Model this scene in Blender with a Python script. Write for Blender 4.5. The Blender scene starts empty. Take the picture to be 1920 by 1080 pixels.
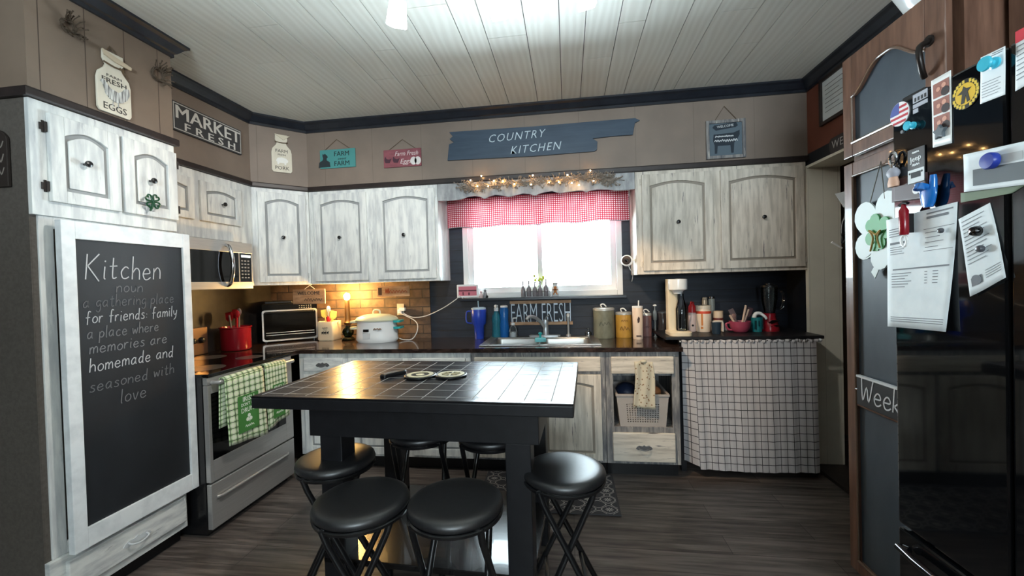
import bpy, math, random
from mathutils import Vector, Matrix
random.seed(7)
SC = bpy.context.scene
COL = SC.collection
# ------------------------------------------------------------------ camera, world, exposure
F_PX, YAW, PITCH, ROLL, CAM_H = 774.88, -.1345, -.0146, -.0283, 1.3646
_F = Vector((math.sin(YAW)*math.cos(PITCH), math.cos(YAW)*math.cos(PITCH), math.sin(PITCH)))
_r = _F.cross(Vector((0, 0, 1))).normalized(); _u = _r.cross(_F)
_R = _r*math.cos(ROLL) + _u*math.sin(ROLL); _U = -_r*math.sin(ROLL) + _u*math.cos(ROLL)
EYE = Vector((0, 0, CAM_H))
cd = bpy.data.cameras.new('camera'); cam = bpy.data.objects.new('camera', cd); COL.objects.link(cam)
cd.sensor_width = 36.0; cd.lens = 36.0*F_PX/1920.0; cd.clip_start = .02
cam.matrix_world = Matrix(((_R.x, _U.x, -_F.x, EYE.x), (_R.y, _U.y, -_F.y, EYE.y), (_R.z, _U.z, -_F.z, EYE.z), (0, 0, 0, 1)))
SC.camera = cam
SC.view_settings.view_transform = 'Standard'; SC.view_settings.look = 'None'
SC.view_settings.gamma = 1.0; SC.view_settings.use_curve_mapping = False
SC.view_settings.exposure = 0.28
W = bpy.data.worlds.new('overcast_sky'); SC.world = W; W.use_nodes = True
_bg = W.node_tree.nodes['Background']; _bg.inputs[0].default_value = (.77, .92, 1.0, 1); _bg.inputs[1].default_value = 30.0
# overcast sky above; below the horizon, glow raised to brighten the ceiling
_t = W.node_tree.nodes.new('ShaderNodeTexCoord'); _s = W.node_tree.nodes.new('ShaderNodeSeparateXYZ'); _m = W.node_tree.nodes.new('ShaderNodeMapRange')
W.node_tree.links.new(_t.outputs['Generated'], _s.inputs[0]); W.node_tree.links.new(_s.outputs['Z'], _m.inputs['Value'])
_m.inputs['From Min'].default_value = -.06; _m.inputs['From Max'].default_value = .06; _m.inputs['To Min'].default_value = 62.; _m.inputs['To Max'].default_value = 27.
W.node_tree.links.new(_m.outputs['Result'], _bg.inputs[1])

def portal(loc, sx, sy, direction):
    d = bpy.data.lights.new('daylight_portal', 'AREA'); d.shape = 'RECTANGLE'; d.size = sx; d.size_y = sy
    d.cycles.is_portal = True
    o = bpy.data.objects.new('daylight_portal', d); COL.objects.link(o); o.location = loc
    o.rotation_euler = Vector(direction).to_track_quat('-Z', 'Z').to_euler()
portal((-.22, 3.56, 1.64), 1.34, .84, (0, -1, 0))
portal((.2, -2.66, 1.75), 1.4, .8, (0, 1, 0))  # portal for the added fill opening behind the camera
# ------------------------------------------------------------------ room measures
S, D, BF = 3.16, 3.47, 2.875            # upper cabinet face, back wall, base cabinet face
XL, XR, H = -2.70, 1.687, 2.7025
ZT, ZB, ZC = 2.154, 1.392, .902
XU, XD, YD = -2.383, -2.096, 2.881
XP, YP0, YP1 = -2.093, 1.375, 1.985
YF = -2.6                               # wall behind the camera

# ------------------------------------------------------------------ helpers
def ray(u, v): return _F + _R*((u-960)/F_PX) + _U*((540-v)/F_PX)
class Frame:
    """a = along, b = outward, c = up"""
    def __init__(s, o, u, n, w=(0, 0, 1)):
        s.o, s.u, s.n, s.w = Vector(o), Vector(u).normalized(), Vector(n).normalized(), Vector(w).normalized()
        s.M = Matrix(((s.u.x, s.n.x, s.w.x, s.o.x), (s.u.y, s.n.y, s.w.y, s.o.y), (s.u.z, s.n.z, s.w.z, s.o.z), (0, 0, 0, 1)))
    def px(s, u, v):
        d = ray(u, v); t = (s.o-EYE).dot(s.n)/d.dot(s.n); p = EYE + d*t - s.o
        return p.dot(s.u), p.dot(s.w)
def FB(y): return Frame((0, y, 0), (1, 0, 0), (0, -1, 0))
def FL(x): return Frame((x, 0, 0), (0, 1, 0), (1, 0, 0))
def FR(x): return Frame((x, 0, 0), (0, -1, 0), (-1, 0, 0))
def FZ(z, o=(0, 0)): return Frame((o[0], o[1], z), (1, 0, 0), (0, 0, 1), (0, 1, 0))
FDG = Frame((XU, YD, 0), (XD-XU, S-YD, 0), (S-YD, XU-XD, 0))
LDG = math.hypot(XD-XU, S-YD)
def onZ(u, v, z):
    d = ray(u, v); t = (z-CAM_H)/d.z; return EYE + d*t

WL = {}
class MB:
    def __init__(s, fr=None):
        s.v = []; s.f = []; s.m = []; s.uv = {}; s.M = fr.M if fr else Matrix.Identity(4); s.k = 0
    def frame(s, fr): s.M = fr.M if fr else Matrix.Identity(4); return s
    def mat(s, k): s.k = k; return s
    def add(s, vs, fs, uvs=None):
        b = len(s.v)
        s.v += [s.M @ Vector(p) for p in vs]
        for i, f in enumerate(fs):
            if uvs: s.uv[len(s.f)] = [uvs[j] for j in f]
            s.f.append([b+j for j in f]); s.m.append(s.k)
        return s
    def box(s, x0, x1, y0, y1, z0, z1):
        if x0 > x1: x0, x1 = x1, x0
        if y0 > y1: y0, y1 = y1, y0
        if z0 > z1: z0, z1 = z1, z0
        return s.add([(x0,y0,z0),(x1,y0,z0),(x1,y1,z0),(x0,y1,z0),(x0,y0,z1),(x1,y0,z1),(x1,y1,z1),(x0,y1,z1)],
              [(0,3,2,1),(4,5,6,7),(0,1,5,4),(1,2,6,5),(2,3,7,6),(3,0,4,7)])
    def loft(s, loops, caps=(True, True), closed=True):
        n = len(loops[0]); vs = [p for l in loops for p in l]; fs = []
        for i in range(len(loops)-1):
            for j in range(n if closed else n-1):
                a = i*n+j; b = i*n+(j+1) % n
                fs.append((a, b, b+n, a+n))
        if caps[0]: fs.append(tuple(range(n-1, -1, -1)))
        if caps[1]: fs.append(tuple(range((len(loops)-1)*n, len(loops)*n)))
        return s.add(vs, fs)
    def cyl(s, p0, p1, r0, r1=None, n=16):
        r1 = r0 if r1 is None else r1
        p0, p1 = Vector(p0), Vector(p1); d = (p1-p0).normalized()
        a = d.orthogonal().normalized(); b = d.cross(a)
        L = lambda p, r: [p + (a*math.cos(2*math.pi*i/n) + b*math.sin(2*math.pi*i/n))*r for i in range(n)]
        return s.loft([L(p0, r0), L(p1, r1)])
    def tube(s, pts, r, n=8, smooth=0):
        pts = [Vector(p) for p in pts]
        if smooth: pts = spline(pts, smooth)
        loops = []; a = None
        for i, p in enumerate(pts):
            d = (pts[min(i+1, len(pts)-1)] - pts[max(i-1, 0)]).normalized()
            if a is None: a = d.orthogonal().normalized()
            else:
                a = a - d*a.dot(d)
                a = a.normalized() if a.length > 1e-6 else d.orthogonal().normalized()
            b = d.cross(a); rr = r(i/(len(pts)-1)) if callable(r) else r
            loops.append([p + (a*math.cos(2*math.pi*k/n) + b*math.sin(2*math.pi*k/n))*rr for k in range(n)])
        return s.loft(loops)
    def lathe(s, prof, c=(0, 0, 0), n=24, ax=None, caps=(True, True)):
        """prof: (radius, height) pairs"""
        c = Vector(c)
        if ax: d = Vector(ax).normalized(); a = d.orthogonal().normalized(); b = d.cross(a)
        else: d, a, b = Vector((0, 0, 1)), Vector((1, 0, 0)), Vector((0, 1, 0))
        return s.loft([[c + d*z + (a*math.cos(2*math.pi*k/n) + b*math.sin(2*math.pi*k/n))*max(r, 1e-4) for k in range(n)] for r, z in prof], caps)
    def ball(s, c, r, sc=(1, 1, 1), n=14):
        c = Vector(c); L = []
        for i in range(n//2+1):
            t = -math.pi/2 + math.pi*i/(n//2)
            rr = max(math.cos(t), 1e-3)*r
            L.append([c + Vector((rr*math.cos(2*math.pi*k/n)*sc[0], rr*math.sin(2*math.pi*k/n)*sc[1], r*math.sin(t)*sc[2])) for k in range(n)])
        return s.loft(L)
    def prism(s, poly, b0, b1):
        """poly in (a, c), thickness along b"""
        n = len(poly)
        area = sum(poly[i][0]*poly[(i+1) % n][1]-poly[(i+1) % n][0]*poly[i][1] for i in range(n))
        if area < 0: poly = poly[::-1]
        lo, hi = min(b0, b1), max(b0, b1)
        vs = [(a, lo, c) for a, c in poly] + [(a, hi, c) for a, c in poly]
        fs = [tuple(range(n)), tuple(range(2*n-1, n-1, -1))] + [(i, i+n, (i+1) % n+n, (i+1) % n) for i in range(n)]
        return s.add(vs, fs)
    def disc(s, a, c, r, b0, b1, n=24, sq=1.0):
        return s.prism([(a+r*math.cos(2*math.pi*i/n), c+sq*r*math.sin(2*math.pi*i/n)) for i in range(n)], b0, b1)
    def stroke(s, pts, w, b0, b1):
        """flat ribbon of width w along (a, c) points"""
        n = len(pts); Lf = []; Rt = []
        for i, p in enumerate(pts):
            q0 = pts[max(i-1, 0)]; q1 = pts[min(i+1, n-1)]
            dx, dy = q1[0]-q0[0], q1[1]-q0[1]; l = math.hypot(dx, dy) or 1
            nx, ny = -dy/l*w/2, dx/l*w/2
            Lf.append((p[0]+nx, p[1]+ny)); Rt.append((p[0]-nx, p[1]-ny))
        vs = []
        for i in range(n): vs += [(Rt[i][0], b1, Rt[i][1]), (Lf[i][0], b1, Lf[i][1]), (Rt[i][0], b0, Rt[i][1]), (Lf[i][0], b0, Lf[i][1])]
        fs = []
        for i in range(n-1):
            k = 4*i
            fs += [(k, k+4, k+5, k+1), (k+2, k+3, k+7, k+6), (k, k+2, k+6, k+4), (k+1, k+5, k+7, k+3)]
        fs += [(0, 1, 3, 2), (4*n-4, 4*n-2, 4*n-1, 4*n-3)]
        return s.add(vs, fs)
    def grid(s, fn, nu, nv):
        vs = []; uv = []
        for j in range(nv+1):
            for i in range(nu+1):
                vs.append(fn(i/nu, j/nv)); uv.append((i/nu, j/nv))
        fs = [(j*(nu+1)+i, j*(nu+1)+i+1, (j+1)*(nu+1)+i+1, (j+1)*(nu+1)+i) for j in range(nv) for i in range(nu)]
        return s.add(vs, fs, uv)
    def text(s, txt, a, c, size, b0=0., b1=.002, xs=1., shear=0., bold=0., align='CENTER', rot=0., space=1.):
        """block lettering, centred on (a, c)"""
        cu = bpy.data.curves.new('t', 'FONT'); cu.body = txt; cu.size = size; cu.shear = shear; cu.offset = min(bold, 0)*size
        cu.align_x = align; cu.align_y = 'CENTER'; cu.extrude = (b1-b0)/2; cu.resolution_u = 2; cu.space_character = space
        ob = bpy.data.objects.new('t', cu); COL.objects.link(ob); bpy.context.view_layer.update()
        me = bpy.data.meshes.new_from_object(ob.evaluated_get(bpy.context.evaluated_depsgraph_get()))
        cr, sr = math.cos(rot), math.sin(rot)
        for i, dx in enumerate((0, -bold*size*.8, bold*size*.8) if bold > 0 else (0,)):     # heavier strokes: the letters again, a hair to each side
            vs = []
            for q in me.vertices:
                x, y, z = q.co; x = x*xs + dx
                vs.append((a + x*cr - y*sr, (b0+b1)/2 + z + i*.00008, c + x*sr + y*cr))
            s.add(vs, [tuple(p.vertices)[::-1] for p in me.polygons])
        bpy.data.objects.remove(ob); bpy.data.curves.remove(cu); bpy.data.meshes.remove(me)
        return s
    def fit(s, txt, a0, a1, c0, c1, b0, b1, **k):
        """lettering stretched to fill a0..a1 by c0..c1"""
        t = MB(); t.text(txt, 0, 0, 1., b0, b1, **k)
        x0, x1 = min(p.x for p in t.v), max(p.x for p in t.v); z0, z1 = min(p.z for p in t.v), max(p.z for p in t.v)
        return s.add([(a0+(p.x-x0)/(x1-x0)*(a1-a0), p.y, c0+(p.z-z0)/(z1-z0)*(c1-c0)) for p in t.v], t.f)
    def hand(s, txt, a, c, xh, w, b0=0., b1=.0015, slant=.12, base=lambda x: 0., space=.32):
        """single stroke handwriting starting at (a, c) with x-height xh; returns the end"""
        x = a
        for ch in txt:
            if ch == ' ': x += xh*.75; continue
            st = HAND[ch]; wd = max(p[0] for l in st for p in l)
            for l in st:
                pts = [Vector((p[0], p[1], 0)) for p in l]
                if len(pts) > 2: pts = spline(pts, 4)
                s.stroke([(x + (p.x+slant*p.y)*xh, c + base(x) + p.y*xh) for p in pts], w, b0, b1)
            x += (wd+space)*xh
        return x
    def scribble(s, a0, a1, c, h, w, b0, b1, seed=1):
        """marks too small to read: one wavy line of script"""
        r = random.Random(seed); n = max(6, int((a1-a0)/h*2.2))
        return s.stroke([(p.x, p.y) for p in spline([Vector((a0+(a1-a0)*i/n, c+(h/2 if i % 2 else -h/2)*r.uniform(.5, 1.2), 0)) for i in range(n+1)], 3)], w, b0, b1)
    def build(s, name, mats, parent=None, smooth=False, bevel=0, solid=0, sub=0):
        me = bpy.data.meshes.new(name)
        if parent is not None: loc = WL[parent]
        else:
            xs = [p.x for p in s.v]; ys = [p.y for p in s.v]; zs = [p.z for p in s.v]
            loc = Vector(((min(xs)+max(xs))/2, (min(ys)+max(ys))/2, min(zs)))
        me.from_pydata([p-loc for p in s.v], [], s.f)
        for m in (mats if isinstance(mats, (list, tuple)) else [mats]): me.materials.append(m)
        for i, p in enumerate(me.polygons): p.material_index = s.m[i]
        if s.uv:
            ul = me.uv_layers.new(name='UVMap')
            for i, p in enumerate(me.polygons):
                if i in s.uv:
                    for j, li in enumerate(p.loop_indices): ul.data[li].uv = s.uv[i][j]
        me.validate(); 
        import bmesh
        bm = bmesh.new(); bm.from_mesh(me); bmesh.ops.recalc_face_normals(bm, faces=bm.faces); bm.to_mesh(me); bm.free()
        if smooth:
            me.shade_smooth()
            me.set_sharp_from_angle(angle=.75)
        o = bpy.data.objects.new(name, me); COL.objects.link(o)
        if parent is not None: o.parent = parent
        else: o.location = loc
        WL[o] = loc
        if solid: md = o.modifiers.new('thickness', 'SOLIDIFY'); md.thickness = solid; md.offset = 0
        if sub: md = o.modifiers.new('smooth', 'SUBSURF'); md.levels = md.render_levels = sub
        if bevel:
            md = o.modifiers.new('edge', 'BEVEL'); md.width = bevel; md.segments = 2; md.limit_method = 'ANGLE'; md.angle_limit = .6
        return o
def spline(pts, k):
    out = []
    n = len(pts)
    for i in range(n-1):
        p0, p1, p2, p3 = pts[max(i-1, 0)], pts[i], pts[i+1], pts[min(i+2, n-1)]
        for j in range(k):
            t = j/k
            out.append(.5*((2*p1) + (p2-p0)*t + (2*p0-5*p1+4*p2-p3)*t*t + (3*p1-p0-3*p2+p3)*t**3))
    out.append(pts[-1]); return out
def tag(o, label, cat, group=None, kind=None):
    if label: o['label'] = label
    if cat: o['category'] = cat
    if group: o['group'] = group
    if kind: o['kind'] = kind
    return o
def thing(name, label, cat, loc, group=None):
    o = bpy.data.objects.new(name, None); COL.objects.link(o); o.location = loc; o.empty_display_size = .1
    WL[o] = Vector(loc); return tag(o, label, cat, group)
def struct(o, label=None):
    o['kind'] = 'structure'
    if label: o['label'] = label
    return o
def dup(root, loc, rz, label, group=None):
    r = root.copy(); COL.objects.link(r); r.location = loc; r.rotation_euler = (0, 0, rz); r['label'] = label
    if group: r['group'] = group
    for ch in list(root.children):
        c = ch.copy(); COL.objects.link(c); c.parent = r
        for g in list(ch.children):
            d = g.copy(); COL.objects.link(d); d.parent = c
    return r
def rrect(cx, cy, w, h, r, z, n=5):
    out = []
    for qx, qy, a0 in ((1, 1, 0), (-1, 1, 90), (-1, -1, 180), (1, -1, 270)):
        for i in range(n):
            t = math.radians(a0 + 90*i/(n-1))
            out.append((cx+qx*(w/2-r)+r*math.cos(t), cy+qy*(h/2-r)+r*math.sin(t), z))
    return out
def circ(a, c, r, n=20, a0=0, a1=360): return [(a+r*math.cos(math.radians(a0+(a1-a0)*i/n)), c+r*math.sin(math.radians(a0+(a1-a0)*i/n))) for i in range(n+(0 if a1-a0 == 360 else 1))]
HAND = {
 'K': [[(0,0),(.02,2)],[(1.0,2),(.05,.95)],[(.1,1.0),(1.1,-.25)]], 'i': [[(.1,1),(.08,.1),(.2,0)],[(.1,1.4),(.13,1.52)]],
 't': [[(.3,1.7),(.28,.2),(.45,0),(.65,.1)],[(0,1.1),(.65,1.15)]], 'c': [[(.75,.85),(.45,1),(.1,.6),(.2,.1),(.5,0),(.8,.15)]],
 'h': [[(0,2),(0,0)],[(0,.55),(.35,1),(.65,.75),(.7,0)]], 'e': [[(.05,.5),(.7,.58),(.55,.95),(.25,.95),(.03,.5),(.2,.05),(.5,0),(.8,.2)]],
 'n': [[(0,1),(0,0)],[(0,.55),(.35,1),(.65,.75),(.7,0)]], 'u': [[(0,1),(.05,.3),(.3,0),(.6,.25),(.68,1)],[(.68,1),(.72,.05)]],
 'o': [[(.4,1),(.08,.7),(.1,.2),(.42,0),(.75,.3),(.7,.8),(.4,1)]], 'a': [[(.7,.85),(.4,1),(.05,.55),(.15,.05),(.45,.08),(.7,.6)],[(.7,1),(.7,.2),(.85,0)]],
 'g': [[(.7,.85),(.4,1),(.05,.6),(.2,.15),(.5,.2),(.7,.7)],[(.7,1),(.68,-.4),(.4,-.8),(.05,-.55)]], 'r': [[(0,1),(.02,0)],[(.02,.5),(.25,.95),(.55,.95)]],
 'p': [[(0,1),(0,-.8)],[(0,.6),(.35,1),(.7,.65),(.5,.1),(.02,.15)]], 'l': [[(.1,1.9),(.08,.15),(.2,0)]],
 'f': [[(.7,1.75),(.45,1.9),(.3,1.4),(.28,-.2)],[(0,.85),(.65,.9)]], 'd': [[(.65,.8),(.35,.95),(.05,.5),(.2,.03),(.5,.1),(.68,.5)],[(.7,1.9),(.68,.1),(.8,0)]],
 's': [[(.6,.9),(.3,1),(.12,.75),(.5,.45),(.55,.12),(.25,0),(0,.12)]], 'm': [[(0,1),(0,0)],[(0,.55),(.25,1),(.45,.75),(.47,0)],[(.47,.55),(.75,1),(.95,.75),(1,0)]],
 'w': [[(0,1),(.2,0),(.45,.75),(.7,0),(.95,1)]], 'y': [[(0,1),(.1,.4),(.35,.25),(.65,.6)],[(.7,1),(.5,-.3),(.1,-.75)]], 'v': [[(0,1),(.3,0),(.65,1)]],
 'W': [[(0,1.9),(.3,0),(.65,1.2),(1,0),(1.35,1.9)]], 'k': [[(0,1.9),(0,0)],[(.65,.95),(.05,.45)],[(.1,.5),(.7,-.05)]], ':': [[(.1,.75),(.14,.85)],[(.1,.15),(.14,.25)]],
 'M': [[(0,0),(.1,1.9),(.6,.6),(1.1,1.9),(1.2,0)]], 'F': [[(0,0),(.05,1.9)],[(.05,1.9),(.9,1.95)],[(.03,1.05),(.7,1.1)]], 'E': [[(.8,1.9),(.1,1.7),(.5,1.05),(0,.5),(.4,0),(.9,.2)]],
}
# ------------------------------------------------------------------ materials
def lin(r, g, b):
    f = lambda x: (x/255/12.92) if x/255 <= .04045 else ((x/255+.055)/1.055)**2.4
    return (f(r), f(g), f(b), 1)
def newmat(name):
    m = bpy.data.materials.new(name); m.use_nodes = True
    nt = m.node_tree; return m, nt, nt.nodes['Principled BSDF']
def flat(name, c, rough=.5, metal=0., emit=0., trans=0., coat=0., alpha=1., ior=1.45, spec=.5):
    m, nt, b = newmat(name); c = lin(*c)
    b.inputs['Base Color'].default_value = c; b.inputs['Roughness'].default_value = rough; b.inputs['Metallic'].default_value = metal
    b.inputs['Transmission Weight'].default_value = trans; b.inputs['Coat Weight'].default_value = coat; b.inputs['IOR'].default_value = ior
    b.inputs['Specular IOR Level'].default_value = spec; b.inputs['Alpha'].default_value = alpha
    if emit: b.inputs['Emission Color'].default_value = c; b.inputs['Emission Strength'].default_value = emit
    return m
class NT:
    def __init__(s, nt): s.nt = nt
    def n(s, t, **k):
        x = s.nt.nodes.new(t)
        for a, b in k.items(): setattr(x, a, b)
        return x
    def l(s, a, b): s.nt.links.new(a, b)
    def val(s, sock, v):
        if isinstance(v, (int, float)): sock.default_value = v
        elif isinstance(v, tuple): sock.default_value = v
        else: s.l(v, sock)
    def math(s, op, a, b=0., c=0.):
        x = s.n('ShaderNodeMath', operation=op); s.val(x.inputs[0], a); s.val(x.inputs[1], b); s.val(x.inputs[2], c); return x.outputs[0]
    def coord(s, kind='Object', scale=(1, 1, 1), rot=(0, 0, 0)):
        t = s.n('ShaderNodeTexCoord'); mp = s.n('ShaderNodeMapping'); mp.inputs['Scale'].default_value = scale; mp.inputs['Rotation'].default_value = rot
        if kind == 'World': g = s.n('ShaderNodeNewGeometry'); s.l(g.outputs['Position'], mp.inputs[0])
        else: s.l(t.outputs[kind], mp.inputs[0])
        return mp.outputs[0]
    def noise(s, vec, scale=5., detail=4., rough=.55, dist=0.):
        x = s.n('ShaderNodeTexNoise'); x.inputs['Scale'].default_value = scale; x.inputs['Detail'].default_value = detail
        x.inputs['Roughness'].default_value = rough; x.inputs['Distortion'].default_value = dist; s.l(vec, x.inputs['Vector']); return x.outputs['Fac']
    def ramp(s, fac, stops):
        x = s.n('ShaderNodeValToRGB'); s.l(fac, x.inputs[0]); e = x.color_ramp.elements
        while len(e) < len(stops): e.new(.5)
        for el, (p, c) in zip(e, stops): el.position = p; el.color = c if len(c) == 4 else (*c, 1)
        return x.outputs[0]
    def mix(s, fac, a, b, kind='MIX'):
        x = s.n('ShaderNodeMix', data_type='RGBA', blend_type=kind)
        s.val(x.inputs[0], fac); s.val(x.inputs[6], a); s.val(x.inputs[7], b); return x.outputs[2]
    def sep(s, vec):
        x = s.n('ShaderNodeSeparateXYZ'); s.l(vec, x.inputs[0]); return x.outputs
    def bump(s, h, b, strength=.3, dist=.01):
        x = s.n('ShaderNodeBump'); x.inputs['Strength'].default_value = strength; x.inputs['Distance'].default_value = dist
        s.l(h, x.inputs['Height']); s.l(x.outputs[0], b.inputs['Normal'])
G1 = lambda v: (v, v, v, 1)
def streaky(name, c0, c1, scale=(1, 1, 1), lo=.35, hi=.6, ns=6., rough=.5, bump=.0, c2=None, lo2=.3, hi2=.42, ns2=9., scale2=None, world=False, coat=0., detail=5., spec=.5):
    """two-tone streaked surface, optional third tone in patches"""
    m, nt, b = newmat(name); N = NT(nt)
    f = N.noise(N.coord('World' if world else 'Object', scale), ns, detail)
    col = N.ramp(f, [(lo, lin(*c0)), (hi, lin(*c1))])
    if c2:
        g = N.noise(N.coord('World' if world else 'Object', scale2 or scale), ns2, 6., .65)
        k = N.ramp(g, [(lo2, G1(1)), (hi2, G1(0))])
        col = N.mix(k, col, lin(*c2))
    N.l(col, b.inputs['Base Color']); b.inputs['Roughness'].default_value = rough; b.inputs['Coat Weight'].default_value = coat; b.inputs['Specular IOR Level'].default_value = spec
    if bump: N.bump(f, b, bump, .004)
    return m
WHITEWASH = streaky('whitewashed_wood', (200, 202, 202), (232, 233, 229), (7, 7, 1.2), .36, .6, 4., .5, .12, (160, 163, 168), .24, .40, 3., (12, 12, 1.8))
WHITEWASH_H = streaky('whitewashed_wood_rail', (190, 192, 192), (228, 229, 225), (2, 2, 9), .36, .6, 4., .5, .1, (135, 138, 142), .27, .38, 3., (2, 2, 12))
DISTRESS = streaky('distressed_white_wood', (190, 180, 166), (222, 212, 198), (9, 9, 1.0), .36, .58, 4., .55, .2, (92, 88, 88), .30, .38, 3.5, (18, 18, 1.3))
DISTRESS_H = streaky('distressed_white_wood_rail', (190, 180, 166), (222, 212, 198), (1.0, 4, 9), .36, .58, 4., .55, .2, (88, 84, 84), .30, .38, 4.5, (1.5, 6, 22))
GLAZE = flat('grey_glaze', (150, 152, 152), .6)
BROWNGLAZE = flat('brown_glaze', (150, 140, 128), .6)
GREYWOOD = streaky('weathered_grey_frame', (96, 96, 100), (150, 146, 142), (8, 8, 1.2), .38, .62, 5., .55, .2, (196, 190, 180), .33, .42, 4., (16, 16, 1.4))
DOORWHITE = streaky('white_paint', (214, 218, 220), (236, 239, 240), (3, 3, 3), .3, .6, 5., .45, .06)
BROWNWOOD = streaky('brown_stained_wood', (82, 56, 44), (116, 84, 68), (7, 7, .8), .35, .65, 5., .38, .08, coat=.2)
NAVYTRIM = streaky('dark_navy_trim', (26, 30, 38), (40, 44, 52), (3, 3, 3), .3, .7, 4., .3)
BROWNTRIM = streaky('dark_brown_trim', (34, 28, 27), (52, 42, 40), (3, 3, 3), .3, .7, 4., .4)
COUNTER = streaky('espresso_laminate', (28, 20, 18), (62, 46, 40), (2.2, 6, 6), .35, .7, 6., .16, 0., coat=.4)
BLACKWOOD = streaky('black_painted_wood', (17, 17, 20), (27, 27, 31), (3, 3, 3), .3, .7, 6., .42)
VINYL = streaky('black_vinyl_seat', (20, 20, 22), (30, 30, 33), (1, 1, 1), .3, .7, 60., .40, .04, spec=1.)
BLACKMETAL = flat('black_metal', (20, 20, 22), .3, .0, coat=.3)
BLACK = flat('black_plastic', (18, 18, 20), .35)
BLACKGLOSS = flat('black_gloss', (10, 11, 13), .06, coat=.5)
GLASSBLACK = flat('black_glass', (8, 8, 9), .08)
STEEL = streaky('brushed_steel', (172, 170, 168), (190, 188, 185), (1, 1, 60), .3, .7, 6., .32)
for _n in STEEL.node_tree.nodes:
    if _n.type == 'BSDF_PRINCIPLED': _n.inputs['Metallic'].default_value = .6
CHROME = flat('chrome', (205, 208, 212), .12, 1.)
SINKSTEEL = flat('sink_steel', (158, 156, 152), .34, .9)
SATIN = flat('satin_chrome', (206, 208, 210), .28, .6)
WHITE = flat('white_plastic', (232, 232, 230), .4)
WHITEGLOSS = flat('white_gloss', (228, 230, 230), .2)
CREAM = flat('cream_enamel', (222, 208, 180), .35)
RED = flat('red_glaze', (136, 22, 34), .22)
REDPLASTIC = flat('red_plastic', (176, 30, 36), .35)
PINK = flat('pink_glaze', (150, 62, 84), .35)
TEAL = flat('teal_plastic', (42, 160, 160), .35)
DARKTEAL = flat('dark_teal_glaze', (30, 110, 116), .3)
BLUE = flat('royal_blue', (38, 66, 170), .3)
PAPER = streaky('paper', (222, 230, 234), (238, 243, 245), (1, 1, 1), .3, .7, 14., .7, .1)
INK = flat('grey_print', (128, 132, 138), .8)
DARKINK = flat('dark_print', (28, 30, 34), .7)
ROPE = flat('jute_rope', (96, 80, 62), .9)
GREEN = flat('shamrock_green', (70, 160, 90), .5)
DARKGREEN = flat('dark_green_glitter', (16, 68, 40), .35)
WOODLIGHT = streaky('light_wood', (150, 112, 80), (190, 150, 112), (2, 9, 9), .35, .65, 5., .55)
TWIG = flat('twig_brown', (74, 62, 50), .85)
def glass(name, c, rough=.02, ior=1.45):
    m, nt, b = newmat(name); N = NT(nt)
    t = N.n('ShaderNodeBsdfTransparent'); t.inputs[0].default_value = lin(*c)
    g = N.n('ShaderNodeBsdfGlossy'); g.inputs['Roughness'].default_value = rough
    fr = N.n('ShaderNodeFresnel'); fr.inputs[0].default_value = ior
    mx = N.n('ShaderNodeMixShader'); N.l(fr.outputs[0], mx.inputs[0]); N.l(t.outputs[0], mx.inputs[1]); N.l(g.outputs[0], mx.inputs[2])
    N.l(mx.outputs[0], nt.nodes['Material Output'].inputs[0]); nt.nodes.remove(b); return m
PANE = glass('window_glass', (250, 252, 252))
CLEAR = glass('clear_glass', (243, 246, 247), .03)
GREYGLASS = flat('smoky_glass', (136, 130, 132), .12, alpha=.94)
GREENGLASS = glass('green_glass', (96, 130, 110), .04)
BLUEGLASS = flat('blue_plastic_clear', (36, 110, 186), .12, alpha=.7)
TEALGLASS = flat('teal_plastic_clear', (46, 122, 140), .12, alpha=.7)

def m_ceiling():
    m, nt, b = newmat('whitewashed_ceiling_planks'); N = NT(nt)
    w = N.coord('World', (1, 1, 1)); x, y, z = N.sep(w)
    big = N.noise(N.coord('World', (5, .7, 1)), 2., 2.)
    wv = N.n('ShaderNodeTexWave', wave_type='BANDS', bands_direction='X', wave_profile='SIN')
    wv.inputs['Scale'].default_value = 5.; wv.inputs['Distortion'].default_value = 9.; wv.inputs['Detail'].default_value = 2.; wv.inputs['Detail Scale'].default_value = .8
    N.l(N.coord('World', (1.6, .28, 1)), wv.inputs['Vector'])
    fine = N.noise(N.coord('World', (16, 1.2, 1)), 2., 3.)
    k = N.math('ADD', N.math('MULTIPLY', wv.outputs['Fac'], .7), N.math('MULTIPLY', fine, .3))
    col = N.ramp(k, [(.2, lin(232, 233, 225)), (.75, lin(222, 222, 213))])
    col = N.mix(N.math('MULTIPLY', big, .35), col, lin(222, 216, 206))
    N.l(col, b.inputs['Base Color']); b.inputs['Roughness'].default_value = .55; N.bump(k, b, .05, .002); return m
CEIL = m_ceiling()
GROOVE = flat('ceiling_groove', (92, 88, 84), .8)
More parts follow.
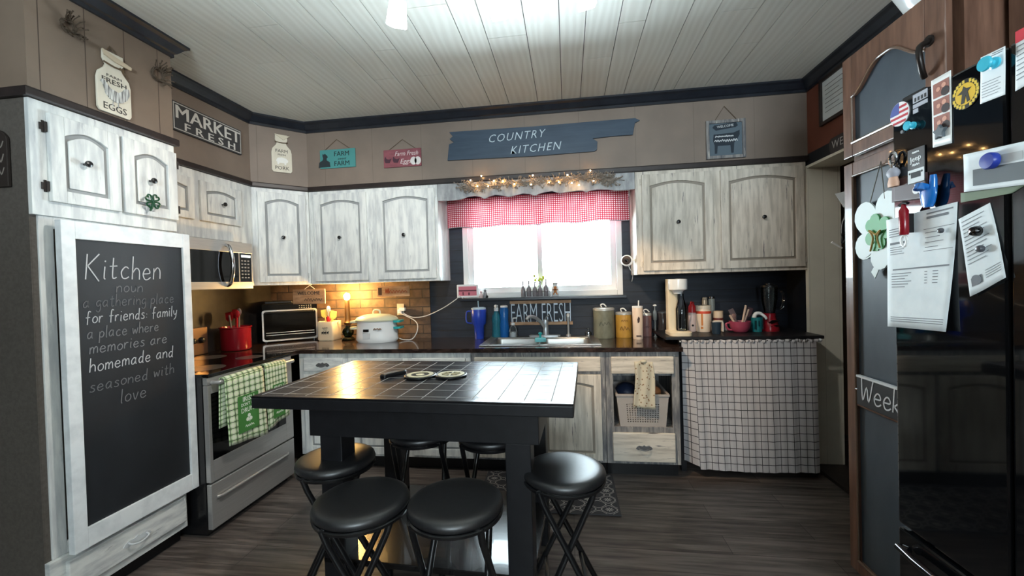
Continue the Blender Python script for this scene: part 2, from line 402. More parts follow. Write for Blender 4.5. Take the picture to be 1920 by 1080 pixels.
def m_floor():
    m, nt, b = newmat('grey_brown_vinyl_planks'); N = NT(nt)
    br = N.n('ShaderNodeTexBrick'); N.l(N.coord('World', (1, 1, 1)), br.inputs['Vector'])
    br.inputs['Scale'].default_value = 1.; br.inputs['Brick Width'].default_value = 1.22; br.inputs['Row Height'].default_value = .152; br.inputs['Mortar Size'].default_value = .0016
    br.inputs['Mortar Smooth'].default_value = .1; br.offset = .37
    br.inputs['Color1'].default_value = G1(.0); br.inputs['Color2'].default_value = G1(1.)
    br.inputs['Mortar'].default_value = G1(.5)
    f = N.noise(N.coord('World', (1.1, 16, 1)), 2.2, 6., .6, .4)
    f2 = N.noise(N.coord('World', (3, 70, 1)), 2., 4.)
    k = N.math('ADD', N.math('MULTIPLY', f, .8), N.math('MULTIPLY', f2, .2))
    k = N.math('ADD', k, N.math('MULTIPLY', br.outputs['Color'], .10))
    col = N.ramp(k, [(.36, lin(54, 48, 45)), (.52, lin(88, 79, 74)), (.68, lin(120, 110, 103))])
    col = N.mix(br.outputs['Fac'], col, lin(44, 38, 34))
    N.l(col, b.inputs['Base Color']); b.inputs['Roughness'].default_value = .34; N.bump(k, b, .15, .002); return m
FLOOR = m_floor()
def m_boards(name, c0, c1, axis, pitch, off, gw, gc, rough=.6, sc=(1, 1, 1)):
    """painted boards with grooves at a pitch along a world axis"""
    m, nt, b = newmat(name); N = NT(nt)
    p = N.sep(N.coord('World'))[axis]
    t = N.math('FRACT', N.math('DIVIDE', N.math('ADD', p, off), pitch))
    g = N.math('LESS_THAN', t, gw/pitch)
    f = N.noise(N.coord('World', sc), 4., 4.)
    col = N.ramp(f, [(.35, lin(*c0)), (.65, lin(*c1))])
    col = N.mix(g, col, lin(*gc)); N.l(col, b.inputs['Base Color']); b.inputs['Roughness'].default_value = rough
    h = N.math('SUBTRACT', 1., g); N.bump(h, b, .5, .003); return m
TANWALL_Y = m_boards('tan_wall_panel', (116, 100, 86), (126, 109, 94), 1, .165, .07, .004, (74, 60, 50))
TANWALL_X = m_boards('taupe_wall_panel', (126, 112, 101), (135, 120, 108), 0, .41, .30, .003, (112, 98, 88))
NAVYLAP = m_boards('navy_shiplap', (16, 22, 34), (27, 35, 49), 2, .098, .02, .005, (7, 9, 13), .55, (1, 1, 8))
RUST = streaky('rust_paint', (112, 60, 44), (128, 72, 54), (1, 1, 1), .3, .7, 3., .7)
TANPLAIN = streaky('tan_wall_paint', (138, 122, 106), (148, 132, 116), (1, 1, 1), .3, .7, 3., .75)
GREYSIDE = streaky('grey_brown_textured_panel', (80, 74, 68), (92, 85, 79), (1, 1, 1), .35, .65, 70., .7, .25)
BLACKPAINT = streaky('black_wall_band', (20, 22, 28), (30, 33, 40), (1, 1, 1), .3, .7, 4., .5)
DOORCREAM = m_boards('cream_beadboard', (218, 212, 196), (228, 222, 206), 0, .095, .03, .002, (190, 184, 168), .5)
def m_brick():
    m, nt, b = newmat('dark_tan_brick'); N = NT(nt)
    br = N.n('ShaderNodeTexBrick'); br.offset = .5
    mp = N.coord('World', (1, 1, 1), (math.pi/2, 0, 0))
    x, y, z = N.sep(N.coord('World')); cb = N.n('ShaderNodeCombineXYZ'); N.l(N.math('SUBTRACT', x, y), cb.inputs[0]); N.l(z, cb.inputs[1]); N.l(cb.outputs[0], br.inputs['Vector'])
    br.inputs['Scale'].default_value = 1.; br.inputs['Brick Width'].default_value = .23; br.inputs['Row Height'].default_value = .078; br.inputs['Mortar Size'].default_value = .005
    br.inputs['Mortar Smooth'].default_value = .3
    br.inputs['Color1'].default_value = lin(112, 88, 66); br.inputs['Color2'].default_value = lin(92, 70, 54); br.inputs['Mortar'].default_value = lin(40, 32, 28)
    f = N.noise(N.coord('World', (1, 1, 1)), 14., 5.)
    col = N.mix(N.ramp(f, [(.4, G1(0)), (.62, G1(.7))]), br.outputs['Color'], lin(60, 48, 40))
    N.l(col, b.inputs['Base Color']); b.inputs['Roughness'].default_value = .7
    N.bump(N.math('SUBTRACT', N.math('MULTIPLY', f, .4), br.outputs['Fac']), b, .7, .006); return m
BRICK = m_brick()
DARKBRICK = streaky('dark_backsplash', (30, 27, 26), (48, 42, 39), (1, 1, 1), .35, .65, 14., .5, .2)
def m_check(name, fn, rough=.85, trans=0.):
    m, nt, b = newmat(name); N = NT(nt)
    u, v, _ = N.sep(N.coord('UV')); N.l(fn(N, u, v), b.inputs['Base Color']); b.inputs['Roughness'].default_value = rough
    if trans:
        t = N.n('ShaderNodeBsdfTranslucent'); mx = N.n('ShaderNodeMixShader'); mx.inputs[0].default_value = trans
        N.l(b.inputs['Base Color'].links[0].from_socket, t.inputs[0]); N.l(b.outputs[0], mx.inputs[1]); N.l(t.outputs[0], mx.inputs[2])
        N.l(mx.outputs[0], nt.nodes['Material Output'].inputs[0])
    return m
def gingham(N, u, v, nu, nv, light, mid, dark):
    su = N.math('LESS_THAN', N.math('FRACT', N.math('MULTIPLY', u, nu)), .5); sv = N.math('LESS_THAN', N.math('FRACT', N.math('MULTIPLY', v, nv)), .5)
    k = N.math('MULTIPLY', N.math('ADD', su, sv), .5)
    return N.ramp(k, [(.0, lin(*light)), (.5, lin(*mid)), (1., lin(*dark))])
GINGHAM = m_check('red_gingham', lambda N, u, v: gingham(N, u, v, 84, 15, (238, 226, 226), (196, 70, 84), (150, 24, 44)), .85, .14)
def windowpane(N, u, v, nu, nv, w, bg, ln):
    a = N.math('LESS_THAN', N.math('FRACT', N.math('MULTIPLY', u, nu)), w); c = N.math('LESS_THAN', N.math('FRACT', N.math('MULTIPLY', v, nv)), w*1.0)
    return N.mix(N.math('MAXIMUM', a, c), lin(*bg), lin(*ln))
GRIDCLOTH = m_check('white_windowpane_cloth', lambda N, u, v: windowpane(N, u, v, 21, 17, .09, (184, 180, 181), (40, 38, 42)))
def plaid(N, u, v):
    c = gingham(N, u, v, 7, 11, (226, 230, 206), (206, 218, 182), (150, 182, 126))
    a = N.math('LESS_THAN', N.math('ABSOLUTE', N.math('SUBTRACT', N.math('FRACT', N.math('MULTIPLY', u, 7)), .25)), .055)
    d = N.math('LESS_THAN', N.math('ABSOLUTE', N.math('SUBTRACT', N.math('FRACT', N.math('MULTIPLY', v, 11)), .25)), .055)
    return N.mix(N.math('MAXIMUM', a, d), c, lin(52, 66, 44))
PLAID = m_check('green_plaid_towel', plaid)
def florals(N, u, v):
    t = N.n('ShaderNodeTexVoronoi'); t.inputs['Scale'].default_value = 16.; N.l(N.coord('UV', (.45, 1, 1)), t.inputs['Vector'])
    return N.ramp(t.outputs['Distance'], [(.22, lin(132, 100, 70)), (.30, lin(200, 190, 168))])
FLORAL = m_check('cream_floral_cloth', florals)
def rugpat(N, u, v):
    U = N.math('MULTIPLY', u, 2*math.pi*7); V = N.math('MULTIPLY', v, 2*math.pi*4.5)
    f = N.math('ADD', N.math('COSINE', U), N.math('COSINE', V))
    ln = N.math('LESS_THAN', N.math('ABSOLUTE', N.math('SUBTRACT', N.math('ABSOLUTE', f), .32)), .14)
    # flower in each cell
    pu = N.math('SUBTRACT', N.math('FRACT', N.math('MULTIPLY', u, 7)), .5); pv = N.math('SUBTRACT', N.math('FRACT', N.math('MULTIPLY', v, 4.5)), .5)
    r = N.math('SQRT', N.math('ADD', N.math('MULTIPLY', pu, pu), N.math('MULTIPLY', pv, pv)))
    th = N.math('ARCTAN2', pv, pu)
    pet = N.math('ADD', .14, N.math('MULTIPLY', N.math('COSINE', N.math('MULTIPLY', th, 8)), .07))
    fl = N.math('MULTIPLY', N.math('LESS_THAN', r, pet), N.math('GREATER_THAN', r, .035))
    k = N.math('MAXIMUM', ln, fl)
    e = N.math('GREATER_THAN', N.math('MAXIMUM', N.math('ABSOLUTE', N.math('SUBTRACT', u, .5)), N.math('ABSOLUTE', N.math('SUBTRACT', v, .5))), .485)
    c = N.mix(k, lin(64, 62, 66), lin(176, 170, 164)); return N.mix(e, c, lin(70, 68, 70))
RUGM = m_check('grey_patterned_rug', rugpat, .95)
def m_tile():
    m, nt, b = newmat('black_tile_grid'); N = NT(nt)
    x, y, z = N.sep(N.coord('Object'))
    p = .1015
    a = N.math('ABSOLUTE', N.math('SUBTRACT', N.math('FRACT', N.math('DIVIDE', N.math('ADD', x, 5.), p)), .5))
    c = N.math('ABSOLUTE', N.math('SUBTRACT', N.math('FRACT', N.math('DIVIDE', N.math('ADD', y, 5.), p)), .5))
    g = N.math('GREATER_THAN', N.math('MAXIMUM', a, c), .478)
    lp = N.noise(N.coord('Object', (1, 1, 1)), 110., 3., .6)
    lo = N.noise(N.coord('Object', (1, 1, 1)), 14., 2., .5)
    col = N.mix(g, lin(40, 40, 43), lin(150, 148, 144)); N.l(col, b.inputs['Base Color']); b.inputs['Specular IOR Level'].default_value = .13
    N.l(N.math('ADD', .26, N.math('MULTIPLY', g, .5)), b.inputs['Roughness'])
    h = N.math('ADD', N.math('MULTIPLY', lp, .25), N.math('ADD', N.math('MULTIPLY', lo, .6), N.math('MULTIPLY', g, -.35)))
    N.bump(h, b, .55, .003); return m
TILE = m_tile()
CHALK = streaky('chalkboard', (24, 26, 30), (38, 41, 46), (1.2, 1.2, .6), .3, .75, 3., .55)
def chalk(v): return flat('chalk_%d' % v, (v, v, v+2), .95)
# ------------------------------------------------------------------ the setting
def sweep(mb, path, prof):
    """profile (out, z) carried along path, outwards = right-hand side"""
    n = len(path); loops = []
    for i, p in enumerate(path):
        def nrm(a, b):
            dx, dy = b[0]-a[0], b[1]-a[1]; l = math.hypot(dx, dy); return Vector((dy/l, -dx/l))
        ns = ([nrm(path[i-1], p)] if i else []) + ([nrm(p, path[i+1])] if i < n-1 else [])
        m = ns[0] if len(ns) == 1 else (ns[0]+ns[1])/(1+ns[0].dot(ns[1]))
        loops.append([(p[0]+m.x*o, p[1]+m.y*o, z) for o, z in prof])
    return mb.loft(loops)
struct(MB().box(XL-.12, 3.3, YF-.12, 3.9, -.06, 0).build('floor', FLOOR))
# ceiling: planks with real gaps under a backing sheet
px_joint = [(486, 50), (506, 118), (723, 94), (713, 149), (806, 141), (797, 12), (950, 69), (1121, 109), (1185, 41), (1377, 20), (1393, 82), (418, 182)]
pl = [-2.85, -2.64, -2.46, -2.325, -2.115, -1.94, -1.80, -1.59, -1.415, -1.215, -1.065, -.93, -.754, -.5375, -.401, -.186, -.0086, .126, .299, .437, .6445, .782, .99, 1.125, 1.30, 1.44, 1.65, 1.80]
joints = {}
for u, v in px_joint:
    p = onZ(u, v, H)
    for i in range(len(pl)-1):
        if pl[i] <= p.x < pl[i+1]: joints.setdefault(i, []).append(p.y)
cb = MB()
for i in range(len(pl)-1):
    ys = sorted([YF-.1] + joints.get(i, []) + ([random.uniform(.2, 1.2)] if i not in joints else [min(joints[i])-1.6]) + [D+.1])
    for y0, y1 in zip(ys, ys[1:]):
        if y1-y0 > .02: cb.box(pl[i]+.0022, pl[i+1]-.0022, y0+.002, y1-.002, H, H+.012)
cb.mat(1).box(XL-.15, 1.95, YF-.12, D+.12, H+.006, H+.06)
struct(cb.build('ceiling', [CEIL, GROOVE]))
wx0, wx1, wz0, wz1 = -.885, .445, 1.235, 2.06
wb = MB().box(XL-.12, wx0, D, D+.12, 0, H).box(wx1, XR+.2, D, D+.12, 0, H).box(wx0, wx1, D, D+.12, 0, wz0).box(wx0, wx1, D, D+.12, wz1, H)
struct(wb.build('wall_back', NAVYLAP))
struct(MB().box(XL-.12, XL, YF, D, 0, H).build('wall_left', DARKBRICK))
struct(MB().box(XL, -1.19, D-.012, D, ZC-.02, 1.40).build('trim_3', BRICK), 'tan brick backsplash behind the lamp')
wr = MB().mat(0).box(XR, XR+.2, YF, 1.95, 0, H).mat(1).box(XR, XR+.2, 3.17, D, 0, 2.2).mat(1).box(XR, XR+.2, 1.95, 3.17, 2.115, 2.2).mat(2).box(XR, XR+.2, 1.95, D, 2.2, H)
struct(wr.build('wall_right', [TANPLAIN, BLACKPAINT, RUST]))
wf = MB().box(XL, -.5, YF-.12, YF, 0, H).box(.9, XR, YF-.12, YF, 0, H).box(-.5, .9, YF-.12, YF, 0, 1.35).box(-.5, .9, YF-.12, YF, 2.15, H)
struct(wf.build('wall_front', TANPLAIN))
struct(MB(FZ(0)).prism([(XL, YP1), (XU, YP1), (XU, YD), (XD, S), (XR, S), (XR, D), (XL, D)], ZT, H).build('wall_back_upper', TANWALL_X))
struct(MB(FZ(0)).prism([(XL, YP0), (XP, YP0), (XP, YP1), (XL, YP1)], ZT, H).build('wall_left_upper', TANWALL_Y))
path = [(XL, YP0), (XP, YP0), (XP, YP1), (XU, YP1), (XU, YD), (XD, S), (XR, S)]
crown = [(0, H), (.062, H), (.062, H-.012), (.045, H-.022), (.022, H-.05), (.012, H-.056), (.012, H-.074), (0, H-.074)]
struct(sweep(MB(), path + [(XR, YF)], crown).build('trim_1', NAVYTRIM), 'dark crown moulding along the ceiling')
struct(sweep(MB(), path, [(0, ZT+.034), (.016, ZT+.034), (.018, ZT+.028), (.018, ZT+.004), (.016, ZT-.002), (0, ZT-.002)]).build('trim_2', BROWNTRIM), 'dark band above the wall cabinets')
# doorway in the right wall and the hall behind it
struct(MB().box(XR+.012, XR+.2, 3.152, 3.17, 0, 2.115).box(XR-.012, XR+.2, 1.95, 3.17, 2.10, 2.118).box(XR-.014, XR+.014, 3.15, 3.185, 0, 2.118).build('trim_4', DOORCREAM), 'cream door jamb and header of the doorway')
struct(MB().box(XR-.01, XR+.21, 1.95, 3.17, 0, .022).build('trim_5', BROWNTRIM), 'dark threshold of the doorway')
struct(MB().box(3.2, 3.3, .9, 3.9, 0, 2.5).box(XR+.2, 3.3, 3.8, 3.9, 0, 2.5).box(XR+.2, 3.3, .8, .9, 0, 2.5).box(XR+.2, 3.3, .8, 3.9, 2.5, 2.6).box(XR+.2, XR+.22, D, 3.9, 0, 2.5).build('wall_hall', TANPLAIN))
struct(MB().box(XR-.015, XR, 1.96, YF, 0, .09).build('baseboard_right', BROWNTRIM))
# the window
w1 = thing('window_1', None, None, (-.22, D+.06, wz0)); struct(w1, 'white sliding window over the sink, blown out with daylight')
fw = .045
m = MB()
for a0, a1, c0, c1 in ((wx0, wx0+fw, wz0, wz1), (wx1-fw, wx1, wz0, wz1), (wx0+fw, wx1-fw, wz0, wz0+fw), (wx0+fw, wx1-fw, wz1-fw, wz1)): m.box(a0, a1, D-.008, D+.10, c0, c1)
m.build('window_frame', WHITE, w1, bevel=.003)
for x0, x1, yy in ((wx0+fw, -.208, D+.03), (-.25, wx1-fw, D+.055)):
    m = MB(); t = .042
    m.box(x0, x0+t, yy, yy+.02, wz0+fw, wz1-fw).box(x1-t, x1, yy, yy+.02, wz0+fw, wz1-fw).box(x0+t, x1-t, yy, yy+.02, wz0+fw, wz0+fw+t).box(x0+t, x1-t, yy, yy+.02, wz1-fw-t, wz1-fw)
    so = m.build('sash', WHITE, w1)
    MB().box(x0+t, x1-t, yy+.008, yy+.012, wz0+fw+t, wz1-fw-t).build('pane', PANE, so)
MB().box(-.228, -.214, D+.018, D+.032, 1.52, 1.56).build('sash_latch', WHITE, w1)
MB().box(wx0-.02, wx1+.02, D-.085, D-.008, wz0-.022, wz0).build('sill', NAVYTRIM, w1, bevel=.003)
w2 = thing('fill_window', None, None, (.2, YF-.06, 1.35)); struct(w2, 'unseen window added behind the camera for fill light')  # unseen opening, added to let fill light in from the front
m = MB()
for a0, a1, c0, c1 in ((-.50, -.45, 1.35, 2.15), (.85, .90, 1.35, 2.15), (-.45, .85, 1.35, 1.40), (-.45, .85, 2.10, 2.15), (.18, .22, 1.40, 2.10)): m.box(a0, a1, YF-.09, YF+.01, c0, c1)
m.build('window_frame', WHITE, w2)
# ------------------------------------------------------------------ cabinet doors
def arch_pts(a0, a1, c, rise, n=14):
    return [(a0+(a1-a0)*i/n, c + rise*math.sin(math.pi*i/n)) for i in range(n+1)]
def panel_door(fr, a0, a1, c0, c1, b0=0., t=.02, st=.055, rise=.028, low=0.0):
    m = MB(fr)
    m.box(a0, a0+st, b0, b0+t, c0, c1).box(a1-st, a1, b0, b0+t, c0, c1)
    top = arch_pts(a0+st, a1-st, c1-st-rise, rise)
    m.prism([(a1-st, c1), (a0+st, c1)] + top, b0, b0+t)
    bot = arch_pts(a0+st, a1-st, c0+st, -low) if low else [(a0+st, c0+st), (a1-st, c0+st)]
    m.prism([(a0+st, c0), (a1-st, c0)] + bot[::-1], b0, b0+t)
    m.mat(1).box(a0+st-.004, a1-st+.004, b0, b0+t*.35, c0+st*.5, c1-st*.5).mat(0)
    g = .016
    tp = arch_pts(a0+st+g, a1-st-g, c1-st-rise-g, rise)
    m.prism([(a1-st-g, c0+st+g), (a0+st+g, c0+st+g)] + tp, b0+t*.3, b0+t*.78)
    return m
def knob(fr, a, c, b, parent, mat=None, r=.0145):
    p = fr.M @ Vector((a, b, c))
    return MB().lathe([(.005, -.004), (.0055, .010), (r*.8, .016), (r, .022), (r*.9, .028), (r*.4, .031)], p, 16, fr.n).build('knob', mat or BLACKMETAL, parent, True)
def hinge(fr, a, c, b, parent, mat):
    m = MB(fr).box(a-.004, a+.004, b, b+.004, c-.024, c+.024).box(a-.012, a-.004, b, b+.003, c-.014, c+.014); m.cyl(fr.M.inverted() @ (fr.M @ Vector((a+.006, b+.006, c-.02))), (a+.006, b+.006, c+.02), .005, n=8)
    return m.build('hinge', mat, parent)
def ornate_pull(fr, a, c, b, parent, w=.11, mat=None):
    m = MB(fr)
    m.prism([(a-w/2, c-.006), (a-w*.36, c-.016), (a-w*.2, c-.010), (a, c-.018), (a+w*.2, c-.010), (a+w*.36, c-.016), (a+w/2, c-.006), (a+w/2-.008, c+.006), (a+w*.3, c+.014), (a+w*.1, c+.010), (a, c+.018), (a-w*.1, c+.010), (a-w*.3, c+.014), (a-w/2+.008, c+.006)], b, b+.003)
    m.tube([(a-w*.32, b+.002, c+.004), (a-w*.30, b+.018, c-.002), (a-w*.1, b+.024, c-.010), (a+w*.1, b+.024, c-.010), (a+w*.30, b+.018, c-.002), (a+w*.32, b+.002, c+.004)], .004, 8, 3)
    return m.build('handle', mat or PEWTER, parent, True)
PEWTER = flat('pewter', (120, 120, 122), .4, .6)
WHITEMETAL = flat('white_painted_metal', (206, 210, 212), .45)
HINGEM = flat('dark_hinge', (52, 46, 44), .5, .3)

# ------------------------------------------------------------------ pantry with chalkboard
pan = thing('pantry_cabinet', 'tall white distressed pantry cabinet with a chalkboard door, left foreground', 'cabinet', ((XL+XP)/2, (YP0+YP1)/2, 0))
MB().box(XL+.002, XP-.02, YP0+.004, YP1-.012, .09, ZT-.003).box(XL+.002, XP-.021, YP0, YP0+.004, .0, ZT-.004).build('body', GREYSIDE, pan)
fP = FL(XP)
uz = 1.70
m = MB(fP)
def rect_frame(m, a0, a1, c0, c1, s, b0, b1):
    m.box(a0, a0+s, b0, b1, c0, c1).box(a1-s, a1, b0, b1, c0, c1).box(a0+s, a1-s, b0, b1, c0, c0+s).box(a0+s, a1-s, b0, b1, c1-s, c1)
m.box(YP0-.001, YP1, -.02, 0, uz-.012, ZT-.004)
mid = (fP.px(221, 320)[0])
rect_frame(m, YP0+.022, YP1, .285, uz-.012, .05, -.03, -.012)
m.build('face_frame', WHITEWASH, pan, bevel=.002)
d1 = (fP.px(84.5, 211)[0], fP.px(219, 300)[0]); d2 = (fP.px(225.5, 300)[0], fP.px(327, 350)[0])
zc0, zc1 = fP.px(88.6, 377)[1], fP.px(84.5, 211)[1]
for k, (a0, a1) in enumerate((d1, d2)):
    dd = panel_door(fP, a0, a1, zc0, zc1, .0, .02, .05, .03).build('door', [WHITEWASH, GLAZE], pan, bevel=.0025)
    knob(fP, *((fP.px(152, 309)) if k == 0 else (fP.px(276, 340))), .018, dd)
    for zz in (zc0+.06, zc1-.06):
        hinge(fP, a0-.012 if k == 0 else a1+.010, zz, .001, dd, HINGEM)
# chalkboard door
xc = .055
cp = Frame((XP+xc, 0, 0), (0, 1, 0), (1, 0, 0))
a0, a1, c0, c1 = YP0+.05, 2.004, .29, 1.672
fwid = .05
m = MB(cp); m.box(a0, a0+fwid, -.03, 0, c0, c1).box(a1-.04, a1, -.03, 0, c0, c1).box(a0+fwid, a1-.04, -.03, -.001, c0, c0+.085).box(a0+fwid, a1-.04, -.03, -.001, c1-.075, c1)
cdoor = m.build('chalkboard_door', DOORWHITE, pan, bevel=.002)
m = MB(cp).box(a0+.04, a1-.03, -.026, -.012, c0+.07, c1-.06)
m.build('chalkboard', CHALK, cdoor)
m = MB(cp)
for gx in (.33, .62): m.box(a0+gx*(a1-a0)-.0006, a0+gx*(a1-a0)+.0006, -.012, -.0117, c0+.08, c1-.4)
lines = [('Kitchen', 160, 523, 305, 22, 190), ('noun', 218, 548, 270, 11, 118), ('a gathering place', 155, 577, 328, 11, 104), ('for friends: family', 160, 607, 334, 11, 186),
         ('a place where', 163, 636, 300, 11, 120), ('memories are', 168, 664, 316, 11, 132), ('homemade and', 168, 698, 328, 12, 196), ('seasoned with', 168, 736, 330, 11, 112), ('love', 226, 756, 278, 13, 120)]
cpl = Frame((XP+xc-.012, 0, 0), (0, 1, 0), (1, 0, 0))
for txt, u0, v0, u1, hpx, lum in lines:
    sa, sc_ = cpl.px(u0, v0); ea, ec = cpl.px(u1, v0)
    hh = (cpl.px((u0+u1)/2, v0-hpx)[1] - cpl.px((u0+u1)/2, v0)[1])
    t0 = MB(cpl).hand(txt, 0, 0, 1., .1); sx = (ea-sa)/t0
    mm = MB(cpl); slope = (ec-sc_)*0; wi = 0
    x = 0
    for ch in txt:
        if ch == ' ':
            x += .75; mm.build('chalk_word', chalk(lum), cdoor); mm = MB(cpl); continue
        wd = max(p[0] for l in HAND[ch] for p in l)
        for l in HAND[ch]:
            pts = [Vector((p[0], p[1], 0)) for p in l]
            if len(pts) > 2: pts = spline(pts, 4)
            jj = random.uniform(-.06, .06)
            mm.stroke([(sa+(x+p.x+.1*p.y)*sx, sc_ + (p.y+jj)*hh) for p in pts], .0048 if txt == 'Kitchen' else .0036, .0003, .0013)
        x += wd+.32
    o = mm.build('chalk_word', chalk(lum), cdoor)
# drawer under the door
dz0, dz1 = .115, .262
m = MB(fP).box(YP0-.001, YP1-.01, -.02, .004, dz0-.03, dz1+.022)
m.build('rail', WHITEWASH_H, pan, bevel=.002)
dr = MB(fP).box(YP0+.05, YP1-.03, .004, .024, dz0+.012, dz1).build('drawer', WHITEWASH_H, pan, bevel=.004)
ornate_pull(fP, fP.px(250, 1012)[0], .19, .024, dr, .13, WHITEMETAL)
MB().box(XL+.02, XP-.055, YP0+.02, YP1, 0, .09).build('toe_kick', BLACK, pan)
# ------------------------------------------------------------------ wall cabinets
def upper(name, label, fr, span, doors, depth, mat, z0=ZB, z1=ZT-.004, group='white wall cabinets', sty=.03, rise=.03, body=None, low=0.):
    a0, a1 = span
    p = fr.M @ Vector(((a0+a1)/2, -depth/2, z0))
    t = thing(name, label, 'cabinet', p, group)
    m = MB(fr).box(a0, a1, -depth, -.02, z0, z1)
    if body: m = body
    m.build('body', mat, t)
    m = MB(fr)
    xs = [a0] + [e for d in doors for e in (d[0], d[1])] + [a1]
    for i in range(0, len(xs), 2):
        lo = xs[i] + (-.008 if i else 0); hi = xs[i+1] + (.008 if i+1 < len(xs)-1 else 0)
        m.box(lo if i == 0 else xs[i]-.01, (xs[i+1]+.01) if i+2 < len(xs) else xs[i+1], -.02, 0, z0, z1)
    m.box(a0, a1, -.0195, -.0005, z0, doors[0][2]+.012).box(a0, a1, -.0195, -.0005, doors[0][3]-.012, z1)
    m.build('face_frame', mat, t, bevel=.002)
    for d in doors:
        dd = panel_door(fr, d[0], d[1], d[2], d[3], 0, .019, d[4] if len(d) > 4 else .05, rise, low=low).build('door', [mat, BROWNGLAZE if mat is DISTRESS else GLAZE], t, bevel=.0025)
        if len(d) > 5 and d[5]:
            knob(fr, *fr.px(*d[5]), .017, dd)
        if len(d) > 6 and d[6]:
            for zz in (d[2]+.05, d[3]-.05): hinge(fr, (d[0]-.012) if d[6] < 0 else (d[1]+.002), zz, .001, dd, mat)
    return t
fS = FB(S); fU = FL(XU)
def at(fr, u, v): return fr.px(u, v)
# left run over the microwave
zl0, zl1 = at(fU, 380, 414)[1], at(fU, 372, 338)[1]
upper('wall_cabinet', 'short white wall cabinet above the microwave, with one round knob', fU, (YP1+.002, 2.70), [(2.02, at(fU, 361, 400)[0], zl0, zl1, .045, None, 0), (at(fU, 373, 400)[0], at(fU, 449, 400)[0], zl0, zl1, .045, (413, 384), 0)], -XL+XU-.002, WHITEWASH, z0=1.708, rise=.02)
m = MB().box(XL, XU, 2.702, YD+.001, ZB, ZT-.004)
cbody = MB(FZ(0)).prism([(XL+.002, YD+.002), (XU-.003, YD+.002), (XD-.002, S-.003), (XD-.002, D-.013), (XL+.002, D-.013)], ZB, ZT-.004)
cbody.box(XL+.002, XU-.001, 2.702, YD, 0, 0) if 0 else None
cbody.M = Matrix.Identity(4); cbody.box(XL+.002, XU-.002, 2.703, YD, ZB, ZT-.004)
upper('wall_cabinet', 'white corner wall cabinet set diagonally between the two runs', FDG, (.002, LDG-.002), [(at(FDG, 484, 440)[0], at(FDG, 574, 440)[0], 1.415, 2.118, .05, (530, 446), 1)], .1, WHITEWASH, body=cbody)
upper('wall_cabinet', 'white two-door wall cabinet left of the window', fS, (XD+.002, -1.0), [(-2.045, -1.59, 1.413, 2.122, .055, (641, 446), -1), (-1.505, -1.022, 1.413, 2.122, .055, (760, 441), 1)], D-S-.013, WHITEWASH)
upper('wall_cabinet', 'cream distressed two-door wall cabinet right of the window', fS, (.512, 1.672), [(at(fS, 1200, 420)[0]+.015, at(fS, 1336, 420)[0], 1.418, 2.122, .055, (1270, 417), -1), (at(fS, 1351, 420)[0], 1.652, 1.418, 2.122, .055, (1429, 408), 1)], D-S-.002, DISTRESS)
VALB = streaky('worn_white_board', (146, 146, 148), (182, 182, 182), (6, 6, 2), .35, .6, 4., .55, .15, (112, 114, 118), .28, .4, 3.)
# scalloped valance board between the cabinets
vb = [(824, 376.7), (845, 376), (863.8, 373.5), (876, 369), (888.8, 367), (899, 368.5), (908.5, 372.5), (917, 368), (928, 364.6), (941, 366), (953, 369), (966, 366), (980, 362), (992, 363), (1003, 367), (1010, 363), (1020, 360), (1035, 357.5), (1049, 362), (1062, 360), (1084.6, 356.9), (1092, 357), (1099, 360), (1107, 357), (1120, 354.8), (1140, 355), (1153, 357), (1175, 356), (1194, 354)]
poly = [at(fS, *p) for p in vb]
poly = [(-.998, poly[0][1])] + [p for p in poly if -.99 < p[0] < .505] + [(.51, poly[-1][1])]
tag(MB(fS).prism([(.51, ZT-.004), (-.998, ZT-.004)] + poly, -.02, -.001).build('valance_board', VALB, bevel=.002), 'scalloped weathered board bridging the two cabinets over the window', 'board')
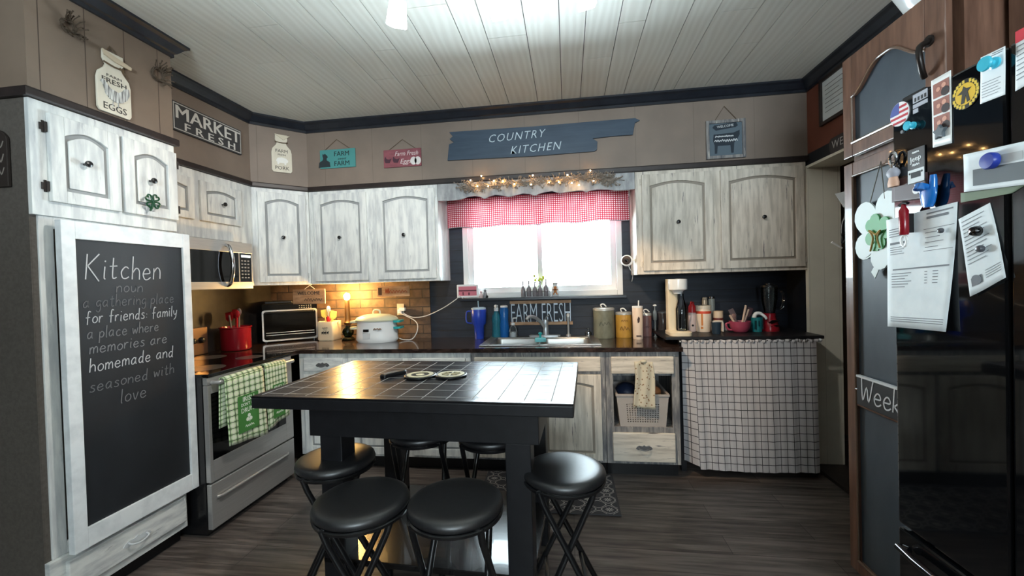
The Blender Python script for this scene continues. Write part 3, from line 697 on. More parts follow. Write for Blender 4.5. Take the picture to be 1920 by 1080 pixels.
# ------------------------------------------------------------------ base cabinets, worktop, sink
fB = FB(BF)
def base_unit(label, x0, x1, mat, parts, group='base cabinets under the worktop', opening=None):
    t = thing('base_cabinet', label, 'cabinet', ((x0+x1)/2, (BF+D)/2, 0), group)
    zb, zt = .105, ZC-.032
    m = MB()
    if opening:
        oa0, oa1, oc0, oc1 = opening
        m.box(x0, x0+.018, BF+.02, D-.01, zb, zt).box(x1-.018, x1, BF+.02, D-.01, zb, zt).box(x0+.018, x1-.018, D-.03, D-.01, zb, zt).box(x0+.018, x1-.018, BF+.02, D-.03, zb, zb+.018).box(x0+.018, x1-.018, BF+.02, D-.03, oc0-.03, oc0-.012).box(x0+.018, x1-.018, BF+.02, D-.03, oc1+.012, oc1+.03)
    elif 'sink' in label:
        m.box(x0, x1, BF+.02, D-.01, zb, .66).box(x0, x0+.018, BF+.02, D-.01, .66, zt).box(x1-.018, x1, BF+.02, D-.01, .66, zt)
    else: m.box(x0, x1, BF+.02, D-.01, zb, zt)
    m.build('body', GREYWOOD, t)
    m = MB(fB)
    m.box(x0, x1, -.02, 0, zt-.035, zt).box(x0, x1, -.02, 0, zb, zb+.03)
    es = sorted(set([x0] + [x1]))
    xs = sorted({round(q, 3) for p in parts for q in (p[1], p[2])})
    edges = [x0] + xs + [x1]
    for i in range(0, len(edges), 2):
        m.box(edges[i]-(.012 if i else 0), edges[i+1]+(.012 if i+1 < len(edges)-1 else 0), -.02, 0, zb+.03, zt-.035)
    cs = [p for p in parts]
    for kind, a0, a1, c0, c1 in parts:
        m.box(a0, a1, -.0195, -.0008, c1-.005, min(c1+.035, zt-.034))
    m.build('face_frame', GREYWOOD if mat is DISTRESS else WHITEWASH, t, bevel=.002)
    for kind, a0, a1, c0, c1 in parts:
        if kind == 'door':
            dd = panel_door(fB, a0, a1, c0, c1, 0, .019, .05, .025).build('door', [mat, BROWNGLAZE if mat is DISTRESS else GLAZE], t, bevel=.0025)
        elif kind in ('drawer', 'pull'):
            dd = MB(fB).box(a0, a1, 0, .019, c0, c1).build('drawer', DISTRESS_H if mat is DISTRESS else WHITEWASH_H, t, bevel=.006)
            if kind == 'pull': ornate_pull(fB, (a0+a1)/2, (c0+c1)/2, .019, dd, .11)
        elif kind == 'front':
            MB(fB).box(a0, a1, 0, .019, c0, c1).build('false_front', DISTRESS_H, t, bevel=.006)
    MB().box(x0+.003, x1-.003, BF+.07, BF+.09, 0, zb).build('toe_kick', BLACK, t)
    return t
base_unit('white base cabinet in the corner beside the range', -2.03, -1.642, WHITEWASH, [('pull', -1.985, -1.672, .735, .838), ('door', -1.985, -1.672, .125, .715)])
base_unit('white base cabinet with two drawers and two doors behind the table', -1.64, -.702, WHITEWASH, [('drawer', -1.603, -1.209, .735, .834), ('door', -1.603, -1.209, .125, .715), ('drawer', -1.138, -.738, .735, .834), ('door', -1.138, -.738, .125, .715)])
base_unit('distressed sink base cabinet with false front and two doors', -.70, .238, DISTRESS, [('front', -.672, .207, .738, .838), ('door', -.672, -.245, .125, .715), ('door', -.222, .207, .125, .715)])
ru = base_unit('distressed base cabinet with open cubby, two drawers and a basket', .24, .722, DISTRESS, [('drawer', .277, .685, .722, .838), ('pull', .277, .685, .125, .322)], opening=(.29, .675, .36, .69))
# carcass filler beside the range
wt = thing('worktop', 'dark espresso worktop running along the back wall around the sink', 'worktop', (-.9, 3.15, ZC-.03))
sx0, sx1, sy0, sy1 = -.635, .205, 2.955, 3.40
m = MB().box(XL+.002, sx0, BF-.03, D-.013, ZC-.03, ZC).box(sx1, .742, BF-.03, D-.002, ZC-.03, ZC).box(sx0, sx1, BF-.03, sy0, ZC-.03, ZC).box(sx0, sx1, sy1, D-.002, ZC-.03, ZC)
m.box(XL+.002, -2.0, 2.712, BF-.03, ZC-.03, ZC)
m.build('slab', COUNTER, wt)
sk = thing('kitchen_sink', 'stainless double-bowl sink set into the worktop under the window', 'sink', ((sx0+sx1)/2, (sy0+sy1)/2, ZC))
bw = .375; bh = .36; bx = [sx0+.045+bw/2, sx1-.045-bw/2]; by = (sy0+sy1)/2-.018
m = MB()
rx0, rx1, ry0, ry1 = sx0-.018, sx1+.018, sy0-.018, sy1+.03
zz0, zz1 = ZC+.0005, ZC+.008
m.box(rx0, bx[0]-bw/2+.004, ry0, ry1, zz0, zz1).box(bx[1]+bw/2-.004, rx1, ry0, ry1, zz0, zz1).box(bx[0]+bw/2-.004, bx[1]-bw/2+.004, ry0, ry1, zz0, zz1)
for b in bx: m.box(b-bw/2+.004, b+bw/2-.004, ry0, by-bh/2+.004, zz0, zz1).box(b-bw/2+.004, b+bw/2-.004, by+bh/2-.004, ry1, zz0, zz1)
m.build('rim', SINKSTEEL, sk, bevel=.003)
for b in bx:
    o = MB().loft([rrect(b, by, bw+.004, bh+.004, .03, ZC+.006), rrect(b, by, bw, bh, .05, ZC-.01), rrect(b, by, bw-.02, bh-.02, .06, ZC-.16), rrect(b, by, bw-.10, bh-.10, .07, ZC-.185)], (False, True)).build('bowl', SINKSTEEL, sk, True, solid=.002)
    MB().lathe([(.04, 0), (.04, .003), (.03, .001)], (b, by, ZC-.184), 20).build('drain', CHROME, sk)
fc = thing('faucet', 'chrome single-lever faucet behind the sink', 'faucet', (-.21, 3.425, ZC+.008))
MB().loft([rrect(-.20, 3.425-.02, .26, .055, .025, ZC+.0085), rrect(-.20, 3.425-.02, .26, .055, .025, ZC+.018), rrect(-.20, 3.405, .24, .04, .018, ZC+.022)]).build('escutcheon', SATIN, fc, True)
MB().lathe([(.026, 0), (.024, .05), (.021, .09), (.024, .10), (.018, .125), (.004, .13)], (-.19, 3.405, ZC+.02), 20).build('body', SATIN, fc, True)
MB().tube([(-.195, 3.40, ZC+.075), (-.225, 3.36, ZC+.13), (-.27, 3.29, ZC+.175), (-.31, 3.23, ZC+.185), (-.325, 3.21, ZC+.165)], lambda t: .015-.003*t, 12, 5).build('spout', SATIN, fc, True)
MB().tube([(-.19, 3.405, ZC+.145), (-.185, 3.38, ZC+.165), (-.165, 3.33, ZC+.185)], .006, 8, 3).build('lever', SATIN, fc, True)
sp = thing('sink_sprayer', 'chrome side sprayer standing right of the faucet', 'sprayer', (-.005, 3.415, ZC+.008))
MB().lathe([(.02, 0), (.02, .012), (.009, .02), (.009, .12), (.013, .13), (.013, .175), (.008, .185)], (-.005, 3.40, ZC+.0085), 16).build('body', SATIN, sp, True)
MB().tube([(-.005, 3.40, ZC+.17), (-.005, 3.37, ZC+.185), (-.005, 3.35, ZC+.18)], .012, 10, 3).build('head', WHITE, sp, True)
p = (.155, 3.405, ZC+.009)
tag(MB().lathe([(.025, 0), (.027, .01), (.024, .03), (.012, .038), (.004, .04), (.004, .05), (.009, .055), (.004, .063)], p, 18).build('sink_strainer', CHROME, None, True), 'small chrome sink stopper on the back right corner of the sink', 'stopper')
sb = thing('dish_scrubber', 'teal sponge scrubber on the sink divider', 'sponge', ((bx[0]+bx[1])/2, by-.06, ZC+.008))
MB().loft([rrect(sb.location.x, sb.location.y, .085, .06, .02, ZC+.009), rrect(sb.location.x, sb.location.y, .085, .06, .02, ZC+.03), rrect(sb.location.x, sb.location.y, .07, .045, .02, ZC+.038)]).build('pad', flat('aqua_sponge', (120, 200, 206), .8), sb, True)
MB().lathe([(.010, 0), (.008, .02), (.016, .035), (.004, .045)], (sb.location.x, sb.location.y, ZC+.037), 14).build('grip', TEAL, sb, True)
# basket in the cubby and the hand towel
bk = thing('storage_basket', 'grey perforated plastic basket in the cubby of the end cabinet', 'basket', (.482, 3.04, .36))
BASK = flat('warm_grey_plastic', (168, 160, 154), .5)
m = MB(); bw0, bw1, bz0, bz1 = .150, .172, .352, .565
fbk = FB(BF+.012)
cx = .482
nx, nz = 13, 9
x0b, x1b = cx-.165, cx+.165
def bx_at(i, z): t = (z-bz0)/(bz1-bz0); hw = bw0+(bw1-bw0)*t; return cx - hw + 2*hw*i
# perforated front: horizontal and vertical webs leave real holes in the middle band
cols = [0, .13] + [.13+.74*(k+1)/nx for k in range(nx)] + [1]
m = MB(fbk)
hz = [bz0+.03 + (bz1-.05-bz0-.03)*k/nz for k in range(nz+1)]
hs = .0075
xc_ = [ (.16 + .68*(k+.5)/nx) for k in range(nx)]
prev = bz0
for k in range(nz):
    zc_ = (hz[k]+hz[k+1])/2
    m.prism([(bx_at(0, prev), prev), (bx_at(1, prev), prev), (bx_at(1, zc_-hs/2), zc_-hs/2), (bx_at(0, zc_-hs/2), zc_-hs/2)], -.006, 0)
    e = 0.
    for q in xc_ + [None]:
        z0_, z1_ = zc_-hs/2, zc_+hs/2
        l0 = bx_at(e, zc_) + (hs/2 if e else 0); r0 = (bx_at(q, zc_) - hs/2) if q is not None else bx_at(1, zc_)
        m.box(l0, r0, -.006, 0, z0_, z1_)
        e = q
    prev = zc_+hs/2
m.prism([(bx_at(0, prev), prev), (bx_at(1, prev), prev), (bx_at(1, bz1), bz1), (bx_at(0, bz1), bz1)], -.006, 0)
m.frame(None)
yb0, yb1 = BF+.012, 3.30
m.loft([[(cx-bw0, yb0+.006, bz0), (cx-bw0, yb1, bz0), (cx-bw0+.005, yb1, bz0), (cx-bw0+.005, yb0+.006, bz0)], [(cx-bw1, yb0+.006, bz1), (cx-bw1, yb1, bz1), (cx-bw1+.005, yb1, bz1), (cx-bw1+.005, yb0+.006, bz1)]])
m.loft([[(cx+bw0, yb0+.006, bz0), (cx+bw0, yb1, bz0), (cx+bw0-.005, yb1, bz0), (cx+bw0-.005, yb0+.006, bz0)], [(cx+bw1, yb0+.006, bz1), (cx+bw1, yb1, bz1), (cx+bw1-.005, yb1, bz1), (cx+bw1-.005, yb0+.006, bz1)]])
m.box(cx-bw0, cx+bw0, yb0+.006, yb1, bz0, bz0+.006).box(cx-bw1, cx+bw1, yb1-.005, yb1, bz0, bz1)
m.build('body', BASK, bk)
m = MB().box(cx-bw1-.006, cx+bw1+.006, yb0-.006, yb0+.008, bz1-.004, bz1+.012).box(cx-bw1-.006, cx-bw1+.01, yb0+.008, yb1, bz1-.004, bz1+.012).box(cx+bw1-.01, cx+bw1+.006, yb0+.008, yb1, bz1-.004, bz1+.012)
m.build('rim', BASK, bk, bevel=.002)
tag(MB().ball((.585, 3.05, .555), .055, (1, 1, .75)).build('food_bag', flat('orange_wrapper', (176, 112, 70), .5), None, True), 'orange-brown wrapped item lying in the grey basket', 'food')
tag(MB().ball((.40, 3.06, .55), .08, (1, 1.2, .8)).build('dark_bag', flat('dark_blue_wrapper', (30, 40, 66), .5), None, True), 'dark blue bag in the grey basket behind the towel', 'bag')
t0 = fB.px(1188, 677); t1 = fB.px(1222, 677); b0_ = fB.px(1188, 763); b1_ = fB.px(1229, 762)
def towel_fn(u, v):
    xa = t0[0]+(t1[0]-t0[0])*u; xb = b0_[0]+(b1_[0]-b0_[0])*u
    x = xa+(xb-xa)*v + .006*math.sin(v*5); z = t0[1]+(b0_[1]-t0[1])*v + .004*math.sin(u*6)
    y = BF - .028 - .007*math.sin(u*12+v*2)*(1-.4*v) - .006*v
    return (x, y, z)
tw = thing('hand_towel', 'cream floral hand towel draped over the end drawer and basket', 'towel', ((t0[0]+t1[0])/2, BF-.028, b0_[1]))
MB().grid(towel_fn, 20, 16).build('cloth', FLORAL, tw, True, solid=.003)
kx = (t0[0]+t1[0])/2
MB().ball((kx, BF-.032, t0[1]+.004), .016, (1.3, .9, .8)).build('top_loop', FLORAL, tw, True)

# ------------------------------------------------------------------ range
XG = -1.968
rg = thing('range', 'stainless electric range with black glass cooktop, left of the table', 'range', (-2.33, 2.345, 0))
fG = FL(XG)
ry0_, ry1_ = 2.008, 2.700
MB().box(XL+.01, XG-.035, ry0_, ry1_, .02, .885).build('body', BLACKMETAL, rg)
MB().box(XL+.08, XG+.004, ry0_-.003, ry1_+.003, .885, .905).build('cooktop', GLASSBLACK, rg, bevel=.004)
for cx_, cy_, r_ in ((-2.15, 2.18, .105), (-2.15, 2.53, .08), (-2.45, 2.18, .08), (-2.45, 2.53, .095)):
    MB().lathe([(r_, 0), (r_, .0005), (r_-.004, .0005)], (cx_, cy_, .9052), 32).build('burner_ring', flat('burner_grey', (60, 60, 64), .3), rg)
zd1 = .872; zd0 = at(fG, 379, 918)[1]
dr_ = MB(fG)
wa0, wa1 = at(fG, 398, 800)[0], at(fG, 537, 794)[0]
wc0, wc1 = at(fG, 403, 862)[1], at(fG, 397, 738)[1]
dr_.box(ry0_, wa0, -.03, 0, zd0+.004, zd1-.03).box(wa1, ry1_, -.03, 0, zd0+.004, zd1-.03).box(wa0, wa1, -.03, 0, zd0+.004, wc0).box(wa0, wa1, -.03, 0, wc1, zd1-.03)
od = dr_.build('oven_door', STEEL, rg, bevel=.003)
MB(fG).box(wa0, wa1, -.028, -.002, wc0, wc1).build('oven_window', GLASSBLACK, od)
MB(fG).box(ry0_, ry1_, -.03, -.002, zd1-.028, zd1+.012).build('control_strip', STEEL, rg, bevel=.002)
hb = MB(fG); hz_ = at(FL(XG+.04), 373, 728)[1]
hb.tube([(ry0_+.03, 0, hz_), (ry0_+.04, .035, hz_), (ry0_+.1, .042, hz_), (ry1_-.1, .042, hz_), (ry1_-.04, .035, hz_), (ry1_-.03, 0, hz_)], .0125, 12, 3)
hb.build('door_handle', STEEL, od, True)
sd = MB(fG).box(ry0_, ry1_, -.03, 0, .045, zd0-.006).build('storage_drawer', STEEL, rg, bevel=.004)
ga0, gz0 = at(fG, 407, 927); ga1, gz1 = at(fG, 540, 853)
gz = (gz0+gz1)/2
MB(fG).tube([(ga0, 0, gz), (ga0+.02, .014, gz), (ga1-.02, .014, gz), (ga1, 0, gz)], .009, 10).build('drawer_grip', STEEL, sd, True)
MB().box(XL+.1, XG-.05, ry0_+.02, ry1_-.02, 0, .045).build('plinth', BLACK, rg)
COPPER = flat('warm_steel', (150, 122, 100), .3, .8)
bg_ = MB(FL(XL+.075)).prism([(ry0_, .905), (ry1_, .905), (ry1_, 1.10), (ry0_, 1.10)], -.065, 0).build('backguard', COPPER, rg, bevel=.006)
for yy in (2.10, 2.17, 2.50, 2.57, 2.64):
    MB().lathe([(.022, 0), (.022, .006), (.018, .022), (.012, .026)], (XL+.075, yy, 1.01), 18, (1, 0, 0)).build('knob', BLACK, bg_, True)
MB(FL(XL+.075)).box(2.26, 2.42, 0, .003, .985, 1.035).build('display', GLASSBLACK, bg_)
# spice jars on the backguard
SPICE = [((168, 96, 60), 'rust-red'), ((196, 176, 140), 'pale tan'), ((120, 84, 52), 'brown'), ((206, 196, 176), 'cream')]
for k, (c_, nm_) in enumerate(SPICE):
    yy = 2.30 + .075*k
    j = thing('spice_jar', 'spice jar with %s contents and white lid on the range back panel' % nm_, 'jar', (XL+.045, yy, 1.101), 'spice jars on the back of the range')
    MB().lathe([(.020, 0), (.022, .004), (.022, .062), (.017, .07)], (XL+.045, yy, 1.1012), 14).build('glass', flat('spice_%d' % k, c_, .2), j, True)
    MB().lathe([(.019, 0), (.019, .018), (.016, .02)], (XL+.045, yy, 1.171), 14).build('lid', WHITE, j, True)
# towels over the oven handle
def hang_towel(label, tl, bl, tr, br, xoff, txt):
    fT = FL(XG+xoff)
    TL, BL, TR, BR = [fT.px(*p) for p in (tl, bl, tr, br)]
    t = thing('dish_towel', label, 'towel', (XG+xoff, (TL[0]+TR[0])/2, BL[1]), 'green plaid towels on the oven handle')
    def fn(u, v):
        w = 1-v
        y = (TL[0]*(1-u)+TR[0]*u)*w + (BL[0]*(1-u)+BR[0]*u)*v; z = (TL[1]*(1-u)+TR[1]*u)*w + (BL[1]*(1-u)+BR[1]*u)*v
        return (XG+xoff + .006*math.sin(u*9)*v + .004*v, y, z)
    MB().grid(fn, 16, 14).build('cloth', PLAID, t, True, solid=.002)
    zt_ = (TL[1]+TR[1])/2
    m = MB().grid(lambda u, v: (XG+.042+.0155*math.cos(math.pi*v), TL[0]*(1-u)+TR[0]*u, (TL[1]*(1-u)+TR[1]*u)+.014*math.sin(math.pi*v)), 4, 8)
    m.grid(lambda u, v: (XG+.0265, TL[0]*(1-u)+TR[0]*u-.01*v, (TL[1]*(1-u)+TR[1]*u)-.27*v), 4, 6)
    m.build('fold_over', PLAID, t, True, solid=.002)
    if txt:
        ca = (TL[0]+TR[0]+BL[0]+BR[0])/4; w_ = (TR[0]-TL[0])*.27; cc = (TL[1]+BL[1])/2-.03
        m = MB(fT).box(ca-w_, ca+w_, .011, .013, cc-.115, cc+.10); m.build('printed_patch', flat('green_print', (66, 126, 56), .8), t)
        m = MB(fT); bb = (.0132, .0140)
        m.text('IRISH', ca, cc+.075, .04, *bb, bold=.012).text("DON'T GET", ca, cc+.044, .026, *bb, xs=.85, bold=.01).text('DRUNK', ca, cc+.010, .04, *bb, xs=.85, bold=.012)
        for q in range(3): m.disc(ca+.014*math.cos(math.radians(90+120*q)), cc-.040+.014*math.sin(math.radians(90+120*q)), .0115, *bb, n=12)
        m.stroke([(ca, cc-.045), (ca+.004, cc-.065)], .004, *bb)
        m.scribble(ca-.03, ca+.035, cc-.085, .014, .003, *bb)
        m.build('printed_words', flat('white_print', (224, 230, 214), .8), t)
    return t
hang_towel('green plaid towel with a shamrock patch on the oven handle', (420.7, 712.6), (429, 836.7), (492.6, 690), (501, 812.6), .062, True)
hang_towel('second green plaid towel, right of the patch towel on the oven handle', (496, 687), (503, 806), (536, 678), (542, 776), .060, True)

# ------------------------------------------------------------------ microwave
XM = -2.30; fM = FL(XM)
ya, yb = 1.99, at(fM, 473, 480)[0]; za, zb_ = at(fM, 472, 541)[1], 1.70
mw = thing('microwave', 'stainless over-range microwave with a curved bar handle', 'microwave', ((XL+XM)/2, (ya+yb)/2, za))
MB().box(XL+.003, XM-.02, ya, min(yb, 2.70), za, 1.704).build('body', BLACKMETAL, mw)
m = MB(fM)
q0 = at(fM, 448, 480)[0]; wz0_, wz1_ = at(fM, 366, 528)[1], at(fM, 366, 453)[1]
m.box(ya, yb, -.02, 0, za, za+.05).box(ya, yb, -.02, 0, zb_-.075, zb_).box(yb-.012, yb, -.02, 0, za+.05, zb_-.075).box(q0-.004, q0+.006, -.02, 0, za+.05, zb_-.075)
m.build('front_frame', STEEL, mw, bevel=.002)
MB(fM).box(ya, q0-.004, -.02, -.002, za+.05, zb_-.075).build('door_glass', GLASSBLACK, mw)
cpn = MB(fM).box(q0+.006, yb-.012, -.02, -.001, za+.05, zb_-.075).build('control_panel', GLASSBLACK, mw)
m = MB(fM)
for i in range(3):
    for j in range(6): m.box(q0+.018+i*(yb-q0-.04)/3, q0+.018+(i+.6)*(yb-q0-.04)/3, 0, .001, za+.075+j*.024, za+.085+j*.024)
m.build('buttons', INK, cpn)
MB(fM).box(q0+.02, yb-.02, 0, .001, zb_-.105, zb_-.088).build('clock_display', flat('lit_display', (220, 236, 240), .4, emit=1.2), cpn)
hy = at(FL(XM+.05), 437, 490)[0]
MB(fM).tube([(hy, 0, za+.025), (hy, .03, za+.05), (hy+.0, .05, (za+zb_)/2), (hy, .03, zb_-.05), (hy, 0, zb_-.03)], .0125, 12, 5).build('handle', CHROME, mw, True)
MB(fM).text('LG', 0, 0, .001) if 0 else None
# ------------------------------------------------------------------ table
ta = -.045
tb = thing('kitchen_table', 'black counter-height table with a tiled top in the middle of the kitchen', 'table', (-.638, 1.907, 0))
tz = .92; tw_, td_ = 1.33, .772
m = MB()
W2, D2 = tw_/2, td_/2
def TB(x0, x1, y0, y1, z0, z1): return MB().box(-.638+x0, -.638+x1, 1.907+y0, 1.907+y1, z0, z1)
m = TB(-W2, W2, -D2, D2, tz-.052, tz-.008)
m.build('table_top', BLACKWOOD, tb, bevel=.004)
TB(-W2+.025, W2-.025, -D2+.025, D2-.025, tz-.008, tz-.001).build('tile_panel', TILE, tb)
m = MB(); o_ = (-.638, 1.907)
for x0, x1, y0, y1 in ((-W2, W2, -D2, -D2+.026), (-W2, W2, D2-.026, D2), (-W2, -W2+.026, -D2+.026, D2-.026), (W2-.026, W2, -D2+.026, D2-.026)): m.box(o_[0]+x0, o_[0]+x1, o_[1]+y0, o_[1]+y1, tz-.009, tz)
m.build('edge_border', flat('black_lacquer_border', (24, 24, 27), .24), tb, bevel=.002)
ax0, ax1, ay0, ay1 = -.44, .53, -.33, .33
m = MB()
for x0, x1, y0, y1 in ((ax0, ax1, ay0, ay0+.03), (ax0, ax1, ay1-.03, ay1), (ax0, ax0+.03, ay0+.03, ay1-.03), (ax1-.03, ax1, ay0+.03, ay1-.03)): m.box(o_[0]+x0, o_[0]+x1, o_[1]+y0, o_[1]+y1, tz-.178, tz-.052)
m.build('apron', BLACKWOOD, tb, bevel=.003)
for x in (-.35, .445):
    for y in (-.27, .27):
        TB(x-.05, x+.05, y-.05, y+.05, 0, tz-.178).build('leg', BLACKWOOD, tb, bevel=.004)
TB(-.40, .495, -.32, .32, .20, .225).build('lower_shelf', flat('dark_gloss_shelf', (30, 28, 28), .22, coat=.3), tb, bevel=.003)
tb.rotation_euler = (0, 0, ta)
def tabletop(u, v): return onZ(u, v, tz)
rm = tabletop(738, 704)
r0 = thing('remote_control', 'small black remote lying on the table left of the trivets', 'remote', (rm.x, rm.y, tz)) 
MB().loft([rrect(rm.x, rm.y, .04, .14, .012, tz+.0005), rrect(rm.x, rm.y, .042, .142, .014, tz+.012), rrect(rm.x, rm.y, .034, .13, .012, tz+.018)]).build('body', BLACK, r0, True)
m = MB()
for i in range(3):
    for j in range(4): m.lathe([(.004, 0), (.004, .0015)], (rm.x-.010+.010*i, rm.y-.045+.02*j, tz+.0175), 8)
m.build('buttons', INK, r0)
r0.rotation_euler = (0, 0, -.5)
TRIV = flat('trivet_cream', (196, 184, 150), .6)
for k, (u, v) in enumerate(((788, 706), (846, 705))):
    p = tabletop(u, v)
    t = thing('trivet', ['round cream and black trivet with a plain centre, nearer the remote', 'round cream and black trivet with spokes, right of the plain one'][k], 'trivet', (p.x, p.y, tz), 'round trivets on the table')
    MB().lathe([(.072, 0), (.076, .003), (.076, .008), (.072, .010), (.066, .008), (.03, .008), (.001, .008)], (p.x, p.y, tz+.0005), 36).build('rim', flat('trivet_black', (30, 30, 30), .4), t, True)
    m = MB().lathe([(.064, 0), (.064, .003), (.044, .003), (.044, 0)], (p.x, p.y, tz+.0088), 36, caps=(False, False))
    if k: 
        for q in range(8):
            an = q*math.pi/4; m.tube([(p.x+.004*math.cos(an), p.y+.004*math.sin(an), tz+.010), (p.x+.05*math.cos(an), p.y+.05*math.sin(an), tz+.010)], .0035, 6)
    else: m.lathe([(.02, 0), (.02, .002), (.001, .0022)], (p.x, p.y, tz+.0088), 20)
    m.build('pattern', TRIV, t, True)
# ------------------------------------------------------------------ stools
def make_stool(label):
    t = thing('bar_stool', label, 'stool', (0, 0, 0), 'folding bar stools round the table')
    z = .600
    MB().lathe([(.02, z-.002), (.152, z-.002), (.160, z+.006), (.163, z+.014), (.159, z+.026), (.149, z+.0325), (.134, z+.0352), (.115, z+.0362), (.08, z+.0367), (.04, z+.0369), (.001, z+.037)], (0, 0, 0), 40).build('seat', VINYL, t, True)
    MB().lathe([(.155, z-.016), (.161, z-.014), (.163, z-.004), (.158, z-.001), (.150, z-.003), (.150, z-.016)], (0, 0, 0), 40, caps=(False, False)).build('seat_ring', BLACKMETAL, t, True)
    for sy in (-1, 1):
        for sx in (-1, 1):
            yt = .095 if sx > 0 else .118
            lg = MB().tube([(sx*.105, sy*yt, z-.004), (sx*.09, sy*yt, z-.05), (-sx*.175, sy*(yt+.03), .012)], .0115, 10).build('leg', BLACKMETAL, t, True)
            MB().lathe([(.016, 0), (.016, .03), (.012, .034)], (-sx*.178, sy*(yt+.0305), .0), 10).build('foot_cap', BLACK, lg, True)
    for sx in (-1, 1):
        yt = .095 if sx > 0 else .118
        t_ = .55
        MB().tube([(sx*(.09-.265*.62), -(yt+.017), .205), (sx*(.09-.265*.62), yt+.017, .205)], .009, 8).build('rung', BLACKMETAL, t, True)
        MB().tube([(sx*.105, -yt, z-.006), (sx*.105, yt, z-.006)], .009, 8).build('cross_bar', BLACKMETAL, t, True)
    return t
def seat_at(u, v): p = onZ(u, v, .636); return (p.x, p.y)
spots = [(seat_at(678, 929), .35, 'black stool at the near side of the table, on the left'),
         (seat_at(854, 932), 1.5, 'black stool at the near side of the table, on the right'),
         (seat_at(1057, 874), .12, 'black stool at the right end of the table, its seat pale with window glare'),
         (seat_at(630, 853), .35, 'black stool at the left end of the table beside the oven'),
         ((-.755, 2.01), 1.65, 'black stool on the far side of the table, left of its neighbour'),
         ((-.39, 1.99), 1.45, 'black stool on the far side of the table, nearer the sink')]
st0 = make_stool(spots[0][2]); st0.location = (*spots[0][0], 0); st0.rotation_euler = (0, 0, spots[0][1])
for xy, rz, lb in spots[1:]: dup(st0, (*xy, 0), rz, lb)
# rug
ra, rb_, rc, rd = onZ(1165, 967, 0), onZ(1152, 888, 0), onZ(905, 890, 0), onZ(890, 965, 0)
m = MB().grid(lambda u, v: (-.60+u*.87, 2.405+v*.50, .008), 8, 6)
tag(m.build('kitchen_rug', RUGM, None, solid=.006), 'grey rug with white flower lattice on the floor before the sink', 'rug')
# ------------------------------------------------------------------ wall decor
def hung_rope(fr, pts, parent, r=.003, b=.006, mat=None):
    return MB(fr).tube([(a, b, c) for a, c in pts], r, 6).build('rope', mat or ROPE, parent)
def jar_outline(a, c0, w, h):
    """bag / jar silhouette from the base up"""
    hw = w/2
    return [(a-hw+.01, c0), (a+hw-.01, c0), (a+hw, c0+.015), (a+hw, c0+h*.52), (a+hw*.9, c0+h*.62), (a+hw*.55, c0+h*.72), (a+hw*.45, c0+h*.78), (a+hw*.62, c0+h*.86), (a+hw*.60, c0+h), (a-hw*.60, c0+h), (a-hw*.62, c0+h*.86), (a-hw*.45, c0+h*.78), (a-hw*.55, c0+h*.72), (a-hw*.9, c0+h*.62), (a-hw, c0+h*.52), (a-hw, c0+.015)]
CREAMBOARD = streaky('cream_painted_board', (206, 198, 180), (222, 215, 198), (4, 4, 1), .3, .7, 4., .7)
GREYINK = flat('soft_black_print', (70, 66, 62), .8)
# egg sign on the pantry
pA = fP.px(180, 215); pB = fP.px(243, 215); ctr = fP.px(212, 215)
js = thing('jar_sign', 'cream jar-shaped FARM FRESH EGGS sign above the pantry', 'sign', (XP+.01, ctr[0], fP.px(212, 215)[1]))
jw = fP.px(243, 170)[0]-fP.px(180, 170)[0]; jc0 = fP.px(212, 216)[1]; jh = fP.px(212, 103)[1]-jc0; ja = ctr[0]
MB(fP).prism(jar_outline(ja, jc0, jw, jh), .004, .014).build('board', CREAMBOARD, js, bevel=.002)
m = MB(fP)
m.fit('FARM', ja-jw*.22, ja+jw*.22, jc0+jh*.585, jc0+jh*.625, .0142, .0152).fit('FRESH', ja-jw*.36, ja+jw*.36, jc0+jh*.48, jc0+jh*.56, .0142, .0152, bold=.005)
m.build('upper_lettering', GREYINK, js)
MB(fP).fit('EGGS', ja-jw*.34, ja+jw*.34, jc0+jh*.05, jc0+jh*.155, .0142, .0152, bold=.008).build('lower_lettering', GREYINK, js)
# galvanised hen on the sign
hc = jc0+jh*.32
m = MB(fP).prism([(ja-.062, hc+.040), (ja-.054, hc+.052), (ja-.042, hc+.050), (ja-.034, hc+.036), (ja-.020, hc+.022), (ja+.012, hc+.016), (ja+.032, hc+.030), (ja+.044, hc+.048), (ja+.060, hc+.052), (ja+.064, hc+.024), (ja+.052, hc-.004), (ja+.030, hc-.026), (ja+.004, hc-.034), (ja-.024, hc-.026), (ja-.042, hc-.006), (ja-.048, hc+.020), (ja-.052, hc+.034)], .0145, .019)
m.tube([(ja-.008, .016, hc-.03), (ja-.012, .016, hc-.055)], .002, 6).tube([(ja+.012, .016, hc-.03), (ja+.012, .016, hc-.055)], .002, 6)
m.build('metal_hen', streaky('corrugated_silver', (120, 120, 118), (226, 226, 222), (1, 60, 4), .42, .58, 3., .35), js)
m = MB(fP).prism([(ja-jw*.34, jc0+jh*.99), (ja-jw*.30, jc0+jh*.91), (ja+jw*.02, jc0+jh*.86), (ja+jw*.50, jc0+jh*.84), (ja+jw*.52, jc0+jh*.89), (ja+.01, jc0+jh*.94)], .015, .022)
m.build('cloth_strip', flat('muslin', (196, 180, 156), .9), js)
m = MB(fP).tube([(ja-jw*.30, .016, jc0+jh*.80), (ja, .020, jc0+jh*.77), (ja+jw*.3, .016, jc0+jh*.80)], .004, 6, 3).tube([(ja+jw*.15, .02, jc0+jh*.8), (ja+jw*.42, .02, jc0+jh*.68)], .003, 6).tube([(ja-.03, .008, jc0+jh*.97), (ja-.01, .008, jc0+jh*1.1), (ja+.03, .008, jc0+jh*.97)], .003, 6)
m.build('rope', ROPE, js)
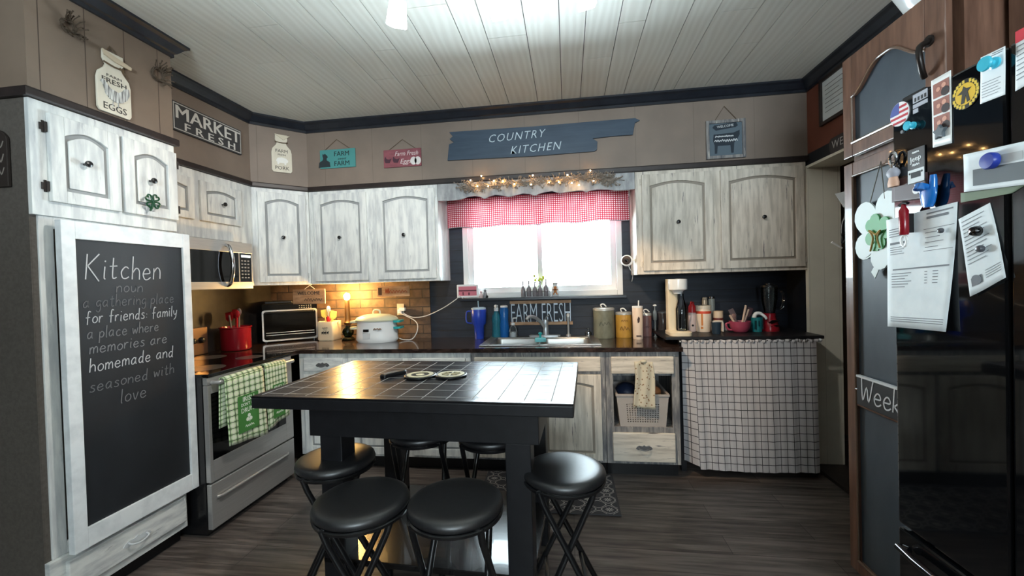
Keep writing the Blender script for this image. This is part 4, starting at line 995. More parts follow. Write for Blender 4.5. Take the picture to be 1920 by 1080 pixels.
# twig wreaths
def wreath(label, u, v, rpx):
    a, c = fP.px(u, v); r = fP.px(u+rpx, v)[0]-a; r = abs(r)*.8
    m = MB(fP)
    for k in range(6):
        rr = r*.46*(1+.12*random.uniform(-1, 1)); ph = random.random()*6
        m.tube([(a+rr*math.cos(t*.42+ph)*(1+.1*math.sin(5*t+k)), .012+.006*math.sin(t*1.7+k), c+rr*math.sin(t*.42+ph)*(1+.1*math.cos(4*t+k))) for t in range(16)], .0036, 5)
    for k in range(24):
        an = random.uniform(-1.6, 1.9) if k % 4 else random.uniform(0, 6.28); L = r*random.uniform(.3, .62); r0 = r*.44
        p0 = (a+r0*math.cos(an), .014, c+r0*math.sin(an)); an2 = an + .7
        p1 = (a+r0*math.cos(an)+L*.5*math.cos(an2), .014+random.uniform(.004, .03), c+r0*math.sin(an)+L*.5*math.sin(an2))
        p2 = (a+r0*math.cos(an)+L*math.cos(an2-.3), .014+random.uniform(.01, .045), c+r0*math.sin(an)+L*math.sin(an2-.3))
        m.tube([p0, p1, p2], .0022, 5); m.ball(p2, .0042, n=6); m.ball(p1, .003, n=6)
    o = m.build('twig_wreath', TWIG, None, True); tag(o, label, 'wreath', 'twig wreaths above the pantry')
wreath('twig wreath with berries left of the jar sign, larger and nearer', 124, 50, 34)
wreath('twig wreath with berries right of the jar sign, by the corner', 293, 140, 27)
# market sign
fU2 = FL(XU)
qa = [at(fU2, 322, 196), at(fU2, 448, 246), at(fU2, 448, 291), at(fU2, 322, 252)]
a0 = fU2.px(300, 220)[0]; a1 = fU2.px(448, 265)[0]; c1 = fU2.px(448, 246)[1]; c0 = fU2.px(448, 291)[1]
a0 = at(fU2, 318, 220)[0]
ms = thing('market_sign', 'dark grey MARKET FRESH sign with white letters on the left wall', 'sign', (XU+.01, (a0+a1)/2, c0))
MB(fU2).box(a0, a1, .003, .02, c0, c1).build('board', flat('charcoal_board', (62, 62, 64), .6), ms, bevel=.002)
m = MB(fU2); hs_ = c1-c0
m.fit('MARKET', at(fU2, 324, 220)[0], at(fU2, 446, 262)[0], c0+hs_*.44, c1-hs_*.12, .0202, .0212, bold=.022)
m.fit('FRESH', at(fU2, 341, 240)[0], at(fU2, 436, 270)[0], c0+hs_*.10, c0+hs_*.36, .0202, .0212, bold=.02, space=1.6)
m.build('lettering', flat('off_white_letters', (212, 210, 204), .6), ms)
m = MB(fU2); rect_frame(m, a0+.006, a1-.006, c0+.008, c1-.008, .006, .0202, .0208); m.build('border_line', flat('pale_line', (196, 194, 188), .6), ms)
# pork jar sign on the diagonal
ja, jc0 = at(FDG, 529, 324); jc1 = at(FDG, 529, 254)[1]; jw = at(FDG, 548, 300)[0]-at(FDG, 510, 300)[0]; jh = jc1-jc0
js = thing('jar_sign', 'small cream jar-shaped sign with a pig on the corner soffit', 'sign', FDG.M @ Vector((ja, .01, jc0)))
MB(FDG).prism(jar_outline(ja, jc0, jw, jh), .004, .014).build('board', CREAMBOARD, js, bevel=.002)
m = MB(FDG).text('FARM', ja, jc0+jh*.56, jh*.12, .0142, .0152).text('FRESH', ja, jc0+jh*.46, jh*.07, .0142, .0152).text('PORK', ja, jc0+jh*.11, jh*.13, .0142, .0152)
m.build('lettering', GREYINK, js)
hc = jc0+jh*.30
m = MB(FDG).prism([(ja-.042, hc), (ja-.03, hc+.022), (ja, hc+.028), (ja+.03, hc+.022), (ja+.045, hc+.005), (ja+.04, hc-.008), (ja+.03, hc-.014), (ja+.028, hc-.03), (ja+.018, hc-.03), (ja+.015, hc-.016), (ja-.018, hc-.016), (ja-.022, hc-.03), (ja-.032, hc-.03), (ja-.034, hc-.012)], .0145, .017)
m.build('pig_shape', flat('white_metal_pig', (230, 228, 222), .4), js)
MB(FDG).prism([(ja-jw*.33, jc0+jh), (ja+jw*.42, jc0+jh*.98), (ja+jw*.1, jc0+jh*.86)], .015, .02).build('cloth_strip', flat('pale_muslin', (206, 196, 176), .9), js)
MB(FDG).tube([(ja-jw*.32, .016, jc0+jh*.80), (ja, .019, jc0+jh*.78), (ja+jw*.32, .016, jc0+jh*.80)], .004, 6, 3).build('rope', ROPE, js)
# rope-hung signs on the back soffit
def rope_sign(name, label, u0, v0, u1, v1, apex, mat):
    a0, c1 = at(fS, u0, v0); a1, c0 = at(fS, u1, v1)
    t = thing(name, label, 'sign', ((a0+a1)/2, S-.01, c0))
    MB(fS).box(a0, a1, .003, .012, c0, c1).build('board', mat, t, bevel=.002)
    pa = at(fS, *apex); hung_rope(fS, [(a0+.12*(a1-a0), c1-.006), pa, (a1-.12*(a1-a0), c1-.006)], t, .0022, .008)
    return t, a0, a1, c0, c1
t, a0, a1, c0, c1 = rope_sign('farm_sign', 'teal rope-hung FARM SWEET FARM sign with a dark hen', 601, 283, 668, 313, (632, 262), flat('teal_board', (74, 142, 140), .7))
w_ = a1-a0; h_ = c1-c0
MB(fS).text('FARM', a0+w_*.62, c0+h_*.74, h_*.36, .0122, .013, bold=.003).text('sweet', a0+w_*.62, c0+h_*.48, h_*.2, .0122, .013, shear=.3).text('FARM', a0+w_*.62, c0+h_*.22, h_*.36, .0122, .013, bold=.003).build('lettering', DARKINK, t)
hx = a0+w_*.13; hc = c0+h_*.2
MB(fS).prism([(hx-.05, hc-.02), (hx+.05, hc-.02), (hx+.045, hc+.02), (hx+.02, hc+.035), (hx+.018, hc+.05), (hx+.03, hc+.06), (hx+.022, hc+.075), (hx+.012, hc+.082), (hx+.006, hc+.09), (hx-.004, hc+.08), (hx-.012, hc+.09), (hx-.016, hc+.074), (hx-.010, hc+.05), (hx-.016, hc+.036), (hx-.045, hc+.02)], .0122, .015).build('hen_shape', flat('dark_slate', (40, 50, 54), .7), t)
t, a0, a1, c0, c1 = rope_sign('egg_sign', 'dusty red rope-hung FARM FRESH EGGS sign', 720, 283, 791, 311, (755, 262), streaky('dusty_red_board', (122, 66, 74), (150, 84, 92), (3, 3, 9), .3, .7, 4., .7))
w_ = a1-a0; h_ = c1-c0
MB(fS).text('Farm Fresh', a0+w_*.61, c0+h_*.74, h_*.36, .0122, .013, xs=.85, shear=.3).text('Eggs', a0+w_*.58, c0+h_*.30, h_*.38, .0122, .013, shear=.3).build('lettering', flat('cream_letters', (220, 206, 204), .7), t)
m = MB(fS)
for k in (0, 1): m.disc(a0+w_*(.80+.11*k), c0+h_*.30, h_*.19, .0122, .0135, 18, 1.2)
m.build('egg_shapes', flat('egg_white', (226, 220, 216), .6), t)
m = MB(fS)
for k in (0, 1):
    ex = a0+w_*(.12+.22*k); ec = c0+h_*.42
    m.prism([(ex-.03, ec), (ex-.022, ec-.022), (ex+.012, ec-.024), (ex+.03, ec+.012), (ex+.006, ec+.004), (ex-.014, ec+.012), (ex-.018, ec+.026), (ex-.026, ec+.022)], .0122, .0135)
m.build('hen_shapes', flat('dark_plum', (74, 44, 56), .7), t)
# long navy COUNTRY KITCHEN plank
cs = [at(fS, *p) for p in ((843, 249), (1000, 238.5), (1120, 228.5), (1190, 223), (1199, 227), (1190, 232), (1186, 254), (1150, 256.5), (1111, 261), (1120, 267), (1119, 282), (1114, 285), (1000, 294), (840, 302), (843, 272), (852, 268), (844, 262), (850, 257))]
ck = thing('kitchen_sign', 'long blue-black ragged plank sign reading COUNTRY KITCHEN over the window', 'sign', ((cs[0][0]+cs[4][0])/2, S-.01, min(c for a, c in cs)))
MB(fS).prism(cs, .002, .018).build('board', streaky('blue_black_plank', (42, 60, 78), (58, 76, 94), (1, 3, 9), .3, .7, 4., .5), ck, bevel=.002)
m = MB(fS)
l1, l2 = at(fS, 967, 257.5), at(fS, 1003, 279.5)
rr = math.atan2(at(fS, 1020, 252)[1]-at(fS, 917, 262)[1], at(fS, 1020, 252)[0]-at(fS, 917, 262)[0])
PBL = flat('pale_blue_letters', (196, 212, 220), .6)
m.text('COUNTRY', *l1, .085, .0182, .0192, shear=.3, space=1.18, xs=.95, bold=-.008, rot=.03)
m.build('upper_lettering', PBL, ck)
MB(fS).text('KITCHEN', *l2, .085, .0182, .0192, shear=.3, space=1.18, xs=.95, bold=-.008, rot=.03).build('lower_lettering', PBL, ck)
# framed welcome sign
a0, c1 = at(fS, 1322, 229); a1, c0 = at(fS, 1397, 297)
c1 = at(fS, 1360, 226)[1]; c0 = at(fS, 1360, 298)[1]
t = thing('welcome_picture', 'square white-framed sign with dark lettering hung by rope on the right soffit', 'sign', ((a0+a1)/2, S-.01, c0))
m = MB(fS); rect_frame(m, a0, a1, c0, c1, .022, .002, .022); m.build('frame', GREYWOOD, t, bevel=.002)
MB(fS).box(a0+.022, a1-.022, .002, .010, c0+.022, c1-.022).build('panel', flat('slate_panel', (92, 106, 116), .7), t)
w_ = a1-a0; h_ = c1-c0; ca = (a0+a1)/2
m = MB(fS).prism([(ca-w_*.33, c0+h_*.82), (ca-w_*.28, c0+h_*.88), (ca+w_*.28, c0+h_*.92), (ca+w_*.32, c0+h_*.84), (ca+w_*.26, c0+h_*.80), (ca-w_*.24, c0+h_*.74)], .0102, .0112)
m.prism([(ca-w_*.32, c0+h_*.48), (ca-w_*.30, c0+h_*.64), (ca+w_*.2, c0+h_*.66), (ca+w_*.36, c0+h_*.72), (ca+w_*.36, c0+h_*.60), (ca+w_*.28, c0+h_*.46), (ca+w_*.22, c0+h_*.40), (ca+w_*.2, c0+h_*.14), (ca+w_*.14, c0+h_*.14), (ca+w_*.12, c0+h_*.34), (ca-w_*.2, c0+h_*.34), (ca-w_*.22, c0+h_*.14), (ca-w_*.28, c0+h_*.14), (ca-w_*.28, c0+h_*.36)], .0102, .0112)
m.build('dark_shapes', flat('dark_slate_print', (40, 50, 60), .7), t)
MB(fS).text('WELCOME', ca, c0+h_*.84, h_*.085, .0114, .0122, rot=.08, bold=.004).scribble(ca-w_*.26, ca+w_*.2, c0+h_*.58, h_*.04, .004, .0114, .0122, 2).scribble(ca-w_*.28, ca+w_*.3, c0+h_*.47, h_*.06, .005, .0114, .0122, 3).build('lettering', flat('chalk_letters', (214, 218, 220), .7), t)
hung_rope(fS, [(a0+.06, c1-.004), at(fS, 1357, 200), (a1-.05, c1-.004)], t, .0025, .008)
# right wall: framed certificate, WELCOME plaque
fX = FR(XR)
a0, c1 = at(fX, 1540, 150); a1 = a0+.30; c0 = at(fX, 1545, 236)[1]; c1 = at(fX, 1545, 148)[1]
t = thing('framed_certificate', 'white printed certificate in a dark frame high on the rust wall', 'picture', (XR-.01, -(a0+a1)/2, c0))
m = MB(fX); rect_frame(m, a0, a1, c0, c1, .022, .001, .02); m.build('frame', flat('dark_wood_frame', (46, 34, 30), .4), t, bevel=.002)
MB(fX).box(a0+.022, a1-.022, .001, .008, c0+.022, c1-.022).build('paper', PAPER, t)
m = MB(fX)
for k in range(7): m.box(a0+.05, a1-.05-.03*(k % 3), .008, .0086, c1-.06-.028*k, c1-.056-.028*k)
m.build('printed_lines', INK, t)
a0, c1 = at(fX, 1559, 262); a1 = a0+.52; c0 = at(fX, 1562, 289)[1]
t = thing('welcome_plaque', 'dark WELCOME plaque over the doorway, mostly behind the tall cabinet', 'sign', (XR-.01, -(a0+a1)/2, c0))
MB(fX).prism([(a0+.02, c0), (a1-.02, c0), (a1, c0+.03), (a1, c1-.02), (a1-.02, c1), (a0+.02, c1), (a0, c1-.02), (a0, c0+.03)], .002, .016).build('board', flat('smoky_plaque', (64, 58, 58), .6), t, bevel=.002)
MB(fX).text('WELCOME', a0+.03, (c0+c1)/2, (c1-c0)*.72, .0162, .0172, align='LEFT', space=1.1).build('lettering', flat('pale_grey_letters', (176, 172, 170), .6), t)
# arched dark sign on the pantry side
fN = FB(YP0)
a1, _ = at(fN, 22, 300); c1 = at(fN, 10, 241)[1]; c0 = at(fN, 10, 352)[1]; w_ = .17; a0 = a1-w_
t = thing('arched_sign', 'dark arched sign hanging on the near side of the pantry, cut by the left edge', 'sign', ((a0+a1)/2, YP0-.01, c0))
MB(fN).prism([(a0, c0), (a1, c0)] + [(a1-w_/2+w_/2*math.cos(math.pi*i/12), c1-.05+.05*math.sin(math.pi*i/12)) for i in range(13)], .003, .014).build('board', flat('dark_brown_board', (46, 38, 34), .6), t, bevel=.002)
MB(fN).scribble(a1-.14, a1-.015, c0+.17, .03, .005, .0142, .015, 4).scribble(a1-.14, a1-.015, c0+.115, .03, .005, .0142, .015, 5).scribble(a1-.14, a1-.015, c0+.06, .03, .005, .0142, .015, 6).build('lettering', flat('dim_letters', (130, 122, 114), .7), t)
# shamrock on the pantry knob
a, c = fP.px(272, 381)
t = thing('shamrock_ornament', 'dark green glittery shamrock hanging from the right pantry door knob', 'ornament', (XP+.04, a, c-.04))
m = MB(fP)
for q in range(4):
    an = math.radians(45+90*q+8); hx, hz = a+.023*math.cos(an), c+.006+.023*math.sin(an)
    pts = []
    for i in range(19):
        tt = 2*math.pi*i/18; X = .016*math.sin(tt)**3; Y = .0012*(13*math.cos(tt)-5*math.cos(2*tt)-2*math.cos(3*tt)-math.cos(4*tt))
        ca_, sa_ = math.cos(an-math.pi/2), math.sin(an-math.pi/2)
        pts.append((hx+X*ca_-Y*sa_, .046, hz+X*sa_+Y*ca_))
    m.tube(pts, .0042, 6)
m.tube([(a-.002, .046, c), (a-.008, .046, c-.03), (a-.016, .046, c-.042)], .005, 6)
m.build('leaves', DARKGREEN, t, True)
kc = fP.px(276, 340)
MB(fP).tube([(a, .046, c+.03), (kc[0]+.004, .040, kc[1]+.004)], .0015, 6).build('cord', flat('white_string', (200, 200, 196), .8), t)

# ------------------------------------------------------------------ window dressing
fV = FB(3.385)
va0, va1 = at(fV, 836, 400)[0], at(fV, 1182, 390)[0]; va0 = max(va0, -.985); va1 = min(va1, .495)
vz0a, vz0b = at(fV, 845, 429)[1], at(fV, 1170, 412)[1]
vt = thing('window_valance', 'red gingham valance curtain hanging behind the scalloped board', 'curtain', ((va0+va1)/2, 3.385, vz0a))
def vfn(u, v):
    x = va0+(va1-va0)*u
    f = math.sin(u*31+.8*math.sin(u*9))*.5+math.sin(u*67+1)*.25
    y = 3.385 - .016*f*(.35+.65*v) - .01*v
    zt_ = 2.075; zb_2 = vz0a+(vz0b-vz0a)*u + .006*math.sin(u*24)
    return (x, y, zt_+(zb_2-zt_)*v)
MB().grid(vfn, 160, 24).build('cloth', GINGHAM, vt, True)
m = MB().tube([vfn(u/80, 1.0) for u in range(81)], .003, 6); m.build('hem', flat('grey_hem', (120, 110, 112), .8), vt)
rd = thing('curtain_rod', 'thin white curtain rod carrying the gingham valance', 'rod', (-.24, 3.40, 2.06))
MB().tube([(-.992, 3.415, 2.06), (.505, 3.415, 2.06)], .007, 10).build('rod', WHITEMETAL, rd)
m = MB()
for x in (-.992, .505):
    sgn = 1 if x < 0 else -1
    m.box(x, x+sgn*.012, 3.40, 3.43, 2.03, 2.09)
m.build('bracket', WHITEMETAL, rd)
# garland with fairy lights
gp = [at(fS, *p) for p in ((866, 352), (900, 352), (945, 346), (1000, 343), (1050, 340), (1100, 335), (1130, 335), (1152, 340))]
GARL = flat('dried_greenery', (150, 138, 126), .85)
BULB = flat('warm_fairy_light', (255, 196, 120), .4, emit=130.)
ga = thing('twig_garland', 'dried twig garland with tiny warm lights along the top of the valance board', 'garland', (gp[3][0], S-.03, gp[0][1]-.05))
def gpos(t):
    i = min(int(t*(len(gp)-1)), len(gp)-2); f = t*(len(gp)-1)-i
    return gp[i][0]*(1-f)+gp[i+1][0]*f, gp[i][1]*(1-f)+gp[i+1][1]*f
m = MB(fS)
m.tube([(gpos(i/40)[0], .02+.008*math.sin(i), gpos(i/40)[1]+.008*math.sin(i*1.3)) for i in range(41)], .004, 6)
for k in range(520):
    t_ = random.random(); a, c = gpos(t_); an = random.uniform(0, 6.28); L = random.uniform(.02, .065)
    if t_ > .9: L *= 1.2
    p1 = (a+L*math.cos(an), .012+random.uniform(0, .05), c+L*.8*math.sin(an))
    m.tube([(a, .02, c), ((a+p1[0])/2+random.uniform(-.006, .006), .02+random.uniform(0, .02), (c+p1[2])/2), p1], .0024, 4)
    m.ball(p1, random.uniform(.005, .009), n=5)
m.build('twigs', GARL, ga)
for u, v in ((885, 341), (905, 333), (898, 352), (928, 342), (945, 343), (918, 352), (966, 348), (1000, 332), (997, 349), (1030, 345), (1048, 344), (1064, 331), (1072, 346), (1106, 323), (1112, 342), (1085, 350)):
    a, c = at(fS, u, v)
    MB(fS).ball((a, .05, c), .0048, n=8).build('light_bulb', BULB, ga, True)
# sill things
SY = 3.43
fK = FB(SY)
def onsill(u): return fK.px(u, 553)[0]
sz = wz0+.0005
tr = onsill(1003)
cdy = thing('bottle_caddy', 'small wire caddy holding clear glass bottles on the window sill', 'caddy', (tr, SY, sz))
x0, x1 = fK.px(985, 550)[0], fK.px(1031, 550)[0]
m = MB().box(x0, x1, SY-.03, SY+.025, sz, sz+.004)
for yy in (SY-.03, SY+.025): m.tube([(x0, yy, sz+.004), (x0, yy, sz+.045), (x1, yy, sz+.045), (x1, yy, sz+.004)], .002, 6)
m.build('rack', flat('grey_wire', (110, 108, 108), .4, .6), cdy)
def bottle(label, u, h, r, name='glass_bottle'):
    x = fK.px(u, 550)[0]
    z0 = sz+.0045 if x0 < x < x1 else sz
    o = MB().lathe([(r*.9, 0), (r, .006), (r, h*.42), (r*.75, h*.56), (r*.36, h*.70), (r*.32, h*.92), (r*.45, h*.94), (r*.42, h)], (x, SY, z0), 18).build(name, GREYGLASS, None, True)
    tag(o, label, 'bottle', 'clear glass bottles on the window sill'); return o
bottle('slim long-necked clear bottle, leftmost on the window sill', 981, .135, .019)
for k, (u, h) in enumerate(((992, .13), (1003, .12), (1013, .125), (1024, .14))):
    bottle(['clear glass bottle in the wire caddy, first from the left', 'clear glass bottle in the wire caddy, second from the left', 'clear glass bottle in the wire caddy, third from the left', 'clear glass bottle in the wire caddy, rightmost and tallest'][k], u, h, .0205)
px_ = fK.px(1010, 522)
t = thing('sill_flowers', 'yellow-green flower sprig rising behind the sill bottles', 'plant', (px_[0], SY+.034, sz))
MB().lathe([(.011, 0), (.012, .004), (.012, .05), (.008, .07)], (px_[0], SY+.034, sz), 10).build('stem_holder', CLEAR, t, True)
m = MB(); m2 = MB()
for k in range(16):
    dx = random.uniform(-.05, .04); z_ = px_[1]+random.uniform(-.02, .025); y_ = SY+.03+random.uniform(-.004, .006)
    m.tube([(px_[0], SY+.034, sz+.06), (px_[0]+dx*.5, SY+.034, (z_+sz+.06)/2), (px_[0]+dx, y_, z_)], .0012, 4)
    m2.ball((px_[0]+dx, y_, z_), random.uniform(.008, .014), (1, .5, .8), 6)
m.build('stems', flat('flower_stem_green', (120, 140, 60), .6), t); m2.build('blossoms', flat('yellow_green_bloom', (206, 214, 90), .6), t)
gx = fK.px(1041, 535)[0]
t = thing('sill_figurine', 'white jar with an orange gingerbread figure on the window sill', 'figurine', (gx, SY, sz))
MB().lathe([(.024, 0), (.027, .006), (.027, .075), (.02, .088), (.02, .10)], (gx, SY, sz), 20).build('jar', WHITEGLOSS, t, True)
m = MB(FB(SY-.0265)); zc_ = sz+.05
m.disc(gx, zc_+.022, .013, 0, .003, 14).prism([(gx-.012, zc_-.02), (gx+.012, zc_-.02), (gx+.011, zc_+.012), (gx-.011, zc_+.012)], 0, .003)
m.stroke([(gx-.022, zc_+.008), (gx, zc_+.004), (gx+.022, zc_+.008)], .008, 0, .003).stroke([(gx-.006, zc_-.014), (gx-.016, zc_-.034)], .009, 0, .003).stroke([(gx+.006, zc_-.014), (gx+.016, zc_-.034)], .009, 0, .003)
m.build('gingerbread_shape', flat('gingerbread_orange', (196, 120, 60), .6), t)
MB().lathe([(.022, 0), (.022, .012), (.008, .016)], (gx, SY, sz+.10), 16).build('lid', flat('grey_lid', (140, 136, 132), .4), t, True)
fx = fK.px(906, 548)[0]
t = thing('sill_figurine', 'pair of small grey and white figures beside the photo frame on the sill', 'figurine', (fx, SY, sz))
MB().lathe([(.018, 0), (.02, .01), (.012, .035), (.006, .045)], (fx-.018, SY, sz), 12).ball((fx-.018, SY, sz+.05), .011).build('pink_figure', flat('pale_pink', (206, 180, 178), .5), t, True)
MB().lathe([(.016, 0), (.02, .012), (.013, .045), (.007, .056)], (fx+.016, SY, sz), 12).ball((fx+.016, SY, sz+.062), .012).build('grey_figure', flat('grey_figure', (130, 130, 134), .5), t, True)
MB().ball((fx+.034, SY-.012, sz+.012), .011).build('dark_foot', BLACK, t, True)
# digital frame at the left end of the sill
fq = FB(3.40)
pa0, pc1 = at(fq, 856, 534); pa1, pc0 = at(fq, 897, 558)
t = thing('photo_display', 'white digital photo frame with a reddish picture at the left end of the sill', 'frame', ((pa0+pa1)/2, 3.40, pc0))
m = MB(fq).box(pa0, pa1, -.018, 0, pc0, pc1); m.build('casing', WHITEGLOSS, t, bevel=.006)
MB(fq).box(pa0+.016, pa1-.014, .0, .001, pc0+.018, pc1-.016).build('screen', flat('reddish_screen', (150, 86, 96), .3, emit=.5), t)
w_ = pa1-pa0
MB(fq).box(pa0+.016, pa1-.014, .001, .0014, pc0+.055, pc0+.066).box(pa0+.05, pa0+.06, .001, .0014, pc0+.022, pc0+.05).box(pa0+.10, pa0+.112, .001, .0014, pc0+.022, pc0+.045).build('picture_shapes', flat('dark_wine', (74, 30, 44), .4), t)
m = MB(FB(3.372)).tube([(pa0+.03, 0, pc0+.02), (pa0+.06, -.06, pc0-.02)], .004, 6).build('stand', WHITE, t)
# cords and outlet
ox, oz = FB(D-.012).px(752, 580)
t = thing('wall_outlet', 'white outlet with a plug-in adapter on the backsplash behind the slow cooker', 'outlet', (ox, D-.02, oz-.03))
MB(FB(D-.012)).box(ox-.035, ox+.03, 0.0005, .006, oz-.05, oz+.05).build('cover_plate', flat('almond_plate', (196, 188, 172), .4), t, bevel=.002)
MB(FB(D-.018)).box(ox-.02, ox+.02, 0, .03, oz-.035, oz).build('plug', WHITE, t, bevel=.004)
MB(FB(D-.018)).box(ox+.0, ox+.05, .005, .04, oz-.012, oz+.016).build('adapter', WHITE, t, bevel=.004)
CORD = flat('white_cord', (214, 212, 208), .5)
def P_(fr, u, v, b=0.): a, c = fr.px(u, v); return fr.M @ Vector((a, b, c))
fc1 = FB(D-.05)
tag(MB().tube([P_(fc1, 757, 588), P_(fc1, 775, 595), P_(fc1, 800, 592), P_(fc1, 830, 578), P_(fc1, 850, 565), P_(FB(3.425), 862, 556)], .004, 8, 6).build('power_cord', CORD, None, True), 'white cord running from the outlet up to the photo frame', 'cord')
# security camera on the right cabinet side
cx_, cc_ = FB(3.26).px(1177, 489)
t = thing('security_camera', 'small white security camera on the side of the right wall cabinet', 'camera', (cx_, 3.26, cc_))
ax = Vector((-.25, -.9, .12)).normalized(); c0_ = Vector((cx_-.005, 3.26, cc_))
MB().lathe([(.02, -.045), (.036, -.03), (.043, 0), (.043, .02), (.038, .026)], c0_, 24, ax).build('housing', WHITEGLOSS, t, True)
MB().lathe([(.034, 0), (.034, .002), (.001, .003)], c0_+ax*.0262, 24, ax).build('face', flat('dark_lens_face', (40, 30, 28), .15), t, True)
MB().lathe([(.013, 0), (.011, .004), (.001, .006)], c0_+ax*.0285, 16, ax).build('lens', GLASSBLACK, t, True)
MB().tube([c0_-ax*.03, (cx_+.03, 3.27, cc_+.0), (.511, 3.27, cc_+.003)], .010, 10, 3).build('mount', WHITE, t, True)
tag(MB().tube([c0_-ax*.04+Vector((0, 0, -.015)), (cx_+.02, 3.30, cc_-.06), (.505, 3.33, cc_-.10), (.507, 3.40, cc_-.16)], .0022, 6, 5).build('camera_cord', CORD, None, True), 'thin white cord trailing from the security camera', 'cord')
# ------------------------------------------------------------------ things on the worktop
def base(u, v, z, ymax=3.40):
    d = ray(u, v); t = (z-CAM_H)/d.z; p = EYE + d*t
    if p.y > ymax: p = EYE + d*(ymax/d.y); p.z = z
    return p, (p-EYE).dot(_F)/F_PX
def hgt(p, u, v): return FB(p.y).px(u, v)[1]
ZW = ZC+.0006
# red crock with utensils on the cooktop
p, k = base(443, 657, .9055); p = Vector((-2.38, 2.60, .9058)) if p.x < -2.6 else p
p, k = base(443, 655, .906)
r_ = 25*k
t = thing('utensil_crock', 'red ceramic crock on the cooktop holding red utensils', 'crock', (p.x, p.y, .906))
h_ = hgt(p, 443, 612)-.906
MB().lathe([(r_*.92, 0), (r_, .012), (r_, h_*.93), (r_*1.06, h_*.95), (r_*1.06, h_), (r_*.96, h_), (r_*.92, h_*.9), (r_*.9, .02), (.001, .015)], (p.x, p.y, .906), 32).build('pot', RED, t, True)
GREYUT = flat('grey_utensil', (120, 112, 108), .45)
def utensil(name, label, b, top, r, mat, head, group, w=.03):
    o = MB(); b = Vector(b); tp = Vector(top); d = (tp-b).normalized()
    o.tube([b, tp-d*.05], r, 8)
    if head == 'spoon': o.ball(tp-d*.025, .026, (.8, .35, 1.15), 10)
    elif head == 'spat':
        s_ = d.cross(Vector((0, 1, 0))).normalized()*w; n_ = Vector((0, .003, 0)); a_ = tp-d*.07
        o.loft([[a_-s_*.5-n_, a_+s_*.5-n_, a_+s_*.5+n_, a_-s_*.5+n_], [tp-d*.05-s_-n_, tp-d*.05+s_-n_, tp-d*.05+s_+n_, tp-d*.05-s_+n_], [tp-s_*.9-n_, tp+s_*.9-n_, tp+s_*.9+n_, tp-s_*.9+n_]])
    else: o.tube([tp-d*.05, tp], r*1.1, 8)
    return tag(o.build(name, mat, None, True), label, 'utensil', group)
for dx, dy, tx, tz_, mt, hd, lb in ((-.02, 0, -.055, .13, REDPLASTIC, 'spat', 'red spatula in the red crock, leaning left'), (.0, .02, -.01, .15, REDPLASTIC, 'spat', 'red slotted turner upright in the red crock'), (.02, -.01, .03, .14, REDPLASTIC, 'spoon', 'red spoon in the red crock, leaning right'),
                               (-.01, -.02, -.03, .11, GREYUT, 'rod', 'thin grey handle at the front of the red crock'), (.025, .02, .02, .155, GREYUT, 'spoon', 'grey spoon at the back of the red crock')):
    utensil('kitchen_utensil', lb, (p.x+dx*.6, p.y+dy*.6, .93), (p.x+tx, p.y+dy, .906+h_+tz_-.02), .006, mt, hd, 'utensils in the red crock')
# toaster oven
pL, pR = onZ(492, 645, ZC), onZ(597, 636, ZC)
u_ = (pR-pL).normalized(); n_ = Vector((u_.y, -u_.x, 0)); wdt = (pR-pL).length
FT = Frame(pL, u_, n_)
htop = FT.px(540, 569)[1]
dep = .27
ct = pL + u_*wdt/2 - n_*dep/2
t = thing('toaster_oven', 'black toaster oven with a silver-edged glass door in the corner', 'oven', (ct.x, ct.y, ZC))
MB(FT).box(.004, wdt-.004, -dep, -.012, .016, htop).build('body', BLACK, t, bevel=.008)
m = MB(FT)
for a in (.03, wdt-.03):
    for b in (-.04, -dep+.04): m.cyl((a, b, .0006), (a, b, .018), .012, n=10)
m.build('feet', BLACK, t)
MB(FT).box(.003, wdt-.003, -.012, 0, htop*.82, htop-.004).build('control_panel', GLASSBLACK, t, bevel=.002)
m = MB(FT)
for k2 in range(6): m.box(wdt*.66+k2*.018, wdt*.66+k2*.018+.009, 0, .001, htop*.86, htop*.89); m.box(wdt*.66+k2*.018, wdt*.66+k2*.018+.009, 0, .001, htop*.92, htop*.94)
m.build('buttons', INK, t)
loops = [[(a, b_, c) for a, c, _ in rrect(wdt/2, htop*.42+.008, wdt-.006-q*2, htop*.80-q*2, .02, 0)] for q, b_ in ((0, -.012), (0, .006), (.012, .006), (.012, -.004))]
m = MB(FT).loft(loops, (False, False)); dd = m.build('door_frame', STEEL, t, True)
MB(FT).prism([(a, c) for a, c, _ in rrect(wdt/2, htop*.42+.008, wdt-.03, htop*.80-.024, .014, 0)], -.011, -.002).build('door_glass', GLASSBLACK, dd)
m = MB(FT)
for c in (htop*.2, htop*.26): m.tube([(.03, .0, c), (wdt-.03, .0, c)], .0022, 6)
m.build('rack', STEEL, dd)
MB(FT).tube([(.03, 0, htop*.78), (.035, .03, htop*.78), (wdt-.035, .03, htop*.78), (wdt-.03, 0, htop*.78)], .007, 8).build('handle', BLACK, dd, True)
tag(MB(FT).frame(Frame(pL+Vector((0, 0, htop+.0005)), u_, n_)).box(wdt*.06, wdt*.55, -dep+.03, -.05, .0, .022).build('baking_tray', BLACK, None, bevel=.006), 'dark flat tray lying on top of the toaster oven', 'tray')
